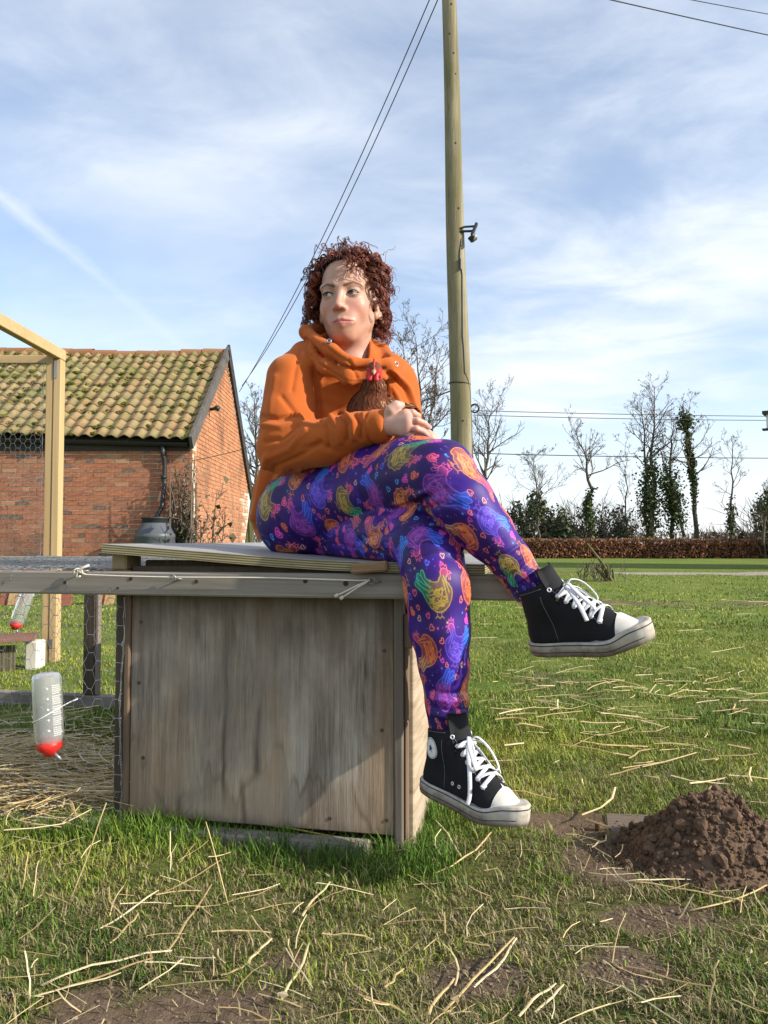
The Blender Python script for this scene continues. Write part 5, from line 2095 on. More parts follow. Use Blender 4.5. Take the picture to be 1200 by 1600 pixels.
sk.col(sk.mix(sk.ramp(nzk, [(0.35, 0), (0.7, 0.55)]), sk.attr(), sk.mix(1.0, sk.attr(), (0.88, 0.72, 0.66), 'MULTIPLY')))
sk.set(Subsurface_Weight=0.06, Subsurface_Scale=0.012)
sk.b.inputs["Subsurface Radius"].default_value = (1.0, 0.35, 0.2)
sk.bump(sk.noise(900, 2, 0.5), 0.08, 0.001)
body = pmesh("body", VB, [QB], sk.m, True, col=cB)

# eyes, lashes
def eyeball(s):
    bm = bmesh.new()
    bmesh.ops.create_uvsphere(bm, u_segments=40, v_segments=28, radius=1)
    v = A([x.co[:] for x in bm.verts])
    fs = [[q.index for q in x.verts] for x in bm.faces]
    bm.free()
    r = 0.0127 * HS
    c = H(s * 0.0315, 0.0695, 0.0)
    gaze = A((-0.34, 0.93, 0.05)) @ HM
    gaze /= np.linalg.norm(gaze)
    co = np.arccos(np.clip(v @ gaze, -1, 1))
    col = np.tile(A((0.66, 0.60, 0.56)), (len(v), 1))
    col = blend(col, 1 - sstep(0.44, 0.50, co), (0.075, 0.085, 0.070))
    col = blend(col, 1 - sstep(0.17, 0.22, co), (0.006, 0.006, 0.006))
    m3 = [f for f in fs if len(f) == 3]
    m4 = [f for f in fs if len(f) == 4]
    V = c + v * r
    return V, [A(m4).astype(int), A(m3).astype(int)], col


em = NT("eye", 0.08, 0.5)
em.col(em.attr())
for s in (-1, 1):
    V, F, c = eyeball(s)
    pmesh("eye", V, F, em.m, True, col=c)
HAIRM = NT("hair", 0.42, 0.45)
HAIRM.col(HAIRM.mix(HAIRM.math('MULTIPLY', HAIRM.island(), 1.0), HAIRM.attr(), HAIRM.mix(1.0, HAIRM.attr(), (2.1, 1.75, 1.6), 'MULTIPLY')))
m = MB()
for s in (-1, 1):
    pts = []
    for q in np.linspace(-1, 1, 9):
        x = q * 0.0138
        z = 0.0052 * (1 - q * q) - 0.001
        y = 0.0695 + math.sqrt(max(0.0150 ** 2 - x * x - z * z, 1e-8)) + 0.0003
        pts.append(H(s * (0.0315 + x), y, z))
    m.tube(pts, [0.0004, 0.0009, 0.0011, 0.0012, 0.0013, 0.0013, 0.0013, 0.0012, 0.0008], 5, c=(0.012, 0.008, 0.007))
lash = m
V = np.concatenate(lash.v) - PL
link("eyelash", make_mesh("eyelash", V, [np.concatenate(f) for f in lash.f.values()], plain("lash", (0.012, 0.008, 0.007), 0.6), True), person)
# stud in the ear
m = MB()
m.lathe([(0.0, 0.003), (0.0022, 0.002), (0.0028, 0.0), (0.0022, -0.002)], 10, Matrix.Translation(Vector(H(0.0765, -0.002, -0.041))))
V = np.concatenate(m.v) - PL
link("ear_stud", make_mesh("ear_stud", V, [np.concatenate(f) for f in m.f.values()], plain("silver", (0.75, 0.75, 0.76), 0.2, 0.5, metal=0.9), True), person)

# ---- hair: a close cap and several hundred ringlets
rg = np.random.default_rng(12)
hm = MB()
cv, cf = ico()
bm = bmesh.new()
bmesh.ops.create_icosphere(bm, subdivisions=5, radius=1)
cv = A([x.co[:] for x in bm.verts])
cf = A([[q.index for q in x.verts] for x in bm.faces]).astype(int)
bm.free()


def hairline(d):
    """1 where hair grows, for directions from the skull centre (sideways, forward, up)"""
    x, y, z = d[..., 0], d[..., 1], d[..., 2]
    ang = np.arctan2(np.abs(x), y)                       # 0 ahead .. pi behind
    el = np.arcsin(np.clip(z, -1, 1))
    lim = np.interp(ang, [0.0, 0.45, 0.8, 1.05, 1.35, 1.6, 2.2, 3.2], [0.62, 0.60, 0.50, 0.25, -0.15, -0.60, -0.85, -0.9])
    return el - lim


g = hairline(cv)
capV = cv * A((0.0690, 0.097, 0.083)) * (1 + 0.075 * sstep(-0.02, 0.10, g))[:, None] + A((0, -0.012, 0.036))
keep = (g[cf] > -0.02).all(1)
hm.add(HC + HS * (capV @ HM), [cf[keep]], (0.028, 0.009, 0.006))
SK_C, SK_R = A((0, -0.012, 0.036)), A((0.0690, 0.097, 0.083))
nlock = 0
tries = 0
while nlock < 330 and tries < 9000:
    tries += 1
    d = rg.normal(0, 1, 3)
    d /= np.linalg.norm(d)
    gl = float(hairline(d))
    if gl < 0.0:
        continue
    if d[2] < -0.55:
        continue
    root = SK_C + d * SK_R * 1.02
    side = np.sign(d[0]) if abs(d[0]) > 0.12 else rg.choice([-1, 1])
    hor = A((d[0] * 1.0, d[1] * 0.9, 0))
    hn_ = np.linalg.norm(hor) + 1e-6
    hor = hor / hn_
    front = d[1] > 0.3
    top = d[2] > 0.55
    out = (0.022 + 0.020 * rg.uniform()) * (1.15 if side < 0 else 0.8)
    drop = rg.uniform(0.05, 0.125) if not top else rg.uniform(0.03, 0.10)
    if top:
        # crown curls stand up a little, then fall outwards to the side or back
        dirn = A((side * rg.uniform(0.4, 1.0) * (1 if side < 0 else 0.7), -rg.uniform(-0.1, 0.9), 0))
        dirn /= np.linalg.norm(dirn)
        L = rg.uniform(0.035, 0.085)
        c1 = root + d * rg.uniform(0.012, 0.034) + dirn * L * 0.45
        end = root + dirn * L + A((0, 0, -drop * 0.55))
    else:
        c1 = root + d * out + A((0, 0, 0.004))
        end = root + hor * rg.uniform(0.014, 0.050) * (1.0 if side < 0 else 0.62) + A((side * (0.010 if side < 0 else 0.002), -0.006, -drop))
    # keep curls from crossing the face
    if end[1] > 0.03 and end[2] < 0.055 and abs(end[0]) < 0.072:
        end[0] = side * rg.uniform(0.072, 0.095)
        end[1] = rg.uniform(-0.02, 0.03)
    if end[2] < -0.108:
        end[2] = -0.108 + rg.uniform(0, 0.025)
    if end[1] > 0.045:
        end[1] = rg.uniform(0.01, 0.045)
    if side > 0:
        end[0] = min(end[0], 0.090)
        c1[0] = min(c1[0], 0.096)
    n = 46
    t_ = np.linspace(0, 1, n)[:, None]
    B = (1 - t_) ** 2 * root + 2 * t_ * (1 - t_) * c1 + t_ ** 2 * end
    tg = np.gradient(B, axis=0)
    tg /= np.linalg.norm(tg, axis=1, keepdims=True) + 1e-9
    ref = rg.normal(0, 1, 3)
    u_ = np.cross(tg, ref)
    u_ /= np.linalg.norm(u_, axis=1, keepdims=True) + 1e-9
    w_ = np.cross(tg, u_)
    length = np.linalg.norm(np.diff(B, axis=0), axis=1).sum()
    turns = length / rg.uniform(0.026, 0.042)
    cr = rg.uniform(0.0050, 0.0105)
    ph0 = rg.uniform(0, 6.28)
    q = rg.uniform()
    col = A((0.044, 0.0120, 0.0075)) * (1 - q) + A((0.155, 0.040, 0.019)) * q
    for st in range(6):
        ph = ph0 + st * 0.24 + rg.normal(0, 0.05) + 2 * math.pi * turns * np.linspace(0, 1, n)
        rr_ = cr * (1 + 0.05 * st + rg.normal(0, 0.06)) * np.minimum(1, np.linspace(0.15, 3.5, n))
        pts = B + rr_[:, None] * (np.cos(ph)[:, None] * u_ + np.sin(ph)[:, None] * w_)
        hm.tube(HC + HS * (pts @ HM), np.linspace(0.00095, 0.0006, n), 3, c=col * rg.uniform(0.75, 1.3), cap=False)
    nlock += 1


def lock(pl, cr, turns, n=40, col=(0.10, 0.026, 0.013), st=4, r=0.0011):
    pl = A(pl)
    q = np.linspace(0, len(pl) - 1, n)
    B = np.stack([np.interp(q, np.arange(len(pl)), pl[:, k]) for k in range(3)], 1)
    tg = np.gradient(B, axis=0)
    tg /= np.linalg.norm(tg, axis=1, keepdims=True) + 1e-9
    u_ = np.cross(tg, A((0.3, 1, 0.1)))
    u_ /= np.linalg.norm(u_, axis=1, keepdims=True)
    w_ = np.cross(tg, u_)
    p0 = rg.uniform(0, 6.28)
    for k in range(st):
        ph = p0 + 0.5 * k + 2 * math.pi * turns * np.linspace(0, 1, n)
        pts = B + (cr * (1 + 0.25 * k) * np.minimum(1, np.linspace(0.2, 3, n)))[:, None] * (np.cos(ph)[:, None] * u_ + np.sin(ph)[:, None] * w_)
        hm.tube(HC + HS * (pts @ HM), np.linspace(r, r * 0.6, n), 3, c=A(col) * rg.uniform(0.7, 1.4), cap=False)


# fringe curls over the forehead on the viewer's right, wisps on top
for x0, x1, z1, yy in ((0.020, 0.034, 0.040, 0.086), (0.028, 0.040, 0.034, 0.083), (0.012, 0.028, 0.056, 0.092), (0.034, 0.047, 0.046, 0.078), (0.040, 0.054, 0.030, 0.070), (0.046, 0.060, 0.022, 0.060), (0.024, 0.030, 0.050, 0.090)):
    lock([(x0 - 0.01, 0.05, 0.112), (x0, 0.078, 0.100), (x0 * 0.5 + x1 * 0.5, yy + 0.005, 0.075), (x1, yy, z1)], 0.0048, rg.uniform(3, 4.5), st=3, col=(0.085, 0.022, 0.012))
for i in range(26):
    x0 = rg.uniform(-0.055, 0.055)
    up_ = rg.uniform(0.016, 0.040)
    sx_ = rg.uniform(-0.03, 0.03)
    lock([(x0, rg.uniform(-0.02, 0.06), 0.112 - 5.0 * x0 * x0), (x0 + sx_ * 0.4, 0.02, 0.118 + up_ * 0.7 - 5.0 * x0 * x0), (x0 + sx_, rg.uniform(-0.02, 0.05), 0.112 + up_ - 4 * x0 * x0), (x0 + sx_ * 1.6, 0.0, 0.106 + up_ * 0.7 - 4 * x0 * x0)], 0.004, rg.uniform(0.8, 2.2), st=2, r=0.0009)
# pulled back hair on the front of the crown
for i in range(150):
    x0 = rg.uniform(-0.062, 0.062)
    d = A((x0 / 0.075, 0, 0))
    a0 = rg.uniform(0.60, 0.75)
    pts = []
    for a in np.linspace(a0, a0 + rg.uniform(0.5, 1.0), 7):
        xx = x0 * (1 + 0.12 * (a - a0))
        rr_ = math.sqrt(max(1 - (xx / 0.078) ** 2, 0.02))
        pts.append(SK_C + A((xx, 0.097 * rr_ * math.cos(a), 0.083 * rr_ * math.sin(a))) * A((1.05, 1.085, 1.085)))
    lock(pts, 0.0022, 2.0, n=14, st=1, r=0.0013, col=(0.090, 0.022, 0.010))
# loose flyaways
for i in range(60):
    a = rg.uniform(0, 2 * math.pi)
    s = rg.choice([-1, 1])
    p0 = A((s * rg.uniform(0.075, 0.10), rg.uniform(-0.07, 0.03), rg.uniform(-0.09, 0.09)))
    p1 = p0 + A((s * rg.uniform(0.01, 0.032), rg.normal(0, 0.012), rg.normal(0, 0.02)))
    lock([p0, p0 * 0.4 + p1 * 0.6 + A((0, 0, 0.012)), p1], 0.005, rg.uniform(0.8, 1.8), n=18, st=1, r=0.0008)
Vh = np.concatenate(hm.v) - PL
link("hair", make_mesh("hair", Vh, [np.concatenate(f) for f in hm.f.values()], HAIRM.m, True, col=np.concatenate(hm.c)), person)

# ---- hoodie
ho = Field(A((-0.42, 1.62, 0.58)), A((0.17, 2.32, 1.26)), 0.0042)
ho.cap(P(498, 625, 2.045), P(592, 628, 2.045), 0.106, 0.106, 0)
ho.cap(P(473, 580, 2.0), P(612, 592, 2.03), 0.062, 0.055, 0.05)
ho.cap(P(538, 556, 2.005), P(540, 600, 2.02), 0.080, 0.10, 0.05)
ho.cap(P(500, 690, 2.04), P(585, 690, 2.035), 0.112, 0.108, 0.06)
ho.cap(P(468, 770, 2.10), P(560, 770, 2.09), 0.122, 0.115, 0.06)
ho.cap(P(462, 815, 2.11), P(520, 815, 2.11), 0.116, 0.112, 0.05)
# sleeves
ho.cap(R_SH, A(R_SH) * 0.45 + A(R_EL) * 0.55, 0.066, 0.066, 0.020)
ho.cap(A(R_SH) * 0.45 + A(R_EL) * 0.55, R_EL, 0.066, 0.061, 0.012)
ho.chain([A(R_EL), A(P(505, 692, 1.83)), A(P(560, 672, 1.782)), A(P(597, 666, 1.747))], [0.062, 0.055, 0.043, 0.036], 0.010)
ho.chain([A(L_SH), A(P(622, 652, 2.02)), A(L_EL)], [0.055, 0.050, 0.048], 0.03)
ho.cap(L_EL, A(L_WR) * 0.85 + A(L_EL) * 0.15, 0.048, 0.034, 0.02)
# belly pushed in where the bird sits
ho.ell(P(582, 652, 1.86), (0.045, 0.055, 0.07), k=0.03, op='sub')
# sleeve ends
cu = (A(P(597, 666, 1.747)) - A(P(560, 672, 1.782)))
cu /= np.linalg.norm(cu)
hand_in = A(P(603, 665, 1.74))
ho.cap(hand_in + cu * 0.055, hand_in + cu * 0.085, 0.055, 0.055, 0.006, 'sub')
# hem: the thighs and seat come out below this line
ho.cut(P(395, 842, 2.1), (0.10, 0.15, -1))
# collar: loose thick folds round the neck with an open V
c1_ = [(533, 526, 2.085), (497, 514, 2.05), (478, 518, 1.995), (494, 533, 1.932), (519, 548, 1.890), (547, 567, 1.868), (579, 569, 1.876), (605, 569, 1.895), (617, 566, 1.94), (598, 547, 2.03), (570, 533, 2.075), (533, 526, 2.085)]
ho.chain([A(P(*p)) for p in c1_], [0.016, 0.016, 0.016, 0.016, 0.015, 0.014, 0.014, 0.0145, 0.015, 0.016, 0.016, 0.016], 0.012)
c2_ = [(470, 548, 2.01), (485, 560, 1.935), (510, 575, 1.893), (545, 592, 1.872), (585, 588, 1.885), (612, 580, 1.925), (622, 580, 1.98)]
ho.chain([A(P(*p)) for p in c2_], [0.020, 0.016, 0.013, 0.012, 0.012, 0.014, 0.019], 0.022)
# hollow for the neck
ho.cap(P(541, 520, 1.972), P(546, 566, 1.962), 0.060, 0.047, 0.012, 'sub')
Vo, Qo = ho.mesh()
ho = None
Vo = relax(Vo, Qo, 2, 0.5)
FO = [
    ([(480, 548), (492, 585), (498, 620), (500, 650)], 5, -0.010),
    ([(486, 560), (500, 600), (506, 640)], 6, 0.004),
    ([(408, 650), (432, 655), (460, 650)], 4, -0.006), ([(410, 664), (440, 668), (470, 656)], 5, 0.006),
    ([(414, 690), (440, 686), (466, 664)], 4.5, -0.006), ([(420, 716), (452, 702), (478, 672)], 5, 0.005), ([(432, 728), (470, 712), (500, 690)], 4, -0.005),
    ([(500, 655), (512, 672), (514, 700)], 4, -0.006), ([(516, 650), (529, 668), (531, 690)], 5, 0.007),
    ([(530, 648), (541, 662), (542, 688)], 4, -0.008), ([(541, 646), (553, 660), (553, 684)], 4.5, 0.008), ([(554, 648), (563, 664), (563, 684)], 3.5, -0.007),
    ([(568, 646), (572, 668), (570, 690)], 3.0, 0.003), ([(476, 700), (500, 694), (525, 706)], 5, -0.004), ([(470, 660), (500, 664), (520, 655)], 4, 0.004),
    ([(417, 712), (404, 760), (394, 812)], 6, 0.007), ([(428, 730), (412, 772), (400, 826)], 5, -0.007), ([(440, 738), (424, 770), (408, 812)], 5, 0.006),
    ([(456, 738), (438, 760), (420, 790)], 4, -0.006), ([(470, 736), (452, 752), (436, 770)], 4, 0.005), ([(405, 745), (398, 780), (392, 800)], 4, -0.005),
    ([(608, 584), (632, 606), (648, 640)], 4, -0.007), ([(618, 582), (640, 606), (652, 640)], 4, 0.005), ([(600, 590), (622, 620), (634, 660)], 5, 0.005), ([(597, 600), (612, 630), (622, 660)], 4, -0.004),
    ([(640, 640), (642, 665), (648, 690)], 4, -0.005),
    ([(478, 530), (500, 552), (530, 570), (552, 577), (600, 576)], 2.6, -0.007),
    ([(492, 542), (512, 562), (532, 580)], 2.2, -0.004), ([(486, 552), (505, 572), (535, 590)], 2.2, -0.004),
    ([(505, 538), (527, 556), (545, 566)], 2.4, -0.004), ([(545, 562), (551, 574), (558, 590)], 2.4, -0.004),
    ([(500, 598), (540, 612), (566, 606)], 9, 0.003), ([(505, 630), (530, 640), (552, 640)], 8, -0.003), ([(470, 548), (462, 575), (456, 610)], 4, -0.0035),
    ([(430, 590), (424, 620), (420, 650)], 6, 0.003), ([(440, 620), (456, 640), (468, 655)], 5, -0.004), ([(414, 600), (410, 640)], 5, -0.002),
]
FO = [(l_, w_ * 0.85, a_ * 1.2) for l_, w_, a_ in FO]
Vo = sculpt(Vo, Qo, FO)
seams_ = [([(486, 545), (493, 575), (497, 606)], 1.0, -0.0020), ([(612, 580), (612, 604), (618, 630)], 1.0, -0.0018), ([(498, 566), (520, 584), (548, 596), (590, 594), (606, 584)], 0.9, -0.0022), ([(500, 562), (522, 579), (549, 590), (590, 588), (604, 580)], 0.9, -0.0016)]
Vo = sculpt(Vo, Qo, seams_)
No = vnormals(Vo, Qo)
wr_ = noise3(Vo, 14, 3.0) * 0.0032 + noise3(Vo * A((1, 1, 0.6)), 34, 8.0) * 0.0014
# ribbed cuff: a slightly thicker band at the sleeve end
ce = A(P(600, 665.5, 1.744))
al = (Vo - ce) @ cu
near = np.linalg.norm(Vo - ce - al[:, None] * cu, axis=1) < 0.06
wr_ += near * (0.0022 * sstep(-0.026, -0.022, al) - 0.0030 * np.exp(-((al + 0.0275) / 0.0028) ** 2))
Vo = Vo + No * wr_[:, None]
hm_ = NT("hoodie_fleece", 0.92, 0.12)
hz = hm_.noise(420, 3, 0.6)
hb2 = hm_.noise(9, 4, 0.5)
hm_.col(hm_.mix(hb2, (0.395, 0.088, 0.018), (0.475, 0.115, 0.025)))
hm_.set(Sheen_Weight=0.25, Sheen_Roughness=0.5)
hm_.b.inputs["Sheen Tint"].default_value = (1.0, 0.55, 0.3, 1)
hm_.bump(hm_.math('ADD', hz, hm_.math('MULTIPLY', hm_.noise(60, 3), 0.6)), 0.22, 0.002)
hoodie = pmesh("hoodie", Vo, [Qo], hm_.m, True)
# stitched seams and the two cord grommets of the collar
for px, py, dd, nrm, r0, hole in ((514, 533, 1.882, (-0.25, -1, 0.45), 0.0052, True), (619, 569, 1.905, (0.75, -0.8, 0.0), 0.0056, True)):
    m = MB()
    c0 = P(px, py, dd)
    m.ring(c0, nrm, r0, 0.0021, 18, 8)
    nn = Vector(nrm).normalized()
    m.tube([c0 + nn * 0.0004, c0 - nn * 0.004], r0 * 0.8, 12, c=(0.03, 0.03, 0.03))
    Vg = np.concatenate(m.v) - PL
    link("grommet", make_mesh("grommet", Vg, [np.concatenate(f) for f in m.f.values()], plain("grommet_metal", (0.26, 0.27, 0.30), 0.4, 0.5, metal=0.7), True), hoodie)

# ---- leggings
le_ = Field(A((-0.44, 1.40, 0.13)), A((0.42, 2.30, 0.96)), 0.0036)
le_.cap(P(466, 812, 2.02), P(530, 818, 2.05), 0.107, 0.100, 0)
le_.chain([A(HIP_T), A(MID_T), A(P(648, 744, 1.70)), A(KNEE_T)], [0.112, 0.096, 0.083, 0.071], 0.03)
TOPC = [A(HIP_T), A(MID_T), A(KNEE_T), A(CALF_T), A(ANK_T)]
le_.chain([A(KNEE_T), A(P(722, 782, 1.570)), A(CALF_T), A(P(797, 874, 1.552)), A(P(823, 914, 1.545))], [0.067, 0.061, 0.053, 0.041, 0.039], 0.014)
BOTC = [A(HIP_B), A(KNEE_B), A(CALF_B), A(LOW_B), A(ANK_B)]
lo_ = Field(A((-0.44, 1.40, 0.13)), A((0.42, 2.30, 0.96)), 0.0036)
lo_.cap(P(480, 820, 2.05), HIP_B, 0.09, 0.09, 0)
lo_.chain([A(HIP_B), A(KNEE_B)], [0.094, 0.070], 0.03)
lo_.chain([A(KNEE_B), A(P(674, 876, 1.592)), A(CALF_B), A(P(688, 985, 1.552)), A(LOW_B), A(P(698, 1100, 1.546)), A(P(699, 1128, 1.545))], [0.067, 0.066, 0.067, 0.060, 0.050, 0.041, 0.0385], 0.012)
fa, fb = le_.f, lo_.f
kk = 0.010
hh = np.maximum(kk - np.abs(fa - fb), 0) / kk
ftop = fa.copy()
le_.f = np.minimum(fa, fb) - hh * hh * kk * 0.25
# seat pressed flat on the lid
le_.cut(P(480, 864, 1.99) + Vector((0, 0, -0.001)), (0.061, 0.0, -1), 0.012) if False else None
Vl, Ql = le_.mesh()
le_.f = ftop
dT = le_.sample(Vl)
dB_ = lo_.sample(Vl)
isB = dB_ < dT
le_ = lo_ = None
ul = A([toL(v)[:] for v in Vl])
onlid = (ul[:, 0] > -0.02) & (ul[:, 0] < 0.88) & (ul[:, 1] > -0.05)
lim = lid_z(ul[:, 0], ul[:, 1]) + 0.002
press = onlid & (ul[:, 2] < lim) & (ul[:, 1] > 0.0)
Vl[press, 2] += (lim - ul[:, 2])[press] * 1.0
Vl = relax(Vl, Ql, 2, 0.5)
FL_ = [([(612, 790), (640, 782), (672, 764)], 3.5, 0.004), ([(596, 812), (630, 800), (660, 786)], 3.0, -0.004), ([(660, 752), (690, 748), (716, 752)], 4.0, -0.0010),
       ([(640, 868), (680, 862), (728, 868)], 3, 0.0022), ([(650, 830), (690, 824), (724, 828)], 3, 0.003), ([(430, 800), (450, 820), (480, 832)], 4, 0.003), ([(520, 850), (560, 858), (600, 862)], 3, -0.003), ([(410, 838), (440, 852), (480, 860)], 3, 0.003),
       ([(740, 800), (760, 812), (786, 812)], 3, -0.0015), ([(700, 770), (728, 790), (752, 792)], 4, -0.0012), ([(700, 784), (722, 804), (744, 808)], 4, 0.001), ([(470, 742), (500, 752), (540, 748)], 4, -0.002), ([(560, 722), (590, 735), (620, 735)], 4, -0.002),([(610, 800), (650, 785), (690, 762)], 6, -0.006), ([(560, 846), (600, 832), (630, 812)], 6, -0.005), ([(640, 770), (668, 772), (700, 756)], 4, 0.004),
       ([(655, 800), (690, 786), (716, 790)], 4, -0.005), ([(648, 850), (690, 846), (728, 852)], 4, -0.003), ([(440, 830), (470, 846), (500, 858)], 5, -0.003),
       ([(672, 1078), (700, 1084), (730, 1080)], 3, -0.004), ([(672, 1090), (700, 1097), (730, 1093)], 3, 0.004), ([(674, 1104), (700, 1110), (728, 1107)], 2.6, -0.004), ([(674, 1116), (700, 1121), (728, 1118)], 2.6, 0.004),
       ([(768, 876), (792, 866), (812, 852)], 3, -0.004), ([(776, 892), (802, 880), (822, 866)], 3, 0.004), ([(784, 906), (810, 892), (830, 876)], 2.6, -0.004), ([(794, 918), (818, 904), (838, 888)], 2.6, 0.004)]
Vl = sculpt(Vl, Ql, FL_)
Vl = Vl + vnormals(Vl, Ql) * (noise3(Vl, 22, 1.0) * 0.0012)[:, None]


def crom(pts, n=6, closed=False):
    p = A(pts)
    if closed:
        p = np.concatenate([p[-1:], p, p[:2]])
    else:
        p = np.concatenate([2 * p[:1] - p[1:2], p, 2 * p[-1:] - p[-2:-1]])
    out = []
    for i in range(1, len(p) - 2):
        for q in np.linspace(0, 1, n, endpoint=False):
            a, b, c, d = p[i - 1], p[i], p[i + 1], p[i + 2]
            out.append(0.5 * (2 * b + (c - a) * q + (2 * a - 5 * b + 4 * c - d) * q ** 2 + (3 * b - a - 3 * c + d) * q ** 3))
    out.append(p[-2])
    return A(out)


def limb_uv(V, chain, r0=0.078, twist=0.0):
    """length along a limb and angle round it"""
    best = np.full(len(V), 1e9)
    s_out = np.zeros(len(V))
    a_out = np.zeros(len(V))
    s0 = 0.0
    for a, b in zip(chain[:-1], chain[1:]):
        u = b - a
        L = np.linalg.norm(u)
        u = u / L
        t = (V - a) @ u
        tc = np.clip(t, 0, L)
        q = V - a - tc[:, None] * u
        d = np.linalg.norm(q, axis=1)
        front = A((0, -1, 0)) - u * (A((0, -1, 0)) @ u)
        front /= np.linalg.norm(front)
        sd = np.cross(u, front)
        ang = np.arctan2(q @ sd, q @ front)
        m_ = d < best
        best[m_] = d[m_]
        s_out[m_] = s0 + np.clip(t, -0.2, L + 0.2)[m_] if False else (s0 + tc)[m_]
        a_out[m_] = ang[m_]
        s0 += L
    return np.stack([a_out * r0, s_out], 1)


def limb_axis(ch):
    ch = [ch[0] - 1.2 * (ch[1] - ch[0]) / np.linalg.norm(ch[1] - ch[0]) * 0.12] + ch + [ch[-1] + (ch[-1] - ch[-2]) / np.linalg.norm(ch[-1] - ch[-2]) * 0.12]
    p = crom(ch, 16)
    for _ in range(70):
        p[1:-1] = 0.5 * p[1:-1] + 0.25 * (p[:-2] + p[2:])
    return list(p)


SHIN = [A(KNEE_B) + A((-0.004, 0.004, 0.10))] + BOTC[1:]
uvT, uvB = limb_uv(Vl, limb_axis(TOPC)), limb_uv(Vl, limb_axis(BOTC[:2]))
uvS = limb_uv(Vl, limb_axis(SHIN))
onshin = seg_dist3(Vl, SHIN) - 0.004 < seg_dist3(Vl, [BOTC[0], BOTC[1]])
fB = isB[Ql].sum(1) >= 2
fS = fB & (onshin[Ql].sum(1) >= 2)
fu = np.where(fB[:, None, None], uvB[Ql] + A((0.13, 0.21)), uvT[Ql])
fu = np.where(fS[:, None, None], uvS[Ql] * A((1, -1)) + A((0.02, 0.33)), fu)
per = 2 * math.pi * 0.078
du = fu[:, :, 0] - fu[:, :1, 0]
fu[:, :, 0] -= per * np.round(du / per)
TILE = per
luv = (fu / TILE).reshape(-1, 2)


# the print: hens, hearts and dots drawn as glowing outlines on purple
BODY = crom([(-.46, .26), (-.68, .0), (-.66, -.34), (-.40, -.66), (.0, -.78), (.38, -.66), (.62, -.34), (.74, -.02), (1.02, .30), (.94, .46), (.84, .42), (.86, .66), (.72, .68), (.66, .58), (.60, .76), (.48, .70), (.42, .42), (.22, .30), (-.04, .26), (-.20, .38), (-.28, .58), (-.42, .70), (-.58, .64), (-.60, .50)], 4, True)
COMB = crom([(-.60, .62), (-.62, .80), (-.54, .74), (-.50, .90), (-.43, .76), (-.36, .86), (-.32, .62)], 4)
WATT = crom([(-.60, .48), (-.68, .34), (-.60, .30), (-.54, .42)], 4)
BEAK = A([(-.60, .58), (-.76, .50), (-.60, .48)])
WING = crom([(-.24, .06), (-.14, -.30), (.18, -.46), (.54, -.14), (.26, -.14), (-.24, .06)], 5)
strokes = [crom([(-.36, .42), (-.44, .16), (-.54, -.10)], 4), crom([(-.30, .30), (-.36, .0), (-.44, -.34)], 4), crom([(-.10, -.02), (.02, -.20), (.22, -.26)], 4), crom([(.02, .0), (.14, -.12), (.36, -.14)], 4),
           crom([(.30, .10), (.52, .22), (.82, .46)], 4), crom([(.36, .0), (.60, .10), (.90, .38)], 4), crom([(.40, .20), (.54, .36), (.64, .60)], 4), crom([(-.46, -.42), (-.20, -.50), (.10, -.52)], 4), crom([(-.2, -.36), (.1, -.46), (.42, -.38)], 4)]
srg = np.random.default_rng(4)
for k in range(30):
    sx0, sy0 = srg.uniform(-0.58, 0.30), srg.uniform(-0.62, 0.05)
    if (sx0 / 0.75) ** 2 + ((sy0 + 0.25) / 0.5) ** 2 > 0.8:
        continue
    strokes.append(crom([(sx0, sy0), (sx0 + 0.10, sy0 - 0.07), (sx0 + 0.20, sy0 - 0.02)], 3))
LEGS = [A([(-.06, -.78), (-.08, -.94), (-.20, -1.0)]), A([(-.08, -.94), (.04, -1.0)]), A([(.16, -.76), (.16, -.92), (.04, -1.0)]), A([(.16, -.92), (.28, -.98)])]
HEART = crom([(0, -.85), (-.75, -.05), (-.72, .55), (-.30, .66), (0, .28), (.30, .66), (.72, .55), (.75, -.05)], 5, True)
TN = 1024
pimg = np.zeros((TN, TN, 3), dtype=np.float32)
pimg[:] = (0.190, 0.075, 0.430)
prg = np.random.default_rng(31)
yy_, xx_ = np.mgrid[0:TN, 0:TN]
pv1 = vnoise(xx_ * 8 / TN, yy_ * 8 / TN, 3)[..., None]
pimg *= (0.75 + 0.45 * pv1).astype(np.float32)


def stamp(cx, cy, size, rot, flip, lines, fillpoly, wcore, wglow, fill, grad):
    n = int(size * 1.3)
    iy, ix = np.mgrid[-n:n + 1, -n:n + 1]
    c, s_ = math.cos(rot), math.sin(rot)
    x = (ix * c + iy * s_) / size
    y = (-ix * s_ + iy * c) / size
    x = x * flip
    xf, yf = x.ravel(), y.ravel()
    d = np.full(xf.shape, 9.0)
    for l in lines:
        d = np.minimum(d, seg_dist(xf, yf, l))
    d = d * size
    core = np.exp(-(d / wcore) ** 2)
    glow = np.exp(-d / wglow)
    ins = np.zeros(xf.shape)
    if fillpoly is not None:
        p = fillpoly
        for (ax, ay), (bx, by) in zip(p, np.roll(p, -1, 0)):
            cr_ = ((ay > yf) != (by > yf)) & (xf < (bx - ax) * (yf - ay) / (by - ay + 1e-12) + ax)
            ins += cr_
        ins = ins % 2
    g3 = grad(xf, yf)
    cx, cy = int(cx), int(cy)
    py, px = (cy + iy.ravel()) % TN, (cx + ix.ravel()) % TN
    cur = pimg[py, px]
    fn_ = 0.55 + 0.9 * fbm(xf * 5 + cx, yf * 5, 13, 3)
    a = np.clip(0.74 * core + 0.24 * glow + fill * ins * fn_, 0, 1)[:, None]
    new = cur * (1 - a) + g3 * a
    new = np.clip(new + (0.06 * core)[:, None], 0, 1)
    pimg[py, px] = new


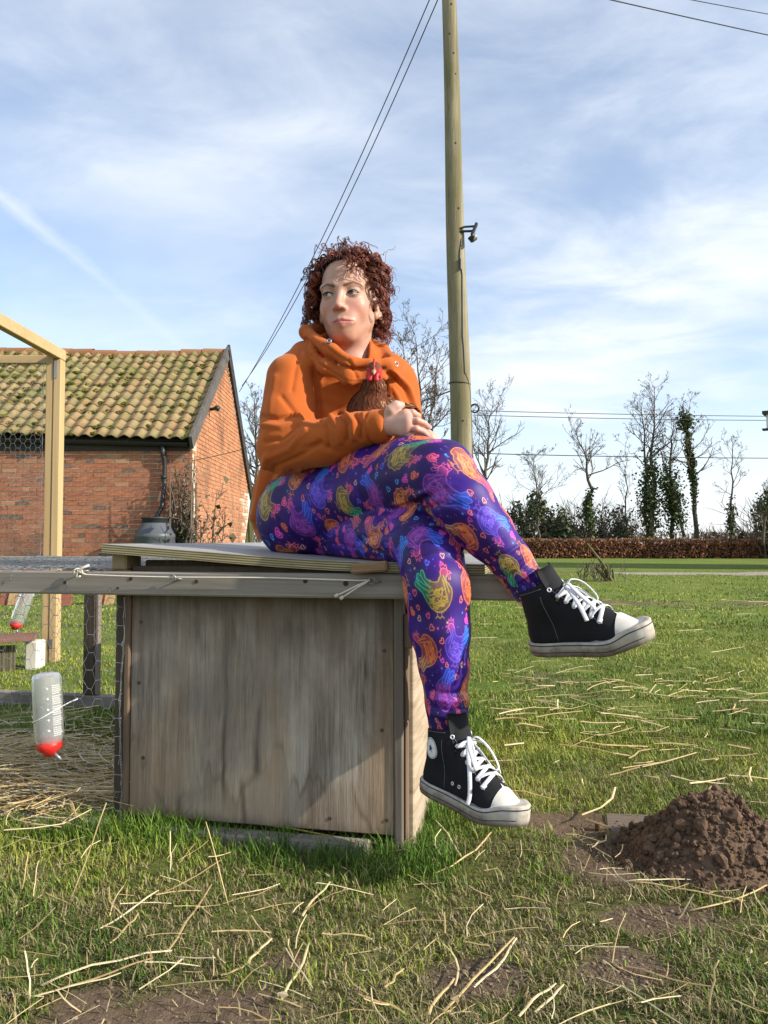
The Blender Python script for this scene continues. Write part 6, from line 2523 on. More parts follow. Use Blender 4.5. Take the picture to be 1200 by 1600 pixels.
def grad_hen(head, bodyc, tail):
    head, bodyc, tail = A(head), A(bodyc), A(tail)

    def g(x, y):
        wt_ = sstep(0.15, 0.75, x + 0.4 * y)[:, None]
        wh = sstep(0.30, 0.52, y - 0.5 * (x + 0.45))[:, None] * (x < -0.05)[:, None]
        c = bodyc * (1 - wt_) + tail * wt_
        return c * (1 - wh) + head * wh
    return g


PAL = [((.96, .38, .40), (.84, .42, .22), (.88, .66, .34)), ((.90, .34, .54), (.56, .24, .62), (.22, .40, .88)), ((.96, .38, .43), (.66, .56, .22), (.20, .68, .42)),
       ((.82, .36, .68), (.38, .29, .78), (.18, .52, .90)), ((.96, .44, .40), (.86, .50, .28), (.82, .36, .42))]
HL = [BODY, COMB, WATT, BEAK, WING] + strokes + LEGS
hens = []
GN = 5
for j in range(GN):
    for i in range(GN):
        cx = (i + 0.5 + 0.25 * ((j % 2) * 2 - 1) + prg.uniform(-.10, .10)) * TN / GN
        cy = (j + 0.5 + prg.uniform(-.10, .10)) * TN / GN
        rot = prg.choice([0.0, 0.0, math.pi, math.pi / 2.2, -math.pi / 2.2]) + prg.normal(0, 0.25)
        hens.append((cx, cy))
        pal = PAL[(i * 2 + j * 3 + int(prg.integers(0, 2))) % 5]
        stamp(cx, cy, prg.uniform(90, 103), rot, prg.choice([-1, 1]), HL, BODY, 1.5, 6.5, 0.46, grad_hen(*pal))
cnt_, tr2 = 0, 0
pts_ = [(x, y, 74) for x, y in hens]
while cnt_ < 150 and tr2 < 4000:
    tr2 += 1
    x, y = prg.uniform(0, TN, 2)
    big = prg.uniform() < 0.42
    need = 24 if big else 12
    ok = True
    for (hx0, hy0, rr0) in pts_:
        dx_, dy_ = abs(x - hx0), abs(y - hy0)
        dx_, dy_ = min(dx_, TN - dx_), min(dy_, TN - dy_)
        if math.hypot(dx_, dy_) < rr0 + need:
            ok = False
            break
    if not ok:
        continue
    pts_.append((x, y, need))
    cnt_ += 1
    pc_ = A([(1.0, .34, .48), (1.0, .45, .30), (.90, .30, .70), (.35, .40, .95), (.25, .70, .95), (.95, .70, .55)][int(prg.integers(0, 6 if not big else 3))])
    gfn = (lambda c_: (lambda xf, yf: np.tile(c_, (len(xf), 1))))(pc_)
    if big:
        stamp(x, y, prg.uniform(19, 27), prg.uniform(-1.2, 1.2), 1, [HEART, HEART * 0.45], HEART, 1.8, 7.0, 0.30, gfn)
    elif prg.uniform() < 0.5:
        stamp(x, y, prg.uniform(11, 15), prg.uniform(-1.2, 1.2), 1, [HEART], HEART, 1.5, 4.0, 0.12, gfn)
    else:
        stamp(x, y, 10, 0, 1, [A([(0, 0), (.05, 0)])], None, prg.uniform(2.5, 4.5), 5.0, 0, gfn)
for k in range(230):
    x, y = prg.uniform(0, TN, 2)
    c_ = A([(.35, .55, 1.0), (.95, .45, .75), (.55, .45, .95)][int(prg.integers(0, 3))])
    stamp(x, y, 8, 0, 1, [A([(0, 0), (.05, 0)])], None, prg.uniform(1.0, 2.0), 2.0, 0, (lambda c2: (lambda xf, yf: np.tile(c2, (len(xf), 1))))(c_))
img = bpy.data.images.new("legging_print", TN, TN)
buf = np.ones((TN, TN, 4), dtype=np.float32)
buf[..., :3] = pimg
img.pixels.foreach_set(buf.ravel())
img.update()
lm = NT("printed_jersey", 0.55, 0.3)
it_ = lm.n("ShaderNodeTexImage")
it_.image = img
it_.extension = 'REPEAT'
lm.l(lm.coord("UV"), it_.inputs[0])
lm.col(it_.outputs["Color"])
lm.bump(lm.noise(700, 2, 0.5), 0.08, 0.001)
leggings = pmesh("leggings", Vl, [Ql], lm.m, True, uv=luv)
# ------------------------------------------------------------------ shoes
rubber = NT("white_rubber", 0.6, 0.35)
sp_ = rubber.xyz()
mud = rubber.noise((26, 26, 40), 5, 0.65, 0.6)
ground_m = rubber.ramp(rubber.math('ADD', sp_[2], rubber.math('MULTIPLY', rubber.math('SUBTRACT', mud, 0.5), 0.045)), [(0.002, 1.0), (0.016, 0.65), (0.032, 0.0)])
rc = rubber.mix(rubber.ramp(rubber.noise(60, 4), [(0.3, 0), (0.7, 0.35)]), (0.52, 0.49, 0.44), (0.38, 0.34, 0.28))
toe_dirt = rubber.math('MULTIPLY', rubber.ramp(sp_[0], [(0.20, 0.0), (0.29, 0.8)]), rubber.ramp(mud, [(0.40, 0.0), (0.62, 1.0)]))
rc = rubber.mix(toe_dirt, rc, (0.33, 0.23, 0.14))
rc = rubber.mix(ground_m, rc, (0.105, 0.070, 0.045))
rubber.col(rc)
rubber.bump(mud, 0.2, 0.002)
capm = NT("toe_rubber", 0.5, 0.35)
capm.col(capm.mix(capm.ramp(capm.noise(50, 4), [(0.4, 0), (0.7, 0.5)]), (0.58, 0.55, 0.50), (0.44, 0.39, 0.31)))
canvas = NT("black_canvas", 0.85, 0.2)
canvas.col(canvas.mix(canvas.noise(300, 2), (0.008, 0.008, 0.009), (0.020, 0.020, 0.023)))
canvas.bump(canvas.noise(500, 2), 0.15, 0.001)
THREAD = plain("grey_thread", (0.16, 0.16, 0.17), 0.8, 0.1)
LACE = NT("white_lace", 0.85, 0.2)
LACE.col(LACE.ramp(LACE.noise(400, 2), [(0.3, (0.52, 0.52, 0.54)), (0.7, (0.72, 0.72, 0.74))]))
LACE.bump(LACE.noise((900, 900, 900), 2), 0.3, 0.001)
EYEM = plain("eyelet_metal", (0.72, 0.72, 0.74), 0.35, 0.5, metal=0.5)
from mathutils.bvhtree import BVHTree


def sole_half(x):
    return np.interp(x, [0.0, 0.006, 0.02, 0.05, 0.10, 0.14, 0.18, 0.21, 0.24, 0.262, 0.276, 0.282], [0.0, 0.018, 0.029, 0.036, 0.036, 0.039, 0.0450, 0.0450, 0.0385, 0.0285, 0.0165, 0.0])


def spring(x):
    return 0.019 * sstep(0.18, 0.30, x)


def make_shoe(name, heel, toe, upv, inner_side, label_patch):
    """inner_side: +1 when the inner face of the foot is the shoe's +y side. Returns the shoe Empty; its parts live in shoe coordinates."""
    heel, toe, upv = Vector(heel), Vector(toe), Vector(upv)
    ex = (toe - heel).normalized()
    ez = (upv - ex * upv.dot(ex)).normalized()
    ey = ez.cross(ex)
    sc = 0.925
    root = bpy.data.objects.new(name, None)
    COL.objects.link(root)
    root.parent = person
    M = Matrix(((ex.x, ey.x, ez.x, heel.x - person.location.x), (ex.y, ey.y, ez.y, heel.y - person.location.y), (ex.z, ey.z, ez.z, heel.z - person.location.z), (0, 0, 0, 1)))
    root.matrix_local = M @ Matrix.Scale(sc, 4)

    def sub(nm, V, F, mat, smooth=True, **k):
        return link(nm, make_mesh(nm, V, F, mat, smooth, **k), root)

    def submb(nm, m, mat, smooth=True):
        return link(nm, m.mesh(nm, mat, smooth), root)
    # upper
    f = Field((-0.02, -0.07, -0.01), (0.30, 0.07, 0.20), 0.0024)
    fy = ((0, 1, 0), 0.80)
    f.cap((0.050, 0, 0.045), (0.056, 0, 0.175), 0.0375, 0.047, 0, flat=fy)
    f.ell((0.052, 0, 0.04), (0.046, 0.0305, 0.05), k=0.010)
    f.ell((0.125, 0, 0.042), (0.085, 0.0315, 0.048), k=0.018)
    f.ell((0.205, 0, 0.034), (0.064, 0.0395, 0.030), k=0.020)
    f.cap((0.082, 0, 0.118), (0.195, 0, 0.050), 0.033, 0.022, 0.035)
    f.cut((0.06, 0, 0.152), (-0.22, 0, 1), 0.004)
    f.cut((0, 0, 0.012), (0, 0, -1), 0.0)
    V, Q = f.mesh()
    V = relax(V, Q, 2, 0.5)
    V = V + vnormals(V, Q) * (noise3(V, 30, 2.0) * 0.0015)[:, None]
    sub("upper", V, [Q], canvas.m)
    bvh = BVHTree.FromPolygons([tuple(v) for v in V], [tuple(q) for q in Q])

    def on(p, d, lift=0.0):
        """the surface point hit from p along d, lifted off it"""
        h = bvh.ray_cast(Vector(p), Vector(d).normalized())
        if h[0] is None:
            h = bvh.find_nearest(Vector(p))
        n = h[1]
        if n.dot(Vector(d)) > 0:
            n = -n
        return A(h[0] + n * lift), A(n)
    # tongue standing up in front of the ankle
    m = MB()
    tp = []
    for i, z in enumerate(np.linspace(0.112, 0.190, 7)):
        xc = 0.132 - 0.50 * (z - 0.105) + 0.18 * max(z - 0.155, 0)
        for yv in np.linspace(-1, 1, 7):
            tp.append((xc - 0.016 * yv * yv, yv * (0.031 - 0.003 * (i == 6)), z))
    n7 = 7
    fs = [(r * n7 + c, r * n7 + c + 1, (r + 1) * n7 + c + 1, (r + 1) * n7 + c) for r in range(6) for c in range(6)]
    tv = A(tp)
    tv2 = tv - A((0.004, 0, 0))
    nb_ = len(tv)
    rim = [i for i in range(n7)] + [n7 * r + 6 for r in range(1, 7)] + [nb_ - 2 - i for i in range(6)] + [n7 * r for r in range(5, 0, -1)]
    rf_ = [(rim[i], rim[(i + 1) % len(rim)], rim[(i + 1) % len(rim)] + nb_, rim[i] + nb_) for i in range(len(rim))]
    m.add(np.concatenate([tv, tv2]), [A(fs).astype(int), A([q[::-1] for q in fs]).astype(int) + nb_, A(rf_).astype(int)])
    submb("tongue", m, canvas.m)
    # sole: outline swept up in layers, thicker bumper at the toe
    th = np.linspace(0, 2 * math.pi, 96, endpoint=False)
    xs = 0.141 - 0.141 * np.cos(th)
    ysgn = np.where(th < math.pi, 1, -1)
    hy = sole_half(xs) * ysgn
    layers = [(0.965, 0.0), (0.995, 0.002), (1.0, 0.010), (1.0, 0.022), (0.997, 0.0295), (0.972, 0.0315), (0.93, 0.030)]
    V = []
    for k, (s_, z) in enumerate(layers):
        bump_ = 1 + 0.006 * (k in (2, 3))
        zz = z * (1 + 0.32 * sstep(0.20, 0.25, xs)) if k >= 3 else z + 0 * xs
        V.append(np.stack([0.141 + (xs - 0.141) * s_ * bump_, hy * s_ * bump_, zz + spring(xs)], 1))
    V = np.concatenate(V)
    N_ = len(th)
    F = []
    for k in range(len(layers) - 1):
        for i in range(N_):
            F.append((k * N_ + i, k * N_ + (i + 1) % N_, (k + 1) * N_ + (i + 1) % N_, (k + 1) * N_ + i))
    sub("sole", V, [A(F).astype(int), np.arange(N_)[None, ::-1], (np.arange(N_) + (len(layers) - 1) * N_)[None, :]], rubber.m)
    for z_, r_ in ((0.0255, 0.0011), (0.0105, 0.0010)):
        m = MB()
        q = (xs < 0.262) if z_ < 0.02 else (xs < 0.30)
        pts = np.stack([0.141 + (xs - 0.141) * 1.0035, hy * 1.0035, z_ * (1 + 0.32 * sstep(0.20, 0.25, xs)) + spring(xs)], 1)
        order = np.concatenate([np.arange(48, 96), np.arange(0, 49)]) if z_ > 0.02 else np.arange(54, 96).tolist() + np.arange(0, 43).tolist()
        m.tube(pts[np.array(order)], r_, 5)
        submb("sole_stripe", m, plain("stripe_black", (0.03, 0.03, 0.035), 0.7))
    # toe cap: shell over the front of the upper
    V, F, nu_, nv_ = [], [], 15, 12
    for i in range(nu_):
        a = -1 + 2 * i / (nu_ - 1)
        for j in range(nv_):
            b = j / (nv_ - 1)
            ang = a * math.pi * 0.5
            rx = 0.214 + (0.058 * (1 - 0.55 * b) * math.cos(ang) if True else 0)
            xx = 0.214 + 0.057 * math.cos(ang) * (1 - b) + b * (0.004 - 0.012 * (1 - abs(a)))
            yy = 0.0385 * math.sin(ang) * (1 - b * 0.98)
            p_, n__ = on((xx, yy, 0.15), (0, 0, -1), 0.0018)
            if j == 0:
                p_ = A((0.214 + 0.061 * math.cos(ang), 0.0405 * math.sin(ang), 0.029 + float(spring(np.array(0.214 + 0.06 * math.cos(ang))))))
            V.append(p_)
    for i in range(nu_ - 1):
        for j in range(nv_ - 1):
            F.append((i * nv_ + j, (i + 1) * nv_ + j, (i + 1) * nv_ + j + 1, i * nv_ + j + 1))
    Vt, Ft = A(V), A(F).astype(int)
    Vt = relax(Vt, Ft, 3, 0.35)
    sub("toe_cap", Vt, [Ft], capm.m)
    # eyelets along both edges of the lacing
    rows = 7
    E = {-1: [], 1: []}
    for s in (-1, 1):
        for i in range(rows):
            t_ = i / (rows - 1)
            x = 0.188 * (1 - t_) + 0.096 * t_
            z = 0.066 * (1 - t_) + 0.143 * t_
            y = s * (0.0245 + 0.002 * t_)
            p_, n__ = on((x + 0.05 * 0.55, y + s * 0.05, z + 0.05 * 0.84), (-0.55 * 0.05 / 0.05, -s * 1.0, -0.84), 0.0012)
            m = MB()
            m.ring(p_, n__, 0.0038, 0.0014, 12, 6)
            submb("eyelet", m, EYEM)
            E[s].append((p_, n__))
        # stitched line beside the eyelets
        m = MB()
        ln = []
        for q in np.linspace(-0.08, 1.02, 22):
            x = 0.188 * (1 - q) + 0.096 * q - 0.012
            z = 0.066 * (1 - q) + 0.143 * q - 0.012
            y = s * 0.030
            p_, n__ = on((x + 0.03, y + s * 0.05, z + 0.04), (-0.35, -s * 1.0, -0.45), 0.0006)
            ln.append(p_)
        m.tube(ln, 0.0009, 4)
        submb("stitching", m, THREAD)

    def ribbon(pts, r=0.0044, flat=0.36):
        p = crom(pts, 8)
        m.tube(p, r, 8, flat=flat)
    # lacing: crosses between neighbouring rows, each strand bowed over the tongue
    for i in range(rows - 1):
        m = MB()
        for s in (-1, 1):
            (a, na), (b, nb2) = E[s][i], E[-s][min(i + 1, rows - 2) if i + 1 < rows - 1 else rows - 2]
            if i == rows - 2:
                continue
            nm_ = (na + nb2) / np.linalg.norm(na + nb2)
            way = [a - na * 0.002, a + na * 0.0035]
            for q in (0.2, 0.4, 0.6, 0.8):
                p_, n__ = on(a * (1 - q) + b * q + nm_ * 0.05, -nm_, 0.0035 + (0.0022 if s > 0 else 0.0) * math.sin(math.pi * q))
                way.append(p_)
            ribbon(way + [b + nb2 * 0.003, b - nb2 * 0.003])
        if i == 0:
            a, b = E[-1][0], E[1][0]
            ribbon([a[0] - a[1] * 0.002, a[0] + a[1] * 0.004, (a[0] + b[0]) / 2 + (a[1] + b[1]) * 0.5 * 0.010, b[0] + b[1] * 0.004, b[0] - b[1] * 0.002])
        if m.n:
            submb("lace", m, LACE.m)
    # bow
    top = (E[-1][rows - 2][0] + E[1][rows - 2][0]) / 2 + A((0.010, 0, 0.012))
    m = MB()
    for s in (-1, 1):
        a, na = E[s][rows - 2]
        ribbon([a - na * 0.002, a + na * 0.005, top])
    k_ = inner_side
    v_ = -1 if label_patch else 1
    sd = 1 if label_patch else -1
    L1 = [top, top + A((0.008, -0.014, 0.010)), top + A((0.026, -0.030, -0.004)), top + A((0.046, -0.032, -0.036)), top + A((0.042, -0.024, -0.044)), top + A((0.022, -0.012, -0.016)), top]
    L2 = [top, top + A((0.012, 0.010, 0.008)), top + A((0.036, 0.022, -0.010)), top + A((0.062, 0.024, -0.040)), top + A((0.056, 0.016, -0.046)), top + A((0.028, 0.006, -0.018)), top]
    T1 = [top, top + A((0.016, -0.022, -0.012)), top + A((0.038, -0.038, -0.050)), top + A((0.050, -0.046, -0.088)), top + A((0.052, -0.052, -0.108))]
    T2 = [top, top + A((0.018, 0.022, -0.004)), top + A((0.040, 0.038, -0.032)), top + A((0.052, 0.046, -0.062))]
    for c_ in (L1, L2, T1, T2):
        c_ = A(c_)
        c_[:, 1] *= sd
        ribbon([tuple(v) for v in c_])
    m.ring(top, (0.6, 0.2, 0.7), 0.0040, 0.0038, 10, 6)
    submb("lace_bow", m, LACE.m)
    # sewn seams: heel strip, side seam, collar edge
    for line in ([((-0.05, inn * 0.012, z), (1, 0, 0)) for inn in (1,) for z in np.linspace(0.04, 0.145, 10)], [((-0.05, -0.012, z), (1, 0, 0)) for z in np.linspace(0.04, 0.145, 10)],
                 [((0.088 - 0.1 * (z - 0.04), 0.12, z), (0, -1, 0)) for z in np.linspace(0.034, 0.135, 10)], [((0.088 - 0.1 * (z - 0.04), -0.12, z), (0, 1, 0)) for z in np.linspace(0.034, 0.135, 10)],
                 [((x, 0.12, 0.144 + 0.20 * (x - 0.05)), (0, -1, 0)) for x in np.linspace(0.022, 0.082, 8)], [((x, -0.12, 0.144 + 0.20 * (x - 0.05)), (0, 1, 0)) for x in np.linspace(0.022, 0.082, 8)]):
        m = MB()
        m.tube([on(p_, d_, 0.0005)[0] for p_, d_ in line], 0.0007, 4)
        submb("stitching", m, THREAD)
    # vents near the arch, on the inner side, and the round ankle patch
    for x in (0.112, 0.132):
        p_, n__ = on((x, inner_side * 0.1, 0.052), (0, -inner_side, 0), 0.001)
        m = MB()
        m.ring(p_, n__, 0.0034, 0.0013, 12, 6)
        submb("vent_eyelet", m, EYEM)
    if label_patch:
        def disc(rad, lift, mat, nm, star=False, inner=0.0):
            ang = np.arange(40) * 2 * math.pi / 40
            rr_ = np.full(40, rad)
            if star:
                ang = np.arange(10) * 2 * math.pi / 10 + math.pi / 2
                rr_ = np.where(np.arange(10) % 2 == 0, rad, rad * 0.42)
            V, F = [], []
            levels = (inner, 0.35, 0.7, 1.0) if inner == 0 else (inner, 1.0)
            for l_ in levels:
                for a, r0 in zip(ang, rr_):
                    p_, n__ = on((0.047 + l_ * r0 * math.cos(a), inner_side * 0.12, 0.108 + l_ * r0 * math.sin(a)), (0, -inner_side, 0), lift)
                    V.append(p_)
            n_ = len(ang)
            for l_ in range(len(levels) - 1):
                for i in range(n_):
                    F.append((l_ * n_ + i, l_ * n_ + (i + 1) % n_, (l_ + 1) * n_ + (i + 1) % n_, (l_ + 1) * n_ + i))
            return link(nm, make_mesh(nm, A(V), [A(F).astype(int)], mat, True), root)
        disc(0.0220, 0.0012, plain("patch_white", (0.78, 0.78, 0.78), 0.6), "ankle_patch")
        disc(0.0085, 0.0019, plain("patch_navy", (0.012, 0.016, 0.075), 0.6), "star", True)
        disc(0.0205, 0.0018, plain("patch_line", (0.30, 0.31, 0.36), 0.6), "patch_ring", inner=0.93)
    return root


UPB = (A(KNEE_B) - A(ANK_B)) / np.linalg.norm(A(KNEE_B) - A(ANK_B))
UPT = (A(KNEE_T) - A(ANK_T)) / np.linalg.norm(A(KNEE_T) - A(ANK_T))
make_shoe("shoe", P(661, 1230, 1.575), P(815, 1303, 1.390), Vector(UPB) + Vector((-0.02, -0.02, 0)), -1, True)
make_shoe("shoe", P(833, 1019, 1.560), P(1014, 1012, 1.400), Vector((-0.36, -0.08, 1)), 1, False)

# ------------------------------------------------------------------ the hen
hb_ = P(585, 655, 1.84)
hen = thing("hen", hb_, "brown hen with red comb and wattles held in the seated person's arms", "hen")
HL0 = A(hen.location)
f = Field(A(P(520, 735, 1.72)) - A((0.02, 0.03, 0.03)), A(P(680, 555, 1.98)) + A((0.02, 0.03, 0.03)), 0.0026)
f.ell(P(577, 649, 1.838), (0.050, 0.056, 0.055), k=0)
f.cap(P(583, 640, 1.825), P(585, 606, 1.806), 0.041, 0.0245, 0.03)
f.cap(P(585, 606, 1.806), P(585, 583, 1.795), 0.0235, 0.0155, 0.012)
f.ell(P(585, 578, 1.790), (0.0185, 0.021, 0.0195), k=0.008)
f.cap(P(590, 662, 1.85), P(635, 652, 1.862), 0.052, 0.030, 0.03)
f.cap(P(600, 640, 1.838), P(634, 640, 1.828), 0.022, 0.012, 0.02)
Vn, Qn = f.mesh()
f = None
Vn = relax(Vn, Qn, 2, 0.5)
Nn = vnormals(Vn, Qn)
px_, py_, _d = seen_at(Vn)
headw = 1 - sstep(588, 596, py_)
cn = np.tile(A((0.110, 0.034, 0.015)), (len(Vn), 1))
face_m = headw * sstep(574, 580, py_) * (1 - sstep(590, 597, py_)) * (Nn[:, 1] < 0.35)
cn = blend(cn, face_m * 0.9, (0.42, 0.035, 0.038))
fm = NT("plumage", 0.75, 0.25)
fz = fm.noise((60, 60, 14), 5, 0.6)
fm.col(fm.mix(fm.ramp(fz, [(0.35, 0.0), (0.65, 0.6)]), fm.attr(), fm.mix(1.0, fm.attr(), (2.0, 1.8, 1.6), 'MULTIPLY')))
link("body", make_mesh("body", Vn - HL0, [Qn], fm.m, True, col=cn), hen)
# feathers lying down the neck and breast
rg = np.random.default_rng(6)
fe = MB()
fmat = NT('feather_vane', 0.7, 0.15)
fmat.col(fmat.attr())
order = rg.permutation(len(Vn))
cntf = 0
C, U, W, cc = [], [], [], []
for i in order:
    if py_[i] < 592 or Nn[i, 1] > 0.3:
        continue
    n = Nn[i]
    dn = A((0.10 * rg.normal() + 0.12 * np.sign(px_[i] - 585) * (py_[i] < 640), 0, -1.0))
    if px_[i] > 606:
        dn = A((1.0, 0.1, -0.35 + 0.2 * rg.normal()))
    t_ = dn - n * (dn @ n)
    t_ /= np.linalg.norm(t_) + 1e-9
    L = (0.0075 if py_[i] < 612 else 0.0115) * rg.uniform(0.8, 1.3)
    w = np.cross(n, t_) * L * (0.30 if py_[i] < 625 else 0.45)
    C.append(Vn[i] + n * 0.0012 + t_ * L * 0.5 + n * rg.uniform(0, 0.0012))
    U.append(t_ * L + n * 0.0012)
    W.append(w)
    q = rg.uniform()
    c_ = A((0.100, 0.029, 0.012)) * (1 - q) + A((0.170, 0.054, 0.022)) * q
    if px_[i] > 592 and rg.uniform() < 0.28 * sstep(590, 606, px_[i]):
        c_ = A((0.36, 0.20, 0.10))
    cc.append(c_)
    cntf += 1
    if cntf > 2600:
        break
fe.leaves(A(C), A(U), A(W), A(cc), fold=0.15)
o = link("feather", make_mesh("feather", np.concatenate(fe.v) - HL0, [np.concatenate(q) for q in fe.f.values()], fmat.m, False, col=np.concatenate(fe.c)), hen)
tag(o, kind="stuff")
# a few pale flight feathers of the folded wing beyond the hand
for k, (a, b) in enumerate((((606, 622, 1.80), (612, 640, 1.795)), ((602, 618, 1.803), (606, 636, 1.797)), ((612, 636, 1.80), (638, 634, 1.80)), ((614, 640, 1.80), (640, 641, 1.795)), ((612, 644, 1.80), (641, 648, 1.79)))):
    a, b = A(P(*a)), A(P(*b))
    u_ = (b - a) / 2
    w = np.cross(u_, A((0, 1, 0)))
    w = w / np.linalg.norm(w) * 0.0062
    m = MB()
    m.leaves(((a + b) / 2)[None], u_[None], w[None], A([[0.30, 0.17, 0.09]]), fold=0.4)
    link("wing_feather", make_mesh("wing_feather", np.concatenate(m.v) - HL0, [np.concatenate(q) for q in m.f.values()], plain("pale_feather", (0.30, 0.165, 0.085), 0.8, 0.2, var=0.35, nscale=90), False), hen)
COMBM = plain("comb_red", (0.50, 0.022, 0.028), 0.5, 0.4, var=0.2, nscale=120)
COMBM.node_tree.nodes["Principled BSDF"].inputs["Subsurface Weight"].default_value = 0.2
COMBM.node_tree.nodes["Principled BSDF"].inputs["Subsurface Scale"].default_value = 0.004
f = Field(A(P(560, 600, 1.74)) - 0.01, A(P(610, 548, 1.84)) + 0.01, 0.0011)
# comb: a thin notched blade running back over the crown, seen nearly end on
for k, (dy, hz_) in enumerate(((-0.003, 0.013), (0.003, 0.021), (0.010, 0.025), (0.018, 0.022), (0.025, 0.016))):
    b0 = A(P(584.5, 573, 1.775)) + A((0, dy, 0))
    f.cap(b0 + A((0, 0, -0.006)), b0 + A((0.001 * (k % 2), 0.002, hz_ - 0.004)), 0.0038, 0.0022, 0.003)
f.cap(P(584.5, 581, 1.771), P(584.3, 573, 1.776), 0.0032, 0.0034, 0.003)
V, Q = f.mesh()
link("comb", make_mesh("comb", V - HL0, [Q], COMBM, True), hen)
f = Field(A(P(560, 610, 1.74)) - 0.01, A(P(610, 575, 1.84)) + 0.01, 0.0011)
for a, b in (((579.5, 586, 1.776), (577.5, 592, 1.776)), ((588.5, 586, 1.776), (588.0, 593, 1.774))):
    f.cap(P(*a), P(*b), 0.0038, 0.0056, 0.003, flat=((0, 1, 0), 0.7))
for s in (-1, 1):
    f.cap(P(584.5 + 6.5 * s, 578, 1.781), P(584.5 + 8 * s, 587, 1.785), 0.0068, 0.0058, 0.006)
V, Q = f.mesh()
link("wattle", make_mesh("wattle", V - HL0, [Q], COMBM, True), hen)
m = MB()
b0 = P(584.3, 580.5, 1.772)
m.tube([b0 + Vector((0, 0.006, 0.002)), b0 + Vector((0, -0.001, 0.0)), b0 + Vector((0, -0.010, -0.005)), b0 + Vector((0, -0.014, -0.011))], [0.0062, 0.0055, 0.0034, 0.0010], 10)
link("beak", make_mesh("beak", np.concatenate(m.v) - HL0, [np.concatenate(q) for q in m.f.values()], plain("horn", (0.42, 0.27, 0.15), 0.5, 0.4), True), hen)
for s in (-1, 1):
    bm = bmesh.new()
    bmesh.ops.create_uvsphere(bm, u_segments=14, v_segments=10, radius=0.0030)
    me = bpy.data.meshes.new("eye")
    bm.to_mesh(me)
    bm.free()
    for p_ in me.polygons:
        p_.use_smooth = True
    me.materials.append(plain("hen_eye", (0.20, 0.065, 0.012), 0.1, 0.6) if s < 0 else bpy.data.materials["hen_eye"])
    o = link("eye", me, hen)
    o.location = P(584.7 + 8.6 * s, 575, 1.782) - hen.location
# ------------------------------------------------------------------ grass blades, straw, leaves
rg = np.random.default_rng(101)


def in_coop(x, y):
    u_ = (x - CO.x) * math.cos(CA) + (y - CO.y) * math.sin(CA)
    v_ = -(x - CO.x) * math.sin(CA) + (y - CO.y) * math.cos(CA)
    return u_, v_


GRASSM = NT("grass_blade", 0.6, 0.25)
GRASSM.col(GRASSM.attr())
GRASSM.set(Transmission_Weight=0.0)


def blades(x, y, h, w, lean, col):
    """bent tapering blades, three levels each"""
    n = len(x)
    z = gz(x, y) - 0.004
    a = rg.uniform(0, 2 * math.pi, n)
    dirx, diry = np.cos(a), np.sin(a)
    f = a + math.pi / 2 + rg.normal(0, 0.5, n)
    wx, wy = np.cos(f) * w, np.sin(f) * w
    ln = np.clip(lean * (0.45 + 0.8 * rg.uniform(0, 1, n)), 0, 1.5)
    hz1, hx1 = 0.55 * h * np.cos(ln * 0.45), 0.55 * h * np.sin(ln * 0.45)
    hz2, hx2_ = hz1 + 0.45 * h * np.cos(ln * 1.25), hx1 + 0.45 * h * np.sin(ln * 1.25)
    B = np.stack([x, y, z], 1)
    W = np.stack([wx, wy, np.zeros(n)], 1)
    M1_ = B + np.stack([dirx * hx1, diry * hx1, hz1], 1)
    T_ = B + np.stack([dirx * hx2_, diry * hx2_, np.maximum(hz2, 0.003)], 1)
    V = np.stack([B - W, B + W, M1_ + W * 0.75, M1_ - W * 0.75, T_], 1).reshape(-1, 3)
    b = np.arange(n)[:, None] * 5
    c = np.repeat(col, 5, 0).reshape(n, 5, 3)
    return V, b + A([[0, 1, 2, 3]]).astype(int), b + A([[3, 2, 4]]).astype(int), c.reshape(-1, 3)


def scatter(n, y0, y1, pw=1.0, marg=0.45, half=0.62):
    y = y0 + (y1 - y0) * rg.uniform(0, 1, n) ** pw
    x = rg.uniform(-1, 1, n) * (half * y + marg)
    return x, y


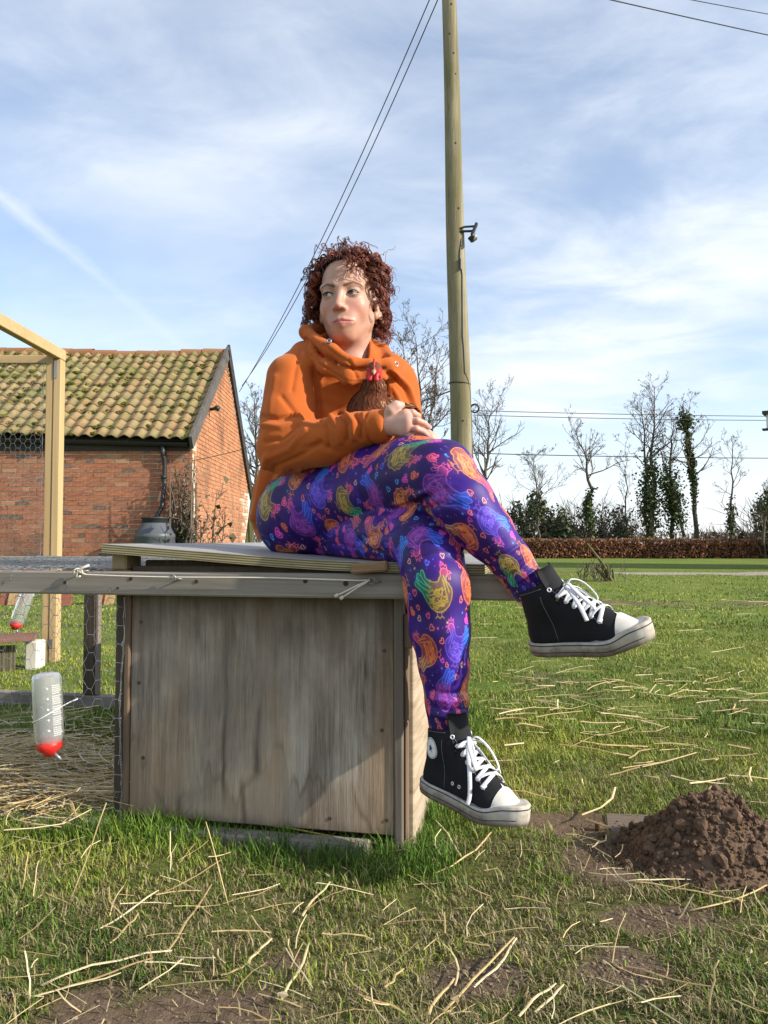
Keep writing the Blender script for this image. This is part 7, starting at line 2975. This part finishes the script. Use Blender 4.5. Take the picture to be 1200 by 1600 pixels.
allV, allQ, allT, allC, off = [], [], [], [], 0
G1, G2, G3 = A((0.036, 0.084, 0.010)), A((0.140, 0.205, 0.022)), A((0.320, 0.325, 0.056))
DEAD1, DEAD2 = A((0.185, 0.140, 0.062)), A((0.36, 0.285, 0.140))
for zone, (n, y0, y1, pw, w0, w1, h0, h1) in enumerate(((190000, 0.80, 2.7, 1.25, 0.0007, 0.0016, 0.013, 0.036), (150000, 2.6, 6.2, 1.15, 0.0013, 0.0027, 0.012, 0.032), (80000, 6.0, 18.0, 1.2, 0.003, 0.0065, 0.016, 0.040))):
    x, y = scatter(n, y0, y1, pw)
    bz = bare(x, y)
    u_, v_ = in_coop(x, y)
    keep = rg.uniform(0, 1, n) > bz * 0.96
    keep &= ~((u_ > -0.005) & (u_ < 0.70) & (v_ > 0.0) & (v_ < 1.11))
    keep &= ((x - 0.665) / 0.17) ** 2 + ((y - 1.625) / 0.165) ** 2 > 1.0
    keep &= ~((np.abs(x - 0.600) < 0.10) & (np.abs(y - 1.80) < 0.05))
    pen = (u_ > -1.6) & (u_ < 0) & (v_ > 0) & (v_ < 0.62)
    keep &= ~(pen & (rg.uniform(0, 1, n) < 0.8))
    tuft = fbm(x * (9 if zone == 0 else 4), y * (9 if zone == 0 else 4), 61)
    keep &= rg.uniform(0, 1, n) < sstep(0.22, 0.55, tuft) * 0.85 + 0.18
    x, y, u_, v_, tuft = x[keep], y[keep], u_[keep], v_[keep], tuft[keep]
    m_ = len(x)
    # lush strip along the foot of the coop and run, mown and trodden elsewhere
    lush = np.exp(-((v_ + 0.05) / 0.085) ** 2) * (u_ > -1.7) * (u_ < 0.80) * (v_ < 0.02)
    lush = np.maximum(lush, 0.8 * np.exp(-((u_ - 0.73) / 0.05) ** 2) * (v_ > -0.1) * (v_ < 1.2))
    lush = np.maximum(lush, 0.45 * sstep(0.60, 0.70, fbm(x * 3, y * 3, 71)) * (y < 3))
    lush = lush * sstep(0.25, 0.6, fbm(x * 6, y * 6, 72) + 0.15)
    hgt_ = rg.uniform(h0, h1, m_) * (0.65 + 0.7 * tuft) * (1 + 1.35 * lush)
    wid_ = rg.uniform(w0, w1, m_)
    lean = np.where(rg.uniform(0, 1, m_) < 0.5 + 0.35 * lush, 0.75, 1.35)
    cn_ = fbm(x * 2.4, y * 2.4, 81)
    q = np.clip(rg.uniform(0, 1, m_) * 0.70 + (cn_ - 0.5) * 1.3 + 0.06 - 0.20 * lush + 0.16 * sstep(1.6, 2.4, y), 0, 1)[:, None]
    col = np.where(q < 0.5, G1 * (1 - 2 * q) + G2 * 2 * q, G2 * (2 - 2 * q) + G3 * (2 * q - 1))
    near = 1 - sstep(1.25, 1.75, y)
    dead = rg.uniform(0, 1, m_) < (0.10 + 0.06 * near + 0.36 * near * sstep(0.36, 0.60, fbm(x * 4, y * 4, 91)) + 0.10 * near) * (1 - 0.85 * lush)
    qd = rg.uniform(0, 1, (m_, 1))
    col = np.where(dead[:, None], DEAD1 * (1 - qd) + DEAD2 * qd, col)
    patchy = sstep(0.42, 0.60, fbm(x * 3.3 + 5, y * 3.3, 97)) * near * (1 - lush)
    hgt_ = hgt_ * (1 - 0.45 * patchy)
    brown = (rg.uniform(0, 1, m_) < 0.45 * patchy)[:, None]
    col = np.where(brown, A((0.150, 0.115, 0.055)) * (0.6 + 0.9 * qd), col) * (0.72 + 0.5 * fbm(x * 5, y * 5, 98))[:, None]
    lw = np.clip(lush, 0, 1)[:, None] * 0.75
    col = col * (1 - lw) + A((0.078, 0.165, 0.017)) * (0.6 + 0.8 * qd) * lw
    V, Fq, Ft, C = blades(x, y, hgt_, wid_, lean, col)
    allV.append(V)
    allQ.append(Fq + off)
    allT.append(Ft + off)
    allC.append(C)
    off += len(V)
n = 60000
x, y = scatter(n, 0.80, 2.4, 1.2)
u_, v_ = in_coop(x, y)
keep = (rg.uniform(0, 1, n) > 0.75 * bare(x, y)) & ~((u_ > -0.9) & (u_ < 0.70) & (v_ > -0.06) & (v_ < 1.11)) & (rg.uniform(0, 1, n) < sstep(0.30, 0.62, fbm(x * 6, y * 6, 95)) + 0.15) & (((x - 0.665) / 0.17) ** 2 + ((y - 1.625) / 0.165) ** 2 > 1.0)
x, y = x[keep], y[keep]
m_ = len(x)
qd = rg.uniform(0, 1, (m_, 1))
V, Fq, Ft, C = blades(x, y, rg.uniform(0.012, 0.040, m_), rg.uniform(0.0006, 0.0013, m_), np.full(m_, 1.45), A((0.120, 0.098, 0.045)) * (1 - qd) + A((0.33, 0.275, 0.145)) * qd)
allV.append(V)
allQ.append(Fq + off)
allT.append(Ft + off)
allC.append(C)
go = link("grass", make_mesh("grass", np.concatenate(allV), [np.concatenate(allQ), np.concatenate(allT)], GRASSM.m, False, col=np.concatenate(allC)))
tag(go, "short trodden grass, longer along the foot of the coop", "grass", kind="stuff")

STRAWM = NT("straw", 0.6, 0.35)
sn = STRAWM.noise((90, 90, 90), 3)
STRAWM.col(STRAWM.mix(STRAWM.ramp(sn, [(0.4, 0), (0.7, 0.5)]), STRAWM.attr(), STRAWM.mix(1.0, STRAWM.attr(), (0.62, 0.55, 0.42), 'MULTIPLY')))
S1, S2, S3 = A((0.33, 0.235, 0.105)), A((0.60, 0.45, 0.215)), A((0.66, 0.57, 0.36))


def straw_col():
    q = rg.uniform()
    return S1 * (1 - 2 * q) + S2 * 2 * q if q < 0.5 else S2 * (2 - 2 * q) + S3 * (2 * q - 1)


def straw(m, x, y, L, a, r, zup, tilt=0.0, c=None):
    d = A((math.cos(a), math.sin(a), 0))
    n = 4
    t_ = np.linspace(-0.5, 0.5, n)
    bend = rg.normal(0, 0.06) * L
    kink = rg.uniform() < 0.25
    pts = A((x, y, 0)) + d * (t_ * L)[:, None] + A((-d[1], d[0], 0)) * (bend * (1 - 4 * t_ ** 2))[:, None]
    if kink:
        pts[-1] += A((-d[1], d[0], 0)) * L * rg.uniform(-0.25, 0.25)
    pts[:, 2] = gz(pts[:, 0], pts[:, 1]) + zup + (t_ + 0.5) * L * tilt
    m.tube(pts, r * rg.uniform(0.75, 1.0, n), 4, c=straw_col() if c is None else c, flat=rg.uniform(0.35, 0.9))


m = MB()
clumps = [(rg.uniform(0.15, 1.1), rg.uniform(1.8, 3.9)) for _ in range(26)]
for i in range(210):
    cx, cy = clumps[int(rg.integers(0, 26))]
    y = cy + rg.normal(0, 0.28)
    x = cx * cy / 2.4 + rg.normal(0, 0.20)
    if x < 0.12 + 0.2 * (y - 1.7):
        continue
    straw(m, x, y, 0.03 + 0.19 * rg.uniform() ** 1.4, rg.normal(0.15, 0.65), rg.uniform(0.0015, 0.0046), rg.uniform(0.012, 0.030), rg.normal(0, 0.08))
for i in range(40):
    y = rg.uniform(4.2, 9)
    straw(m, rg.uniform(0.5, 0.55 * y), y, rg.uniform(0.1, 0.3), rg.normal(0, 0.5), rg.uniform(0.002, 0.0035), 0.03)
for i in range(330):
    y = rg.uniform(0.88, 1.7)
    x = rg.uniform(-0.62, 0.62) * (y + 0.1)
    straw(m, x, y, rg.uniform(0.025, 0.12), rg.uniform(0, math.pi), rg.uniform(0.0006, 0.0015), rg.uniform(0.006, 0.026), rg.normal(0, 0.15))
tag(m.build("loose_straw", STRAWM.m), "loose straw strewn over the grass", "straw", kind="stuff")

m = MB()
Rm = Matrix.Rotation(CA, 4, 'Z')
for i in range(2600):
    u_ = -rg.uniform(0.01, 1.35)
    v_ = 0.005 + 0.95 * rg.uniform() ** 1.6
    dense = 1 - sstep(0.35, 0.75, v_)
    if rg.uniform() > 0.18 + 0.82 * dense:
        continue
    p = Mc @ Vector((u_, v_, 0))
    straw(m, p.x, p.y, rg.uniform(0.06, 0.26), CA + rg.normal(0.1, 0.55), rg.uniform(0.0012, 0.0028), rg.uniform(0.0, 0.075) * dense + 0.012, rg.normal(0, 0.12))
for i in range(420):
    p = Mc @ Vector((-rg.uniform(0.03, 1.3), rg.normal(-0.01, 0.055), 0))
    straw(m, p.x, p.y, rg.uniform(0.05, 0.22), CA + rg.normal(0.1, 0.6), rg.uniform(0.0011, 0.0024), rg.uniform(0.012, 0.060), rg.normal(0, 0.12))
tag(m.build("straw_bedding", STRAWM.m), "straw bedding spread inside the netting run", "straw", kind="stuff")


# the long stalks one notices in front of the coop: (base pixel, tip pixel, raised tip in m, radius)
def gd(py):
    return 780.0 / (py - 850.0)


NAMED = {0: "tall straw stalk leaning upright in the grass below the corner post of the netting run", 1: "thin straw stalk standing upright against the middle of the grey base board",
         2: "short thick straw stub standing upright by the end of the base board", 3: "straw stalk slanting through the turf halfway between coop and bare earth patch",
         7: "thickest straw stalk of the bundle along the rim of the bare earth patch", 10: "short straw stub standing upright beside the end of the straw bundle",
         11: "straw stalk rising from the turf at the far end of the bare earth patch", 20: "longest straw stalk lying aslant on the turf well below the hanging shoe",
         24: "pale straw stalk standing upright on the bare soil in front of the molehill", 26: "straw stalk lying flat along the foot of the molehill",
         28: "straw stalk slanting away from the molehill foot across the bare soil", 29: "straw stalk lying on the grass under the toe of the lower shoe"}
hm2 = MB()
HR_ = 0.80
hero = [((108, 1425), (166, 1256), 1, .0030), ((356, 1420), (322, 1284), 1, .0022), ((265, 1375), (267, 1300), 1, .0032), ((152, 1462), (248, 1405), 0, .0032), ((248, 1405), (346, 1352), 0, .0026),
        ((172, 1480), (215, 1446), 0, .0026), ((258, 1503), (330, 1392), 0, .0028), ((62, 1540), (268, 1503), 0, .0034), ((70, 1552), (240, 1514), 0, .0030), ((58, 1556), (190, 1536), 0, .0026),
        ((48, 1565), (40, 1485), 1, .0028), ((440, 1572), (482, 1480), 0, .0030), ((472, 1426), (516, 1384), 0, .0030), ((503, 1457), (584, 1475), 0, .0030), ((330, 1462), (425, 1466), 0, .0026),
        ((385, 1520), (425, 1478), 0, .0032), ((345, 1535), (386, 1526), 0, .0030), ((35, 1395), (45, 1330), 1, .0026), ((20, 1440), (66, 1410), 0, .0022), ((52, 1410), (60, 1345), 1, .0022),
        ((690, 1592), (805, 1483), 0, .0030), ((738, 1552), (808, 1482), 0, .0026), ((668, 1600), (712, 1546), 0, .0028), ((600, 1555), (630, 1528), 0, .0026), ((1108, 1598), (1122, 1498), 1, .0028),
        ((1062, 1446), (1084, 1396), 1, .0026), ((975, 1388), (1100, 1387), 0, .0028), ((985, 1385), (1165, 1428), 0, .0030), ((1078, 1436), (1200, 1404), 0, .0028), ((680, 1364), (768, 1310), 0, .0030),
        ((690, 1480), (712, 1560), 0, .0022), ((810, 1600), (870, 1560), 0, .0028), ((975, 1520), (1110, 1565), 0, .0026), ((720, 1342), (680, 1290), 0, .0024), ((640, 1600), (560, 1570), 0, .0026), ((835, 1592), (880, 1560), 0, .0026),
        ((0, 1300), (95, 1286), 0, .0030), ((20, 1240), (110, 1276), 0, .0026), ((150, 1300), (196, 1290), 0, .0024)]
for i, (a, b, up_, r_) in enumerate(hero):
    da = gd(a[1])
    db = da + 0.01 if up_ else gd(b[1])
    p0, p1 = P(a[0], a[1], da), P(b[0], b[1], db)
    p0.z = float(gz(p0.x, p0.y)) + 0.010
    if not up_:
        p1.z = float(gz(p1.x, p1.y)) + 0.018
    m = MB() if i in NAMED else hm2
    n = 6
    t_ = np.linspace(0, 1, n)[:, None]
    d = A(p1 - p0)
    pts = A(p0) * (1 - t_) + A(p1) * t_ + np.cross(d, A((0, 0, 1))) * (rg.normal(0, 0.05) * 4 * t_ * (1 - t_)) + rg.normal(0, 0.0012, (n, 3))
    if i in NAMED:
        pts -= A(p0)
    m.tube(pts, HR_ * r_ * A((1.0, 0.95, 1.08, 0.92, 0.95, 0.7)), 6, c=straw_col() * 1.05, flat=0.42)
    if i in NAMED:
        o = m.build("straw_stalk", STRAWM.m, None, True)
        o.location = p0
        tag(o, NAMED[i], "straw", "long straw stalks in front of the coop")
tag(hm2.build("scattered_straw", STRAWM.m), "more straw stalks scattered through the turf in front of the coop", "straw", kind="stuff")

# curled dead leaves and grass thatch
m = MB()
n = 170
y = rg.uniform(0.9, 2.3, n)
x = rg.uniform(-0.25, 0.62, n) * (y + 0.15)
C = np.stack([x, y, gz(x, y) + rg.uniform(0.012, 0.026, n)], 1)
U = rg.normal(0, 1, (n, 3)) * A((1, 1, 0.35))
U = U / np.linalg.norm(U, axis=1, keepdims=True) * rg.uniform(0.003, 0.009, (n, 1))
W = np.cross(U, rg.normal(0, 0.4, (n, 3)) + A((0, 0, 1))) * rg.uniform(0.25, 0.5, (n, 1))
q = rg.uniform(0, 1, (n, 1))
m.leaves(C, U, W, A((0.16, 0.105, 0.060)) * (1 - q) + A((0.40, 0.32, 0.20)) * q, fold=0.5)
tag(m.build("fallen_leaves", DRYLEAF if 'DRYLEAF' in globals() else STRAWM.m), "curled pale dead leaves among the grass", "leaves", kind="stuff")
m = MB()
for i in range(700):
    cx, cy, rx, ry = DIRT[int(rg.integers(0, 5))]
    x, y = cx + rg.normal(0, rx * 0.55), cy + rg.normal(0, ry * 0.55)
    if bare(x, y) < 0.35:
        continue
    s = 0.0008 + 0.0030 * rg.uniform() ** 2 * (2.2 if rg.uniform() < 0.03 else 1)
    v = icv * (1 + 0.25 * (vnoise(icv[:, 0] * 1.7 + i, icv[:, 1] * 1.7 + icv[:, 2], i) - 0.5)[:, None] * 2) * s * A((1.2, 1, 0.7))
    q = rg.uniform()
    m.add(v + A((x, y, float(gz(x, y)) + s * 0.2)), [icf], A((0.12, 0.085, 0.056)) * (1 - q) + A((0.24, 0.18, 0.13)) * q)
tag(m.build("crumbs_of_soil", DRYLEAF if 'DRYLEAF' in globals() else STRAWM.m), "crumbs of soil and grit on the bare patches", "soil", kind="stuff")
